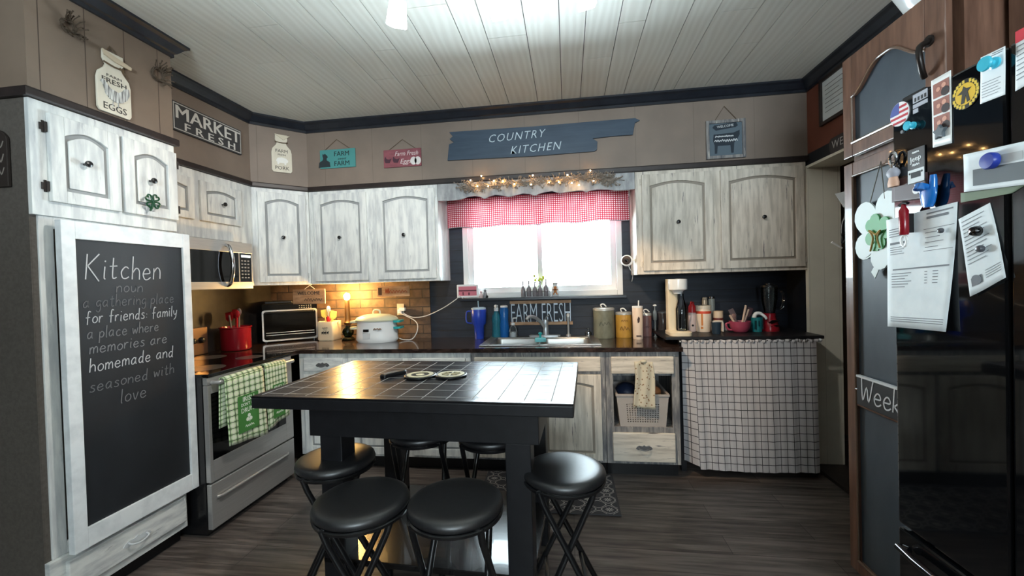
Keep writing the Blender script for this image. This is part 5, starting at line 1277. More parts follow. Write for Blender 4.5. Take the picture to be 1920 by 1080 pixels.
# white crock with cow print
p, k = base(619, 637, ZC); r_ = 15.5*k
t = thing('utensil_crock', 'white square crock with black cows, full of yellow and red utensils', 'crock', (p.x, p.y, ZC))
h_ = hgt(p, 619, 602)-ZC
MB().loft([rrect(p.x, p.y, r_*1.8, r_*1.8, .012, ZW), rrect(p.x, p.y, r_*2, r_*2, .014, ZW+.01), rrect(p.x, p.y, r_*2, r_*2, .014, ZW+h_), rrect(p.x, p.y, r_*1.85, r_*1.85, .012, ZW+h_), rrect(p.x, p.y, r_*1.8, r_*1.8, .012, ZW+.02)]).build('pot', CREAM, t, True)
m = MB()
for s_ in (-1, 1): m.tube([(p.x+s_*r_*.95, p.y, ZW+h_*.93), (p.x+s_*r_*1.25, p.y, ZW+h_*.98), (p.x+s_*r_*1.3, p.y, ZW+h_*.9)], .006, 8, 3)
m.build('ears', CREAM, t, True)
fc_ = FB(p.y-r_-.0005); m = MB(fc_); zc_ = ZC+h_*.42
for dx in (-.022, .0, .024): m.prism([(p.x+dx-.011, zc_-.006), (p.x+dx+.008, zc_-.006), (p.x+dx+.009, zc_+.006), (p.x+dx+.015, zc_+.010), (p.x+dx+.010, zc_+.014), (p.x+dx-.010, zc_+.008)], 0, .001); m.box(p.x+dx-.009, p.x+dx-.006, 0, .001, zc_-.014, zc_-.006).box(p.x+dx+.004, p.x+dx+.007, 0, .001, zc_-.014, zc_-.006)
m.scribble(p.x-.025, p.x+.025, zc_+.042, .012, .003, 0, .001, 7).scribble(p.x-.018, p.x+.018, zc_+.026, .008, .002, 0, .001, 8)
m.build('cow_print', DARKINK, t)
YEL = flat('pale_yellow_silicone', (214, 200, 110), .5)
for dx, tx, tz_, mt, hd, lb in ((-.02, -.06, .13, YEL, 'spat', 'yellow spatula in the cow crock, leaning left'), (.02, .055, .12, YEL, 'spat', 'yellow spatula in the cow crock, leaning right'), (.0, .01, .14, GREYUT, 'rod', 'grey whisk handle in the cow crock'), (-.01, -.012, .16, WHITE, 'spoon', 'white ladle in the cow crock'), (.01, .0, .07, REDPLASTIC, 'spoon', 'short red spoon in the cow crock'), (.018, .03, .10, YEL, 'spoon', 'yellow spoon in the cow crock')):
    utensil('kitchen_utensil', lb, (p.x+dx*.7, p.y+random.uniform(-.015, .015), ZC+.03), (p.x+tx, p.y+random.uniform(-.02, .02), ZC+h_+tz_-.03), .0055, mt, hd, 'utensils in the cow crock')
# oil-style lamp with a glowing bulb
p, k = base(653, 633, ZC, 3.33)
t = thing('table_lamp', 'green glass lamp with a bare glowing bulb on the worktop', 'lamp', (p.x, p.y, ZC))
zb2 = hgt(p, 652, 556)
q = zb2-ZC
MB().lathe([(.052, 0), (.056, .008), (.05, .02), (.03, .035), (.046, .055), (.05, .075), (.042, .10), (.022, .115), (.018, .13)], (p.x, p.y, ZW), 24).build('glass_base', GREENGLASS, t, True)
MB().lathe([(.02, .128), (.034, .14), (.036, .155), (.026, .165), (.022, .19), (.02, q-.05), (.018, q-.03)], (p.x, p.y, ZW), 20).build('burner', flat('aged_brass', (110, 82, 50), .4, .7), t, True)
MB().ball((p.x, p.y, zb2), .026, (1, 1, 1.2)).build('bulb', flat('glowing_bulb', (255, 200, 110), .4, emit=420.), t, True)
ld = bpy.data.lights.new('lamp_light', 'POINT'); ld.energy = 11.; ld.color = (1., .62, .24); ld.shadow_soft_size = .03
lo = bpy.data.objects.new('lamp_light', ld); COL.objects.link(lo); lo.location = (p.x, p.y-.045, zb2+.01)
# slow cooker
p, k = base(708, 640, ZC, 3.28); r_ = 40*k
t = thing('slow_cooker', 'white oval slow cooker with teal handles and lid beside the lamp', 'slow cooker', (p.x, p.y, ZC))
h_ = hgt(p, 708, 601)-ZC
def oval(r, z, e=.72, n=40): return [(p.x+r*math.cos(2*math.pi*i/n), p.y+r*e*math.sin(2*math.pi*i/n), ZW+z) for i in range(n)]
MB().loft([oval(r_*.92, 0), oval(r_*1.0, .02), oval(r_*.98, h_*.3), oval(r_*.93, h_*.88), oval(r_*.95, h_)]).build('body', WHITEGLOSS, t, True)
LIDM = flat('pale_lid', (206, 206, 176), .25)
MB().loft([oval(r_*1.0, h_), oval(r_*1.02, h_+.01), oval(r_*.92, h_+.03), oval(r_*.6, h_+.05), oval(r_*.1, h_+.058)]).build('lid', LIDM, t, True)
MB().tube([(p.x-.03, p.y, ZW+h_+.055), (p.x-.022, p.y, ZW+h_+.085), (p.x+.022, p.y, ZW+h_+.085), (p.x+.03, p.y, ZW+h_+.055)], .008, 10, 4).build('lid_handle', LIDM, t, True)
for s_, mt in ((-1, LIDM), (1, TEAL)):
    m = MB()
    for zz in (.62, .92): m.loft([rrect(p.x+s_*(r_*1.06), p.y, .06, .11, .02, ZW+h_*zz), rrect(p.x+s_*(r_*1.06), p.y, .06, .11, .02, ZW+h_*zz+.016)])
    m.build('side_handle', mt, t, True)
fy = FB(p.y-r_*.72-.002)
m = MB(fy).box(p.x-.058, p.x-.012, -.008, .001, ZC+h_*.55, ZC+h_*.66); m.build('display', BLACKGLOSS, t)
m = MB(fy).box(p.x-.06, p.x+.0, -.006, .001, ZC+h_*.22, ZC+h_*.48); m.build('control_pad', flat('grey_pad', (196, 198, 200), .5), t)
m = MB(fy)
for k2 in range(3): m.stroke([(p.x+.03+.022*k2, ZC+h_*.62+.006*(k2 % 2)), (p.x+.038+.022*k2, ZC+h_*.70), (p.x+.048+.022*k2, ZC+h_*.64)], .005, -.014, .002)
m.build('chicken_print', flat('brown_print', (140, 120, 104), .7), t)
tag(MB().tube([(p.x+r_*1.0, p.y+.03, ZC+.02), (p.x+r_*1.25, p.y+.02, ZC+.008), (p.x+r_*1.6, p.y+.05, ZC+.012), (p.x+r_*1.75, p.y+.10, ZC+.08), (p.x+r_*1.55, p.y+.15, ZC+.15), (ox+.01, D-.055, oz-.03), (ox, D-.045, oz-.012)], .004, 8, 6).build('power_cord', CORD, None, True), 'white cord looping from the slow cooker to the outlet', 'cord')
# small signs under the cabinets
fw_ = FB(3.24)
a0, c1 = fw_.px(550, 543); a1, c0 = fw_.px(611, 569)
t = thing('welcome_sign', 'small wooden WELCOME sign hanging by a white ribbon under the corner cabinet', 'sign', ((a0+a1)/2, 3.24, c0))
MB(fw_).box(a0, a1, 0, .01, c0, c1).build('board', WOODLIGHT, t, bevel=.002)
w_ = a1-a0; h_ = c1-c0
MB(fw_).text('WELCOME', a0+w_*.5, c0+h_*.72, h_*.34, .0102, .011, bold=.008).scribble(a0+w_*.36, a0+w_*.9, c0+h_*.28, h_*.2, .004, .0102, .011, 9).build('lettering', DARKINK, t)
ap = ((a0+a1)/2+.01, ZB-.006)
hung_rope(fw_, [(a0+w_*.36, c1), ap, (a0+w_*.68, c1)], t, .003, .005, WHITE)
fw_ = FB(3.32)
a0, c1 = fw_.px(708, 537); a1, c0 = fw_.px(769, 555)
t = thing('blessed_sign', 'narrow wooden sign with a dark square hung under the cabinet, right of the lamp', 'sign', ((a0+a1)/2, 3.32, c0))
m = MB(fw_).box(a0, a1, 0, .014, c0, c1); m.build('board', WOODLIGHT, t, bevel=.002)
w_ = a1-a0; h_ = c1-c0
MB(fw_).box(a0+w_*.04, a0+w_*.15, .0142, .0152, c0+h_*.15, c0+h_*.85).build('dark_square', flat('dark_brown_print', (60, 38, 26), .6), t)
MB(fw_).scribble(a0+w_*.26, a0+w_*.38, c0+h_*.55, h_*.5, .007, .0142, .0152, 10).scribble(a0+w_*.38, a0+w_*.92, c0+h_*.46, h_*.3, .005, .0142, .0152, 11).build('lettering', flat('rust_print', (150, 70, 30), .6), t)
m = MB(fw_)
for a in (a0+.04, a1-.04): m.tube([(a, .006, c1-.002), (a, .006, ZB-.005)], .002, 6)
m.build('hanger', ROPE, t)
# blue tumbler
p, k = base(899, 635, ZC, 3.36)
t = thing('tumbler', 'royal blue handled tumbler with straw left of the sink', 'tumbler', (p.x, p.y, ZC)); r_ = 13.5*k
h_ = hgt(p, 899, 577)-ZC
MB().lathe([(r_*.62, 0), (r_*.64, .004), (r_*.72, h_*.42), (r_*1.0, h_*.5), (r_*1.08, h_*.93), (r_*1.02, h_*.95)], (p.x, p.y, ZW), 28).build('body', BLUE, t, True)
MB().lathe([(r_*1.04, 0), (r_*1.04, .012), (r_*.8, .018), (.001, .019)], (p.x, p.y, ZW+h_*.945), 24).build('lid', flat('translucent_lid', (180, 200, 214), .2), t, True)
MB().tube([(p.x-r_*1.02, p.y, ZW+h_*.88), (p.x-r_*1.7, p.y, ZW+h_*.86), (p.x-r_*1.75, p.y, ZW+h_*.55), (p.x-r_*.98, p.y, ZW+h_*.5)], .006, 8, 4).build('handle', BLUE, t, True)
MB().tube([(p.x, p.y, ZW+h_*.9), (p.x-.003, p.y, ZW+h_*1.22)], .004, 8).build('straw', flat('pale_blue_straw', (170, 196, 214), .2), t, True)
# spray bottle and blue bottle
p, k = base(932, 628, ZC, 3.42); p.y = min(p.y, 3.415)
t = thing('spray_bottle', 'teal translucent spray bottle with white trigger behind the sink', 'bottle', (p.x, p.y, ZC)); r_ = 9.5*k
h_ = hgt(p, 932, 573)-ZC
MB().lathe([(r_*.95, 0), (r_, .01), (r_*.85, h_*.4), (r_, h_*.55), (r_*.9, h_*.66), (r_*.4, h_*.84)], (p.x, p.y, ZW), 20).build('body', TEALGLASS, t, True)
m = MB().lathe([(r_*.45, 0), (r_*.45, .025), (r_*.3, .03)], (p.x, p.y, ZW+h_*.83), 14)
m.tube([(p.x+.008, p.y, ZW+h_*.98), (p.x-.004, p.y-.03, ZW+h_*.99)], .011, 10).tube([(p.x, p.y-.02, ZW+h_*.97), (p.x, p.y-.038, ZW+h_*.9), (p.x, p.y-.034, ZW+h_*.84)], .004, 8)
m.build('trigger', WHITE, t, True)
p, k = base(947, 626, ZC, 3.42); p.y = 3.40
t = thing('dish_soap_bottle', 'bright blue bottle with white cap between spray bottle and soap pump', 'bottle', (p.x, p.y, ZC)); r_ = 8.5*k
h_ = hgt(p, 947, 572)-ZC
MB().lathe([(r_*.9, 0), (r_, .01), (r_, h_*.4), (r_*.88, h_*.55), (r_, h_*.85), (r_*.8, h_*.93)], (p.x, p.y, ZW), 20).build('body', BLUEGLASS, t, True)
MB().lathe([(r_*.86, .012), (r_*.86, h_*.6)], (p.x, p.y, ZW), 20).build('liquid', flat('blue_liquid', (40, 110, 190), .2), t, True)
MB().lathe([(r_*.82, 0), (r_*.82, .014), (r_*.5, .018)], (p.x, p.y, ZW+h_*.93), 18).build('cap', WHITE, t, True)
p, k = base(963, 624, ZC, 3.40); p.y = 3.375
t = thing('soap_dispenser', 'clear pump soap dispenser with a white label at the sink', 'dispenser', (p.x, p.y, ZC)); r_ = 8.5*k
h_ = .125
MB().lathe([(r_*.95, 0), (r_, .008), (r_, h_*.6), (r_*.6, h_*.8), (r_*.35, h_*.88)], (p.x, p.y, ZW), 20).build('body', CLEAR, t, True)
MB().lathe([(r_*.94, .01), (r_*.94, h_*.4), (.001, h_*.41)], (p.x, p.y, ZW), 20).build('soap', flat('milky_soap', (206, 206, 206), .3), t, True)
MB().lathe([(r_*.4, h_*.86), (r_*.4, h_), (.004, h_*1.02), (.004, h_*1.3)], (p.x, p.y, ZW), 14).tube([(p.x, p.y, ZW+h_*1.3), (p.x+.035, p.y-.012, ZW+h_*1.32)], .005, 8).build('pump', WHITE, t, True)
# FARM FRESH letter sign
fq = FB(3.445)
a0, c1 = fq.px(957, 564); a1, c0 = fq.px(1073, 609); c1 = fq.px(1015, 563)[1]; c0 = fq.px(1015, 609)[1]
t = thing('letter_sign', 'cut-out FARM FRESH letters between two wood bars behind the sink', 'sign', ((a0+a1)/2, 3.445, c0))
MB(fq).box(a0-.005, a1-.005, -.012, .012, c1-.026, c1).build('top_bar', WOODLIGHT, t, bevel=.002)
MB(fq).box(a0-.005, a1+.005, -.012, .012, c0, c0+.026).build('bottom_bar', WOODLIGHT, t, bevel=.002)
w_ = a1-a0; hh = c1-c0-.052
lm = flat('galvanised_letters', (176, 186, 196), .4, .3)
tmp = MB(FB(0)); tmp.text('FARM FRESH', 0, 0, hh*1.44, 0, .01, bold=-.016)
xs = [v.x for v in tmp.v]; zs = [v.z for v in tmp.v]
m = MB(); sx_ = (w_*.97)/(max(xs)-min(xs)); sz_ = (hh+.004)/(max(zs)-min(zs))
m.v = [Vector(((v.x-min(xs))*sx_+a0+w_*.01, 3.445+v.y-.0, (v.z-min(zs))*sz_+c0+.024)) for v in tmp.v]; m.f = tmp.f; m.m = tmp.m
m.build('letters', lm, t)
# canisters
def canister(label, u, v, vtop, hw, mat, lid=True, ymax=3.40):
    p, k = base(u, v, ZC, ymax); r = hw*k; p.y = min(p.y, 3.45-r); h = hgt(p, u, vtop)-ZC
    t = thing('canister', label, 'canister', (p.x, p.y, ZC), 'canisters right of the sink')
    MB().lathe([(r*.97, 0), (r, .006), (r, h), (r*.97, h+.002)], (p.x, p.y, ZW), 32).build('body', mat, t, True)
    if lid:
        MB().lathe([(r*1.02, 0), (r*1.02, .014), (r*.9, .020), (.001, .021)], (p.x, p.y, ZW+h+.002), 32).build('lid', flat('galvanised_lid', (190, 192, 188), .35, .4), t, True)
        MB().tube([(p.x-.012, p.y, ZW+h+.02), (p.x-.022, p.y-.01, ZW+h+.045), (p.x+.0, p.y-.012, ZW+h+.05), (p.x+.02, p.y-.01, ZW+h+.03)], .005, 8, 4).build('lid_handle', WHITE, t, True)
    return t, p, r, h
OLIVE = streaky('olive_grey_tin', (104, 106, 92), (126, 128, 112), (5, 5, 3), .3, .7, 5., .45)
MUSTARD = streaky('mustard_tin', (176, 132, 54), (196, 152, 70), (5, 5, 3), .3, .7, 5., .45)
DUSTY = streaky('dusty_rose_tin', (122, 84, 80), (140, 100, 94), (5, 5, 3), .3, .7, 5., .45)
def wrap_text(t, p, r, txts):
    m = MB(FB(p.y-r-.0006))
    for s_, z, sz_ in txts: m.text(s_, p.x, z, sz_, -.004, .001, xs=.85)
    return m
t, p, r, h = canister('large olive-grey tin canister right of the sink', 1133, 633, 582, 19.5, OLIVE)
wrap_text(t, p, r, []).scribble(p.x-r*.5, p.x+r*.5, ZC+h*.55, .035, .005, -.006, .001, 12).build('lettering', flat('faded_olive_print', (84, 86, 74), .6), t)
t, p, r, h = canister('mustard yellow tin canister, middle of the row', 1170, 632, 590, 15, MUSTARD)
wrap_text(t, p, r, []).scribble(p.x-r*.4, p.x+r*.4, ZC+h*.76, .014, .004, -.005, .001, 13).scribble(p.x-r*.55, p.x+r*.55, ZC+h*.42, .032, .006, -.006, .001, 14).build('lettering', flat('faded_mustard_print', (128, 92, 34), .6), t)
t, p, r, h = canister('small dusty rose canister behind the white tumbler', 1213, 630, 592, 9, DUSTY)
wrap_text(t, p, r, []).scribble(p.x-r*.5, p.x+r*.5, ZC+h*.5, .02, .004, -.005, .001, 15).build('lettering', flat('faded_rose_print', (96, 60, 58), .6), t)
# skinny white tumbler
p, k = base(1194, 631, ZC, 3.30); p.y = min(p.y, 3.24); r_ = 9.5*k
t = thing('tumbler', 'tall slim cream tumbler with straw in front of the canisters', 'tumbler', (p.x, p.y, ZC)); h_ = hgt(p, 1194, 577)-ZC
MB().lathe([(r_*.9, 0), (r_*.95, .006), (r_, h_), (r_*.96, h_+.002)], (p.x, p.y, ZW), 28).build('body', flat('cream_tumbler', (222, 200, 180), .35), t, True)
MB().lathe([(r_*1.02, 0), (r_*1.02, .012), (.001, .013)], (p.x, p.y, ZW+h_), 24).build('lid', WHITE, t, True)
MB().tube([(p.x+.008, p.y, ZW+h_+.01), (p.x+.010, p.y, ZW+h_+.055)], .0045, 8).build('straw', WHITE, t, True)
fy = FB(p.y-r_-.0004); m = MB(fy)
m.prism([(p.x-.006, ZC+h_*.52), (p.x+.006, ZC+h_*.56), (p.x+.01, ZC+h_*.68), (p.x+.0, ZC+h_*.74), (p.x-.009, ZC+h_*.64)], -.003, .001).box(p.x-.018, p.x+.018, -.006, .001, ZC+h_*.10, ZC+h_*.14)
m.build('dark_emblem', flat('dark_emblem', (60, 40, 36), .6), t)
# tall hand frother / pump bottle and dark jar
p, k = base(1229, 630, ZC, 3.33)
t = thing('milk_frother', 'slim grey stick frother standing on the worktop near its end', 'frother', (p.x, p.y, ZC)); h_ = hgt(p, 1229, 571)-ZC
MB().lathe([(.013, 0), (.014, .006), (.006, .014), (.0045, h_*.5), (.014, h_*.54), (.017, h_*.72), (.013, h_*.8), (.005, h_*.84), (.005, h_*.96)], (p.x, p.y, ZW), 16).build('body', flat('slate_plastic', (96, 106, 112), .3), t, True)
MB().ball((p.x, p.y, ZW+h_*.97), .012, (1.2, 1, .7)).build('cap', WHITE, t, True)
p, k = base(1243, 628, ZC, 3.40); p.y = 3.39
t = thing('smoked_jar', 'dark smoky lidded jar at the end of the worktop', 'jar', (p.x, p.y, ZC)); h_ = hgt(p, 1243, 584)-ZC
MB().lathe([(.042, 0), (.044, .006), (.044, h_*.9), (.04, h_*.94)], (p.x, p.y, ZW), 24).build('glass', flat('smoky_jar', (52, 48, 50), .15), t, True)
MB().lathe([(.043, 0), (.043, .012), (.03, .016)], (p.x, p.y, ZW+h_*.935), 24).build('lid', flat('pewter_lid', (84, 88, 94), .35, .4), t, True)
# ------------------------------------------------------------------ shelf with curtain
shz = .955; shx0, shx1 = .748, 1.66
sh = thing('shelf_table', 'black shelf top right of the worktop, standing over the checked curtain', 'shelf', ((shx0+shx1)/2, 3.2, 0))
MB().box(shx0-.09, shx1, 2.955, D-.004, shz-.022, shz).build('shelf_top', BLACKWOOD, sh, bevel=.004)
for x in (shx0+.012, shx1-.05):
    for y in (3.02, 3.42): MB().box(x, x+.035, y, y+.035, 0, shz-.022).build('leg', BLACKWOOD, sh)
ct_ = thing('checked_curtain', 'white curtain with black windowpane checks hanging under the black shelf', 'curtain', (1.17, 2.94, .06))
ctl, ctr_ = FB(2.945).px(1280, 634), FB(2.945).px(1521, 634)
cbl, cbr = FB(2.945).px(1308, 872), FB(2.945).px(1534, 880)
def cfn(u, v):
    xt = .752+(1.60-.752)*u; xb = .775+(cbr[0]-.775)*u
    x = xt+(xb-xt)*v
    g = 1-.5*math.sin(math.pi*u)
    f = math.sin(u*38+1.2*math.sin(u*7))*.5 + .35*math.sin(u*83)
    y = 2.935 + .010*f*g*(.4+.6*v) - .02*v + (.10*max(0, .09-u)/.09*v if u < .09 else 0)
    z = shz-.024 - (shz-.024-.058)*v + .005*math.sin(u*7+1)*v + (.02*(u < .1)*v)
    return (x, y, z)
MB().grid(cfn, 150, 40).build('cloth', GRIDCLOTH, ct_, True)
MB().grid(lambda u, v: (.752+(1.61-.752)*u, 2.933+.006*math.sin(u*150)-.004*math.sin(math.pi*v), shz-.038+.018*v+.003*math.sin(u*90)), 150, 4).build('ruffle_heading', GRIDCLOTH, ct_, True)
rr_ = tag(MB().tube([(.745, 2.945, shz-.030), (1.622, 2.945, shz-.030)], .006, 10).ball((1.626, 2.945, shz-.030), .013).build('curtain_rod', WHITEMETAL, None, True), 'white rod with ball end holding the checked curtain', 'rod')
# soda maker etc. on the shelf
ZS = shz+.0006
def sbase(u, v, ymax=3.38): return base(u, v, shz, ymax)
p, k = sbase(1272, 627); p.y = min(p.y, 3.2)
t = thing('soda_maker', 'cream soda maker with clear bottle at the left end of the shelf', 'soda maker', (p.x, p.y, shz)); h_ = hgt(p, 1270, 523)-shz; r_ = 17*k
MB().loft([rrect(p.x, p.y, r_*2.3, .22, .045, ZS), rrect(p.x, p.y, r_*2.3, .22, .045, ZS+.022), rrect(p.x, p.y, r_*2.0, .20, .04, ZS+.03)]).build('base', CREAM, t, True)
MB().loft([rrect(p.x-r_*.45, p.y+.05, r_*1.1, .09, .02, ZS+.03), rrect(p.x-r_*.45, p.y+.05, r_*1.1, .09, .02, ZS+h_*.8), rrect(p.x-r_*.45, p.y+.04, r_*1.1, .11, .02, ZS+h_)]).build('tower', CREAM, t, True)
MB().lathe([(r_*.45, 0), (r_*.5, .01), (r_*.62, .022), (r_*.98, .03), (r_*1.0, h_*.22), (r_*.98, h_*.26), (.001, h_*.27)], (p.x-r_*.05, p.y-.02, ZS+h_*.735), 28).build('head', WHITEGLOSS, t, True)
MB().lathe([(r_*.55, 0), (r_*.58, .01), (r_*.58, h_*.38), (r_*.4, h_*.5), (r_*.26, h_*.58), (r_*.26, h_*.68)], (p.x+r_*.25, p.y-.03, ZS+.032), 24).build('bottle', CLEAR, t, True)
p, k = sbase(1290, 622); p.y = 3.33; h_ = hgt(p, 1290, 572)-shz
o = MB().lathe([(.033, 0), (.035, .01), (.035, h_*.6), (.02, h_*.8), (.014, h_*.95), (.016, h_)], (p.x, p.y, ZS), 20).build('carbonating_bottle', CLEAR, None, True); tag(o, 'clear bottle standing behind the soda maker', 'bottle')
p, k = sbase(1303, 623); p.y = 3.26; h_ = hgt(p, 1303, 566)-shz; r_ = 7*k
t = thing('spray_can', 'white spray bottle with red top beside the soda maker', 'bottle', (p.x, p.y, shz))
MB().lathe([(r_*.95, 0), (r_, .006), (r_, h_*.6), (r_*.9, h_*.64)], (p.x, p.y, ZS), 20).build('body', flat('pinkish_white', (200, 180, 176), .4), t, True)
MB().lathe([(r_*.95, 0), (r_*.9, h_*.2), (r_*.5, h_*.3), (r_*.4, h_*.36)], (p.x, p.y, ZS+h_*.64), 20).tube([(p.x+.01, p.y, ZS+h_*.97), (p.x-.012, p.y-.02, ZS+h_*.99)], .008, 8).build('red_top', REDPLASTIC, t, True)
MB(FB(p.y-r_)).disc(p.x-.004, ZC+.10, .008, -.002, .001, 12).build('dark_dot', DARKINK, t)
p, k = sbase(1327, 624); p.y = 3.25; h_ = hgt(p, 1327, 573)-shz; r_ = 14*k
t = thing('powder_tub', 'white tub with orange band and label on the shelf', 'tub', (p.x, p.y, shz))
MB().lathe([(r_*.96, 0), (r_, .006), (r_, h_*.86), (r_*.96, h_*.88)], (p.x, p.y, ZS), 28).build('body', flat('tub_white', (214, 196, 176), .4), t, True)
MB().lathe([(r_*1.02, 0), (r_*1.02, h_*.12), (r_*.95, h_*.13), (.001, h_*.13)], (p.x, p.y, ZS+h_*.88), 28).build('lid', flat('tub_lid', (196, 186, 170), .4), t, True)
MB().lathe([(r_*1.008, h_*.70), (r_*1.008, h_*.80)], (p.x, p.y, ZS), 28, caps=(False, False)).build('red_band', flat('orange_red_band', (196, 70, 44), .5), t, True)
m = MB(FB(p.y-r_*.86)); m.box(p.x-r_*.55, p.x-r_*.25, -.02, .004, ZS+h_*.25, ZS+h_*.7).box(p.x-r_*.6, p.x-.0, -.02, .004, ZS+h_*.12, ZS+h_*.2); m.build('orange_label', flat('orange_label', (200, 124, 60), .5), t)
for u, v0, v1, hw, c_, lb in ((1332, 578, 558, 5, (130, 124, 112), 'small grey jar stacked behind the orange-banded tub'), (1346, 584, 556, 6, (112, 122, 124), 'small shiny spice tin stacked beside the grey jar')):
    p, k = base(u, 620, shz, 3.40); p.y = 3.40; r = hw*k; z1 = hgt(p, u, v1)
    t = thing('pantry_jar', lb, 'jar', (p.x, p.y, shz), 'small jars at the back of the shelf')
    MB().lathe([(r, 0), (r, z1-shz-.02), (r*.8, z1-shz-.015)], (p.x, p.y, ZS), 18).build('body', flat('jar_grey_%d' % u, c_, .25), t, True)
    MB().lathe([(r*.95, 0), (r*.95, .016), (r*.8, .018)], (p.x, p.y, ZS+z1-shz-.016), 18).build('lid', CHROME if u > 1340 else flat('lid_grey', (120, 116, 106), .4), t, True)
p, k = sbase(1352, 622); p.y = 3.27; h_ = hgt(p, 1352, 583)-shz; r_ = 9*k
t = thing('spice_tin', 'cream tin with dark red stripe behind the small dark cup', 'tin', (p.x, p.y, shz))
MB().lathe([(r_, 0), (r_, h_-.004), (r_*.96, h_)], (p.x, p.y, ZS), 24).build('body', flat('cream_tin', (190, 170, 146), .4), t, True)
MB().lathe([(r_*1.01, h_*.56), (r_*1.01, h_*.66)], (p.x, p.y, ZS), 24, caps=(False, False)).build('stripe', flat('dark_red_stripe', (90, 30, 32), .5), t, True)
p, k = sbase(1349, 628); p.y = 3.10; h_ = hgt(p, 1349, 603)-shz; r_ = 9*k
t = thing('measuring_cup', 'small dark cup with a pale handle and rim at the front of the shelf', 'cup', (p.x, p.y, shz))
MB().lathe([(r_*.8, 0), (r_*.9, .01), (r_, h_*.95), (r_*.94, h_*.95), (r_*.8, .02), (.001, .018)], (p.x, p.y, ZS), 24).build('bowl', flat('dark_blue_cup', (40, 54, 66), .2), t, True)
MB().tube([(p.x-r_*.8, p.y-.01, ZS+h_), (p.x+r_*.9, p.y-.01, ZS+h_), (p.x+r_*1.25, p.y-.01, ZS+h_*.85), (p.x+r_*1.25, p.y-.01, ZS+h_*.2)], .005, 8, 4).build('handle', flat('pale_handle', (196, 186, 176), .4), t, True)
# pink bowl of utensils
p, k = sbase(1392, 624); p.y = 3.18; h_ = hgt(p, 1392, 602)-shz; r_ = 19*k
t = thing('utensil_bowl', 'dark pink cup lying open with pale utensils in it', 'bowl', (p.x, p.y, shz))
MB().lathe([(r_*.55, 0), (r_*.72, .01), (r_*.92, h_*.5), (r_*1.0, h_), (r_*.95, h_), (r_*.85, h_*.5), (r_*.6, .02), (.001, .018)], (p.x, p.y, ZS), 28).build('bowl', PINK, t, True)
MB().tube([(p.x-r_*.95, p.y, ZS+h_*.85), (p.x-r_*1.3, p.y, ZS+h_*.75), (p.x-r_*1.15, p.y, ZS+h_*.3), (p.x-r_*.75, p.y, ZS+h_*.2)], .007, 8, 4).build('handle', PINK, t, True)
PALE = flat('pale_utensil', (196, 170, 150), .5)
for i, (dx, tx, tz_, hd, mt, lb) in enumerate(((.01, .035, .115, 'rod', PALE, 'tall pale stick in the pink cup'), (.03, .06, .085, 'rod', PALE, 'short pale stick in the pink cup, right'), (-.02, -.045, .05, 'spoon', flat('dusky_utensil', (120, 92, 88), .5), 'dusky spoon in the pink cup'), (-.04, -.075, .045, 'rod', PALE, 'pale stick in the pink cup, far left'), (.03, .075, .095, 'spat', flat('plum_utensil', (74, 52, 58), .5), 'plum spatula in the pink cup'), (0, -.055, .085, 'spat', flat('grey_plum_utensil', (84, 72, 76), .5), 'grey-plum spatula in the pink cup'))):
    utensil('kitchen_utensil', lb, (p.x+dx*.5, p.y+.01*(i % 3-1), ZS+.03), (p.x+tx, p.y+.02*(i % 3-1), ZS+h_+tz_), .007, mt, hd, 'utensils in the pink cup', .02)
p, k = sbase(1370, 622); p.y = 3.30
o = MB().lathe([(.018, 0), (.02, .02), (.012, .035), (.012, .05)], (p.x, p.y, ZS), 16).build('salt_shaker', GREYGLASS, None, True); tag(o, 'tiny glass shaker between the dark cup and the pink cup', 'shaker')
# teal mug
p, k = sbase(1428, 624); p.y = 3.2; h_ = hgt(p, 1428, 595)-shz; r_ = 10.5*k
t = thing('teal_mug', 'dark teal patterned mug with a white cloth hanging out', 'mug', (p.x, p.y, shz))
MB().lathe([(r_*.8, 0), (r_*.85, .01), (r_, h_), (r_*.93, h_), (r_*.8, .02), (.001, .018)], (p.x, p.y, ZS), 24).build('cup', DARKTEAL, t, True)
m = MB(FB(p.y-r_*.9))
for dx, z0, z1 in ((-.022, .2, .8), (0, .4, .8), (.022, .2, .8)): m.box(p.x+dx-.004, p.x+dx+.004, -.01, .004, ZS+h_*z0, ZS+h_*z1)
m.build('dark_pattern', flat('deep_teal', (12, 50, 56), .4), t)
o = MB().tube([(p.x-.02, p.y, ZS+h_-.005), (p.x-.012, p.y-.01, ZS+h_+.025), (p.x+.02, p.y-.01, ZS+h_+.028), (p.x+.05, p.y-.02, ZS+h_+.002), (p.x+.055, p.y-.02, ZS+h_-.012)], lambda q: .016-.008*q, 10, 4).build('white_cloth', WHITE, None, True); tag(o, 'white cloth tucked into the teal mug', 'cloth')
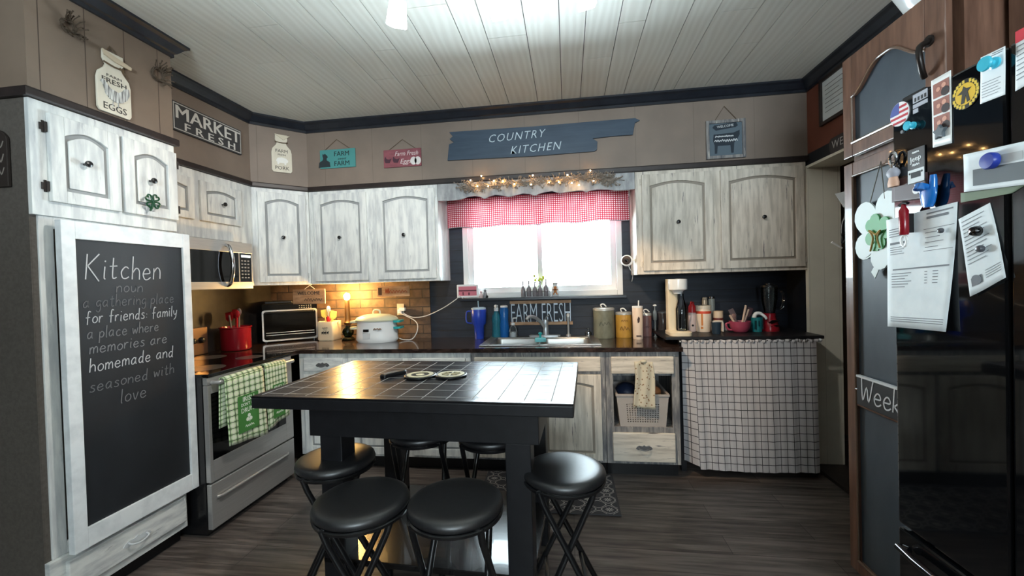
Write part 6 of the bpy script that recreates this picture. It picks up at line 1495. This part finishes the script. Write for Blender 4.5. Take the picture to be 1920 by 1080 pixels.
# blender
p, k = sbase(1463, 625); p.y = 3.24; h_ = hgt(p, 1463, 532)-shz; r_ = 14*k
t = thing('blender', 'red blender with a clear jug in the dark corner of the shelf', 'blender', (p.x, p.y, shz))
MB().lathe([(r_*1.2, 0), (r_*1.2, .02), (r_*1.0, h_*.18), (r_*.72, h_*.30), (r_*.74, h_*.38)], (p.x, p.y, ZS), 28).build('base', RED, t, True)
m = MB(FB(p.y-r_*1.06)); m.prism([(p.x-.03, ZS+h_*.19), (p.x-.01, ZS+h_*.24), (p.x+.045, ZS+h_*.24), (p.x+.02, ZS+h_*.20), (p.x-.01, ZS+h_*.165)], -.05, .004).prism([(p.x-.02, ZS+h_*.105), (p.x+.02, ZS+h_*.14), (p.x+.055, ZS+h_*.11), (p.x+.01, ZS+h_*.09)], -.05, .002)
m.build('chrome_trim', CHROME, t)
MB().lathe([(r_*.66, 0), (r_*.7, .01), (r_*1.0, h_*.3), (r_*1.05, h_*.54), (r_*1.0, h_*.55), (r_*.95, h_*.3), (r_*.62, .015)], (p.x, p.y, ZS+h_*.385), 28).build('jug', CLEAR, t, True)
MB().lathe([(r_*1.04, 0), (r_*1.04, .014), (r_*.5, .02), (r_*.5, .03), (.001, .031)], (p.x, p.y, ZS+h_*.93), 24).build('lid', BLACK, t, True)
MB().tube([(p.x+r_*1.0, p.y, ZS+h_*.85), (p.x+r_*1.8, p.y, ZS+h_*.8), (p.x+r_*1.7, p.y, ZS+h_*.5), (p.x+r_*.85, p.y, ZS+h_*.48)], .008, 8, 4).build('jug_handle', CLEAR, t, True)
# ------------------------------------------------------------------ tall brown cabinet
XC = 1.20; fC = FR(XC)
cy1, cy0 = 1.948, 1.452; ctz = 2.262
ca0, ca1 = -cy1, -cy0        # along the frame
tc = thing('tall_cabinet', 'tall brown wooden cabinet with blackboard panels between doorway and fridge', 'cabinet', ((XC+XR)/2, (cy0+cy1)/2, 0))
MB().box(XC+.022, XR-.016, cy0, cy1, .0, ctz).build('body', BROWNWOOD, tc)
SLATE = streaky('slate_blackboard', (52, 62, 72), (66, 76, 86), (2, 2, 1), .3, .7, 4., .5)
def cab_door(c0, c1, arched, st=.055, mids=()):
    m = MB(fC); a0, a1 = ca0+.004, ca1-.01
    m.box(a0, a0+st, 0, .022, c0, c1).box(a1-st-.02, a1, 0, .022, c0, c1).box(a0+st, a1-st-.02, 0, .022, c0, c0+st)
    b0, b1 = a0+st, a1-st-.02; w = b1-b0
    if arched:
        pts = []
        for i in range(25):
            t = i/24; e = min(t, 1-t)*2
            z = c1-st-.115+.085*(.5-.5*math.cos(math.pi*min(1, e*1.15)))
            pts.append((b0+w*t, z))
        m.prism([(b1, c1), (b0, c1)] + pts, 0, .022)
        edge = [(a, .022, c) for a, c in pts]
    else:
        m.box(b0, b1, 0, .022, c1-st, c1); edge = [(b0, .022, c1-st), (b1, .022, c1-st)]
    for z in mids: m.box(b0, b1, 0, .022, z-.035, z+.035)
    d = m.build('door', BROWNWOOD, tc, bevel=.003)
    m = MB(fC).tube(edge, .005, 8).tube([(b0, .022, c0+st), (b1, .022, c0+st)], .006, 8).tube([(b0, .022, c0+st), (b0, .022, edge[0][2])], .005, 8)
    for z in mids: m.tube([(b0, .022, z+.035), (b1, .022, z+.035)], .005, 8)
    m.build('moulding', streaky('polished_moulding', (92, 72, 60), (120, 98, 84), (1, 1, 1), .3, .7, 4., .2), d, True)
    MB(fC).box(b0-.004, b1+.004, .001, .009, c0+st-.01, c1-st+.004).build('blackboard_panel', SLATE, d)
    return d
zsp = fC.px(1600, 300)[1]
cab_door(zsp+.008, ctz-.006, True)
zm = .845
dl = cab_door(.10, zsp-.018, False, mids=(zm,))
# iron hook handle on the upper door
ha, hc = fC.px(1758, 105)
MB(fC).tube([(ha, .022, hc+.05), (ha, .05, hc+.035), (ha+.01, .06, hc), (ha+.0, .045, hc-.045), (ha-.012, .03, hc-.06)], .009, 10, 4).disc(ha, hc+.05, .018, .02, .028, 16).build('handle', flat('black_iron', (38, 32, 30), .35, .5), tc, True)
MB().box(XC+.06, XR-.02, cy0+.01, cy1-.01, 0, .10).build('toe_kick', BLACK, tc) if 0 else None
# cabinet over the fridge
t = thing('fridge_cabinet', 'dark brown cabinet recessed above the refrigerator', 'cabinet', (1.5, .95, 1.95))
MB().box(1.34, XR-.016, .50, cy0-.004, 1.95, ctz).build('body', BROWNWOOD, t)
for a, b in ((.52, .96), (.98, cy0-.02)):
    panel_door(FR(1.34), -b, -a, 1.97, ctz-.02, 0, .018, .05, .02).build('door', [BROWNWOOD, BROWNWOOD], t)
# plate on top
p = Vector((XC+.13, 1.66, ctz))
t = thing('serving_bowl', 'white bowl standing on top of the tall brown cabinet', 'bowl', tuple(p))
MB().lathe([(.06, 0), (.065, .012), (.10, .05), (.145, .15), (.15, .16), (.14, .158), (.095, .055), (.05, .02), (.001, .018)], (p.x, p.y, ctz+.0005), 36).build('bowl', WHITEGLOSS, t, True)
MB().lathe([(.148, 0), (.153, .006), (.148, .012)], (p.x, p.y, ctz+.155), 36, caps=(False, False)).build('rim', flat('pale_rim', (220, 222, 222), .2), t, True)
# shamrock hanging sign
XW = XC-.025; fH = FR(XW)
sc0 = fH.px(1640, 420)
t = thing('shamrock_sign', 'large white wooden shamrock with a smaller green one, hanging on the tall cabinet', 'sign', (XW, -sc0[0], fH.px(1640, 520)[1]))
def leaf(a, c, r, ang, b0, b1, m):
    pts = []
    for i in range(33):
        tt = 2*math.pi*i/32; X = 16*math.sin(tt)**3/17; Y = (13*math.cos(tt)-5*math.cos(2*tt)-2*math.cos(3*tt)-math.cos(4*tt)+8)/17
        ca_, sa_ = math.cos(ang-math.pi/2), math.sin(ang-math.pi/2)
        pts.append((a+r*(X*ca_-Y*sa_), c+r*(X*sa_+Y*ca_)))
    m.prism(pts[:-1], b0, b1)
A, C_ = fH.px(1652, 440)
WS = flat('white_painted_plywood', (226, 236, 236), .5)
m = MB(fH); u0 = abs(fH.px(1606, 440)[0]-A)
for ang, rr_2 in ((100, 1.0), (172, .86), (238, .80), (8, .86)): leaf(A, C_, u0*rr_2*.95, math.radians(ang), 0, .008-.0006*(ang % 7), m)
m.prism([(A-.006, C_-.01), (A+.012, C_-.01), (A+.004, C_-.11), (A-.03, C_-.165), (A-.05, C_-.14), (A-.02, C_-.10)], 0, .0035)
m.build('white_shamrock', WS, t, bevel=.002)
m = MB(fH)
for ang, bt in ((70, .0150), (178, .0138), (-40, .0126)): leaf(A+.0, C_+.012, u0*.40, math.radians(ang), .0084, bt, m)
m.prism([(A-.03, C_-.06), (A+.0, C_-.06), (A+.01, C_+.02), (A-.03, C_+.02)], .0084, .0115)
m.build('green_shamrock', GREEN, t, bevel=.002)
m = MB(fH).tube([(A, .018, C_-.0), (A-.03, .022, C_+.02), (A-.012, .02, C_-.01), (A-.03, .018, C_-.06)], .0035, 6, 4).tube([(A, .018, C_), (A+.028, .022, C_+.014), (A+.010, .02, C_-.012), (A+.02, .018, C_-.05)], .0035, 6, 4)
m.build('gold_bow', flat('gold_ribbon', (190, 160, 90), .5), t, True)
ap = fH.px(1655, 303)
hung_rope(fH, [(A-.045, C_+.13), ap, (A+.03, C_+.13)], t, .002, .006, flat('wire_grey', (150, 146, 140), .6))
# chalked Week plaque across the door
fW = FR(XC-.024)
a0, c1 = fW.px(1613, 704); c0 = fW.px(1613, 757)[1]
t = thing('week_plaque', 'blackboard plaque chalked with the word Week across the tall cabinet door', 'sign', (XC-.03, -(a0+.2), c0))
MB(fW).box(a0, a0+.42, 0, .014, c0, c1).build('board', CHALK, t, bevel=.002)
MB(fW).box(a0, a0+.42, .0005, .016, c1-.004, c1+.004).build('chalk_ledge', flat('white_edge', (214, 216, 216), .4), t)
s_ = (c1-c0)
MB(fW).hand('Week ', a0+.018, c0+s_*.22, s_*.33, .006, .0145, .0155, .1).__class__ if 0 else None
m = MB(fW); m.hand('Weekly', a0+.022, c0+s_*.22, s_*.40, .0055, .0142, .0154, .1, space=.22); m.build('chalk_writing', chalk(205), t)
# ------------------------------------------------------------------ refrigerator
XF = 1.0; fF = FR(XF)
ft = 1.868; fy1, fy0 = 1.424, .51
fz = .585; sp_ = -fF.px(1893, 600)[0]
fr_ = thing('refrigerator', 'glossy black French-door refrigerator covered with magnets and papers', 'refrigerator', (1.35, .97, 0))
MB().box(XF+.075, XR-.02, fy0+.006, fy1-.006, .02, ft-.02).build('body', BLACKGLOSS, fr_)
for nm, y0, y1, z0, z1 in (('door', sp_+.003, fy1, fz, ft), ('door', fy0, sp_-.003, fz, ft), ('freezer_drawer', fy0, fy1, .07, fz-.012)):
    MB().box(XF, XF+.07, y0, y1, z0, z1).build(nm, BLACKGLOSS, fr_, bevel=.007)
MB().tube([(XF-.012, fy0+.06, fz-.055), (XF-.03, fy0+.1, fz-.06), (XF-.03, fy1-.1, fz-.06), (XF-.012, fy1-.06, fz-.055)], .011, 10, 3).build('drawer_handle', BLACKGLOSS, fr_, True)
MB().box(XF+.09, XR-.06, fy0+.03, fy1-.03, 0, .03).build('plinth', BLACK, fr_)
MB().box(XF+.02, XF+.12, fy1-.09, fy1-.01, ft-.001, ft+.02).build('hinge_cover', BLACK, fr_, bevel=.004)
# magnets and papers
ml = lambda u, v: fF.px(u, v)
def sheet(name, label, cat, corners, mat=PAPER, bow=.012, b=.002, group=None):
    pts = [ml(*c) for c in corners]      # tl, tr, br, bl
    def fn(u, v):
        a = (pts[0][0]*(1-u)+pts[1][0]*u)*(1-v)+(pts[3][0]*(1-u)+pts[2][0]*u)*v; c = (pts[0][1]*(1-u)+pts[1][1]*u)*(1-v)+(pts[3][1]*(1-u)+pts[2][1]*u)*v
        return (a, b + bow*v*v + bow*.25*math.sin(u*5+v*3)*v, c)
    t = thing(name, label, cat, fF.M @ Vector((sum(p[0] for p in pts)/4, .003, min(p[1] for p in pts))), group)
    MB(fF).grid(fn, 10, 12).build('sheet', mat, t, True, solid=.0006)
    return t, fn
def prints(t, fn, rows, mat=INK, name='printed_lines'):
    m = MB(fF)
    for u0, u1, v, h in rows:
        q = []
        for uu in (u0, (u0+u1)/2, u1):
            q.append((fn(uu, v), fn(uu, v+h)))
        vs = []
        for (p0, p1) in q: vs += [(p0[0], p0[1]+.0012, p0[2]), (p1[0], p1[1]+.0012, p1[2])]
        m.add(vs, [(0, 2, 3, 1), (2, 4, 5, 3)])
    m.build(name, mat, t)
G_ = 'papers pinned on the refrigerator'
t, fn = sheet('bill_paper', 'long white printed bill pinned under the red bottle opener', 'paper', ((1663, 413), (1797, 378), (1787, 622), (1674, 612)), group=G_)
rows = [(.05, .34, .10+.022*k, .007) for k in range(4)] + [(.06, .30, .225, .02)] + [(.06, .26+.03*(k % 2), .27+.02*k, .005) for k in range(4)] + [(.62, .96, .03, .012), (.62, .90, .06, .02), (.1, .95, .47, .012)]
rows += [(.08, .4-.05*(k % 3), .51+.024*k, .006) for k in range(6)] + [(.6, .64, .51+.024*k, .006) for k in range(5)] + [(.72, .80, .51+.024*k, .006) for k in range(5)] + [(.06, .95, .905+.018*k, .006) for k in range(3)]
for a_, b_ in ((.60, .96),): rows += [(.58, .98, .16, .004), (.58, .98, .34, .004), (.60, .85, .19, .005), (.60, .8, .23, .005), (.60, .85, .27, .005), (.60, .78, .31, .005)]
prints(t, fn, rows)
t, fn = sheet('receipt_paper', 'tilted printed form held by two dark round magnets on the refrigerator', 'paper', ((1799, 411), (1858, 380), (1895, 520), (1826, 556)), group=G_, bow=.006)
prints(t, fn, [(.08, .8-.1*(k % 3), .06+.05*k, .007) for k in range(12)] + [(.1, .4, .80, .10)] + [(.5, .95, .78+.03*k, .006) for k in range(4)])
m = MB(fF); q = fn(.24, .84); m.disc(q[0], q[2], .012, q[1]+.001, q[1]+.0022, 20); m.build('round_seal', INK, t)
t, fn = sheet('grey_leaflet', 'grey-white leaflet with a photo of people, under the big blue magnet', 'paper', ((1808, 290), (1935, 262), (1935, 345), (1812, 360)), group=G_, bow=.003)
prints(t, fn, [(.16, 1.0, .45, .42)], flat('grey_photo', (96, 102, 106), .6), 'photo_area'); prints(t, fn, [(.3, .5, .5, .3), (.62, .9, .2, .2)], flat('light_photo_shapes', (186, 190, 192), .6), 'photo_shapes')
t, fn = sheet('folded_note', 'narrow greenish note peeking out below the grey leaflet', 'paper', ((1802, 362), (1925, 346), (1900, 362), (1803, 380)), flat('pale_green_paper', (120, 134, 112), .7), .001, .001, G_)
t, fn = sheet('photo_print', 'dark maroon gridded card behind the blue hand magnet', 'paper', ((1673, 338), (1740, 322), (1742, 372), (1674, 380)), flat('maroon_card', (70, 46, 48), .5), .001, .0012, G_)
t, fn = sheet('photo_strip', 'white photo-booth strip with three pictures and a grey star magnet', 'photo', ((1747, 152), (1784, 131), (1787, 268), (1751, 277)), WHITE, .001, .0012, G_)
for k in range(3):
    v0 = .08+.24*k
    prints(t, fn, [(.10, .92, v0, .21)], flat('photo_ground_%d' % k, (150, 96, 84), .5), 'photo')
    m = MB(fF)
    for uu, vv, r in ((.38, .10, .006), (.66, .07, .0065)):
        q = fn(uu, v0+vv); m.disc(q[0], q[2], r, q[1]+.0014, q[1]+.002, 12)
    m.build('faces', flat('face_tone_%d' % k, (206, 150, 128), .5), t)
    m = MB(fF); q = fn(.72, v0+.13); m.disc(q[0], q[2]-.006, .012, q[1]+.0013, q[1]+.0018, 12); m.build('dark_coat', flat('dark_coat_%d' % k, (48, 34, 34), .5), t)
t, fn = sheet('white_card', 'white rounded appointment card held by the big teal magnet', 'paper', ((1840, 108), (1886, 86), (1887, 177), (1840, 195)), flat('bright_card', (234, 238, 240), .5), .001, .0012, G_)
prints(t, fn, [(.5, .95, .03, .02), (.3, .9, .07, .02)] + [(.08, .85-.1*(k % 2), .58+.06*k, .012) for k in range(6)])
t, fn = sheet('red_top_card', 'white printed card with a red top stripe at the right edge', 'paper', ((1906, 60), (1960, 30), (1960, 140), (1906, 171)), flat('white_card_stock', (228, 232, 234), .5), .001, .0012, G_)
prints(t, fn, [(0, 1, .0, .2)], flat('red_stripe', (196, 40, 56), .5), 'red_stripe'); prints(t, fn, [(.05, .95, .26+.08*k, .015) for k in range(8)])
def magnet(name, label, u, v, fnb, group='magnets on the refrigerator'):
    a, c = ml(u, v); t = thing(name, label, 'magnet', fF.M @ Vector((a, .002, c-.02)), group); fnb(t, a, c); return t
sc_ = abs(ml(1700, 300)[0]-ml(1690, 300)[0])/10     # metres per pixel along the far part
def ell(m, a, c, ra, rc, b0, b1, n=28): return m.prism([(a+ra*math.cos(2*math.pi*i/n), c+rc*math.sin(2*math.pi*i/n)) for i in range(n)], b0, b1)
def vpx(u, v, d): return abs(ml(u, v+d)[1]-ml(u, v)[1])
def upx(u, v, d): return abs(ml(u+d, v)[0]-ml(u, v)[0])
def f_flag(t, a, c):
    r = vpx(1688, 214, 22)
    ell(MB(fF), a, c, r, r, .0005, .003).build('disc', flat('flag_white', (226, 222, 222), .4), t)
    m = MB(fF)
    for k in range(4):
        z = c - r*.8 + k*r*.42; hw = math.sqrt(max(r*r-(z+r*.1-c)**2, 0))*.97
        x0 = -hw if z < c else 0
        m.box(a+x0, a+hw, .003, .0034, z, z+r*.2)
    m.build('stripes', flat('flag_red', (180, 50, 60), .4), t)
    pts = [(a, c)] + [(a+r*.97*math.cos(math.radians(90+q)), c+r*.97*math.sin(math.radians(90+q))) for q in range(0, 91, 10)]
    MB(fF).prism(pts, .003, .0036).build('canton', flat('flag_blue', (70, 84, 150), .4), t)
magnet('flag_magnet', 'round stars-and-stripes magnet at the far top of the refrigerator', 1688, 214, f_flag)
def f_text(t, a, c):
    w, h = upx(1726, 190, 14), vpx(1726, 190, 18)
    m = MB(fF).box(a-w, a+w, .0005, .0015, c+h*.1, c+h).box(a-w, a+w, .0005, .0015, c-h*.45, c-h*.05).box(a-w, a-w*.3, .0005, .0015, c-h, c-h*.55); m.build('silver_bars', flat('silver_print', (170, 172, 182), .35), t)
    m = MB(fF)
    for k in range(4): m.box(a-w+.006+.011*k, a-w+.012+.011*k, .0015, .002, c+h*.2, c+h*.6)
    m.build('dark_letters', DARKINK, t)
magnet('decal_magnet', 'silver block-lettered decal right of the flag magnet', 1726, 190, f_text)
def plunger(r, mat):
    def f(t, a, c):
        n = fF.n; o = fF.M @ Vector((a, .0005, c))
        MB().lathe([(r*.75, 0), (r*.8, r*.35), (r*.5, r*.5), (r*.45, r*.9), (r*.8, r*1.1), (r*1.0, r*1.3), (r*.92, r*1.55), (.001, r*1.6)], o, 24, n).build('push_pin_body', mat, t, True)
    return f
TEALM = flat('teal_magnet', (60, 176, 200), .3)
magnet('pin_magnet', 'small teal push-pin magnet below the flag magnet', 1714, 235, plunger(.013, TEALM))
magnet('pin_magnet', 'large teal push-pin magnet on the white card', 1868, 118, lambda t, a, c: plunger(.017, TEALM)(t, a, c))
magnet('round_magnet', 'tiny grey dot magnet under the small teal one', 1694, 247, lambda t, a, c: ell(MB(fF), a, c, .005, .005, .0005, .005, 14).build('dot', flat('grey_magnet', (110, 114, 118), .4), t))
def f_yellow(t, a, c):
    r = vpx(1812, 175, 28)
    ell(MB(fF), a, c, r, r, .0005, .0025).build('disc', flat('black_sticker', (24, 22, 20), .4), t)
    ell(MB(fF), a, c, r*.72, r*.72, .0025, .003).build('yellow_centre', flat('sticker_yellow', (222, 180, 50), .4), t)
    m = MB(fF).prism([(a-r*.3, c-r*.6), (a-r*.05, c-r*.6), (a+r*.05, c-r*.1), (a+r*.15, c-r*.6), (a+r*.35, c-r*.55), (a+r*.2, c+r*.1), (a+r*.45, c+r*.3), (a+r*.1, c+r*.35), (a-r*.1, c+r*.55), (a-r*.2, c+r*.3), (a-r*.55, c+r*.1), (a-r*.2, c+r*.05)], .003, .0036); m.build('dark_figure', flat('dark_figure', (40, 34, 22), .5), t)
    m = MB(fF)
    for k in range(22):
        an = 2*math.pi*k/22
        if k % 6 == 5: continue
        m.box(a+r*.86*math.cos(an)-.003, a+r*.86*math.cos(an)+.003, .0025, .003, c+r*.86*math.sin(an)-.004, c+r*.86*math.sin(an)+.004)
    m.build('ring_lettering', flat('sticker_yellow_text', (222, 190, 70), .4), t)
magnet('round_sticker', 'round black and yellow sticker with a dark figure', 1812, 176, f_yellow)
def f_star(t, a, c):
    r = vpx(1770, 245, 15)
    MB(fF).prism([(a+r*(1 if k % 2 == 0 else .55)*math.sin(2*math.pi*k/10), c+r*(1 if k % 2 == 0 else .55)*math.cos(2*math.pi*k/10)) for k in range(10)], .003, .011).build('star', flat('grey_star', (84, 92, 98), .5), t, bevel=.002)
magnet('star_magnet', 'dark grey star magnet at the foot of the photo strip', 1768, 247, f_star)
def f_opener(t, a, c):
    h = vpx(1684, 298, 36); r = h*.26
    z0 = c-h
    sk_ = MB(fF).loft([[(a+ra*math.cos(q*math.pi/6), .012+rb*math.sin(q*math.pi/6), z0+h*zz) for q in range(12)] for ra, rb, zz in ((.018, .010, 0), (.019, .011, .2), (.015, .009, .42), (.014, .009, .5))])
    sk_.build('torso', flat('skin_toned_resin', (206, 164, 140), .5), t, True)
    MB(fF).loft([[(a+ra*math.cos(q*math.pi/6), .012+rb*math.sin(q*math.pi/6), z0+h*zz) for q in range(12)] for ra, rb, zz in ((.015, .010, .5), (.020, .015, .68), (.019, .014, .8), (.010, .008, .98))]).build('top', flat('grey_resin', (160, 160, 170), .5), t, True)
    m = MB(fF).tube([(a+.013*math.cos(q*math.pi/8), .012, z0+h*1.45+.020*math.sin(q*math.pi/8)) for q in range(17)], .004, 8).tube([(a, .012, z0+h*.95), (a, .012, z0+h*1.2)], .006, 8); m.build('opener_ring', CHROME, t, True)
magnet('opener_magnet', 'torso-shaped resin bottle-opener magnet with a metal ring', 1683, 314, f_opener)
def f_plate(t, a, c):
    a0, c1 = ml(1704, 272); a1, c0 = ml(1737, 345); c1 = ml(1720, 277)[1]; c0 = ml(1720, 343)[1]
    MB(fF).box(a0, a1, .0018, .004, c0, c1).build('plate', flat('black_plate', (20, 20, 22), .4), t, bevel=.001)
    w = a1-a0; h = c1-c0
    m = MB(fF).text('EAT', a0+w*.45, c0+h*.88, h*.12, .0041, .0048) if 0 else MB(fF)
    m.text('Jeep', a0+w*.5, c0+h*.70, h*.22, .0041, .0048, bold=.01, rot=.1)
    m.scribble(a0+w*.3, a0+w*.7, c0+h*.88, h*.05, .002, .0041, .0048, 16).scribble(a0+w*.3, a0+w*.72, c0+h*.53, h*.06, .002, .0041, .0048, 17)
    m.build('lettering', flat('white_plate_letters', (220, 222, 222), .5), t)
    m = MB(fF).box(a0+w*.02, a1-w*.02, .0041, .0046, c0+h*.02, c0+h*.40); m.build('pale_panel', flat('pale_panel', (206, 210, 212), .5), t)
    m = MB(fF).box(a0+w*.22, a1-w*.22, .0046, .0052, c0+h*.16, c0+h*.32).disc(a0+w*.14, c0+h*.3, .003, .0046, .0052, 10).disc(a1-w*.14, c0+h*.3, .003, .0046, .0052, 10); m.build('dark_marks', DARKINK, t)
magnet('plate_magnet', 'black plate magnet with white lettering and a pale panel', 1720, 345, f_plate)
def f_hand(t, a, c):
    s = vpx(1750, 355, 30)
    BL = flat('blue_glitter', (30, 110, 190), .25, coat=.5)
    m = MB(fF).loft([[(a+ra*math.cos(q*math.pi/8), .015+.010*math.sin(q*math.pi/8), c+zz*s) for q in range(16)] for ra, zz in ((.010, -1.0), (.019, -.75), (.025, -.3), (.026, .1), (.020, .3))])
    m.tube([(a+.014, .014, c+.1*s), (a+.017, .015, c+.7*s), (a+.018, .016, c+.95*s)], lambda q: .0095-.003*q, 10)
    m.tube([(a-.016, .014, c+.0*s), (a-.028, .015, c+.35*s), (a-.034, .016, c+.62*s)], lambda q: .0095-.0025*q, 10)
    m.tube([(a-.010, .02, c+.2*s), (a-.010, .032, c+.38*s), (a-.008, .036, c+.15*s)], .009, 10).tube([(a+.005, .02, c+.22*s), (a+.005, .033, c+.36*s), (a+.005, .037, c+.1*s)], .009, 10)
    m.build('hand_shape', BL, t, True)
magnet('hand_magnet', 'shiny blue hand-shaped magnet with two raised fingers', 1752, 358, f_hand)
magnet('round_magnet', 'flat white disc magnet left of the blue hand', 1722, 356, lambda t, a, c: ell(MB(fF), a, c, .013, .011, .002, .006, 20).build('disc', WHITE, t))
magnet('round_magnet', 'big royal blue round magnet on the grey leaflet', 1867, 301, lambda t, a, c: MB().lathe([(.019, 0), (.0195, .010), (.017, .014), (.001, .015)], fF.M @ Vector((a, .006, c)), 28, fF.n).build('disc', flat('royal_magnet', (36, 56, 150), .35), t, True))
def f_ext(t, a, c):
    h = vpx(1716, 400, 40)
    MB().lathe([(.0095, 0), (.0115, .005), (.0115, h*1.15), (.006, h*1.32), (.005, h*1.45)], fF.M @ Vector((a, .028, c-h*.5)), 18, (0, 0, 1)).build('red_body', RED, t, True)
    MB(fF).tube([(a-.012, .03, c+h*.92), (a+.004, .03, c+h*1.02), (a+.018, .03, c+h*.96)], .0045, 8).build('black_top', BLACK, t, True)
    MB(fF).tube([(a+.010*math.cos(q*math.pi/8), .028, c-h*.78+.016*math.sin(q*math.pi/8)) for q in range(17)], .0035, 8).build('white_ring', WHITE, t, True)
    MB(fF).box(a-.006, a+.006, .006, .022, c-h*.4, c+h*.5).build('magnet_back', BLACK, t)
magnet('opener_magnet', 'red fire-extinguisher shaped bottle-opener magnet on the long bill', 1715, 420, f_ext)
for u, v, r, lb in ((1842, 433, .0125, 'glossy black ball magnet, upper one on the tilted form'), (1849, 466, .0085, 'small grey magnet under the glossy black one'), (1773, 432, .007, 'small dark magnet on the boxed corner of the long bill')):
    magnet('round_magnet', lb, u, v, lambda t, a, c: MB().lathe([(r, 0), (r*1.05, r*.5), (r*.8, r*1.1), (.001, r*1.3)], fF.M @ Vector((a, .009, c)), 20, fF.n).build('knob', BLACKGLOSS if r > .01 else flat('dark_grey_magnet', (70, 72, 78), .3), t, True))
# ------------------------------------------------------------------ hall things seen through the doorway
fJ = FB(2.62)
a, c = fJ.px(1586, 400)
t = thing('hanging_cords', 'bundle of black cords hanging on a hook just inside the doorway', 'cords', (a+.02, 2.62, c-.2))
m = MB(fJ)
for k in range(7):
    x = a+random.uniform(-.02, .05); L = random.uniform(.12, .24); w = random.uniform(.015, .05)
    m.tube([(x, .02*random.random(), c), (x-w, .03*random.random(), c-L*.5), (x-w*.6-.015, .03*random.random(), c-L), (x+w*.3, .02*random.random(), c-L*.6), (x+.01, 0, c-.01)], .005, 6, 6)
m.build('cord_loops', BLACK, t, True)
pe = fJ.px(1552, 456)
MB(fJ).tube([(a-.03, .01, c-.2), (pe[0]+.015, .01, pe[1]+.004)], .006, 8).build('white_plug', WHITE, t, True)
MB(fJ).tube([(a+.03, 0, c-.02), (a+.0, .012, c-.0), (a+.004, .014, c+.02), (a+.03, 0, c+.035)], .006, 8, 4).build('hook', WHITE, t, True)
pp = fJ.px(1588, 370)
t = thing('wall_papers', 'sheaf of white papers tucked beside the doorway above the cords', 'paper', (pp[0], 2.60, pp[1]-.06))
m = MB(FB(2.60))
for k in range(3):
    dx = .02*k; m.prism([(pp[0]-.075+dx, pp[1]+.02-.03*k), (pp[0]+.06, pp[1]+.05-.02*k), (pp[0]+.06, pp[1]-.05-.02*k), (pp[0]-.03+dx, pp[1]-.06-.02*k)], .004*k, .004*k+.002)
m.build('sheets', PAPER, t)
hs = thing('hall_shelf', 'dark shelf rack with folded pale linens inside the doorway', 'shelf', (2.35, 2.75, 0))
for x in (2.1, 2.75): MB().box(x, x+.03, 2.62, 2.95, 0, 1.45).build('side_panel', BLACKWOOD, hs)
for z in (.12, .5, .98, 1.42): MB().box(2.13, 2.75, 2.63, 2.95, z, z+.02).build('shelf_board', BLACKWOOD, hs)
for k, (z, h) in enumerate(((1.0005, .035), (1.036, .03), (1.0665, .04))):
    tag(MB().loft([rrect(2.33, 2.78, .34, .26, .03, z), rrect(2.33, 2.78, .36, .28, .04, z+h*.5), rrect(2.33, 2.78, .34, .26, .03, z+h)]).build('folded_linen', WHITE if k != 1 else flat('grey_linen', (150, 148, 146), .8), None, True), ['white folded linen at the bottom of the hall shelf stack', 'grey folded linen in the middle of the hall shelf stack', 'white folded linen on top of the hall shelf stack'][k], 'linen', 'folded linens on the hall shelf')
# ------------------------------------------------------------------ ceiling spotlights
SHADE = flat('lit_frosted_shade', (236, 248, 255), .4, emit=13.)
SHADEW = flat('lit_warm_shade', (255, 232, 206), .4, emit=13.)
tk = thing('track_light', 'ceiling track light with three lit frosted glass shades', 'ceiling light', (-.32, 1.62, H-.03))
MB().box(-.86, .22, 1.575, 1.625, H-.026, H-.001).build('track_bar', CHROME, tk, bevel=.004)
for k, (u, v, uu, vv, mt) in enumerate(((741, 22, 752, -30, SHADE), (932, 5, 926, -45, SHADEW), (1098, -16, 1086, -70, SHADE))):
    yb = 1.64; fq = FB(yb)
    a, c = fq.px(u, v); a2, c2 = fq.px(uu, vv)
    p0 = Vector((a2, yb-.02, c2)); p1 = Vector((a, yb+.02, c)); d = (p1-p0).normalized()
    e0 = p1 - d*.055; e1 = p1 + d*.045
    MB().tube([(p0.x, 1.60, H-.026), p0, e0], .007, 8).lathe([(.02, 0), (.024, .02), (.024, .03)], e0-d*.025, 18, d).build('socket', CHROME, tk, True)
    s = MB(); a_ = d.orthogonal().normalized(); b_ = d.cross(a_)
    side = Vector((0, -1, 0)).cross(d).normalized(); fw2 = d.cross(side).normalized()
    L = lambda o, h: [o+side*h-fw2*h, o+side*h+fw2*h, o-side*h+fw2*h, o-side*h-fw2*h]
    if k != 1:
        ed_ = bpy.data.lights.new('spot_beam', 'SPOT'); ed_.energy = 60. if k == 0 else 34.; ed_.color = (1., .95, .88); ed_.spot_size = math.radians(105 if k == 0 else 46); ed_.spot_blend = .7; ed_.shadow_soft_size = .04
        eo_ = bpy.data.objects.new('spot_beam', ed_); COL.objects.link(eo_); eo_.location = p1 + d*.06
        eo_.rotation_euler = (Vector((-2.0, 2.6, 1.3) if k == 0 else (1.78, 3.1, 1.25))-eo_.location).to_track_quat('-Z', 'Y').to_euler()
    if k == 1:
        sd_ = bpy.data.lights.new('spot_beam', 'SPOT'); sd_.energy = 105.; sd_.color = (1., .74, .48); sd_.spot_size = math.radians(38); sd_.spot_blend = .5; sd_.shadow_soft_size = .03
        so_ = bpy.data.objects.new('spot_beam', sd_); COL.objects.link(so_); so_.location = p1 + d*.06
        so_.rotation_euler = (Vector((.47, 2.95, 1.10))-so_.location).to_track_quat('-Z', 'Y').to_euler()
    s.loft([L(e0, .026), L(e1, .034)]).build('glass_shade', mt, tk, bevel=.006)
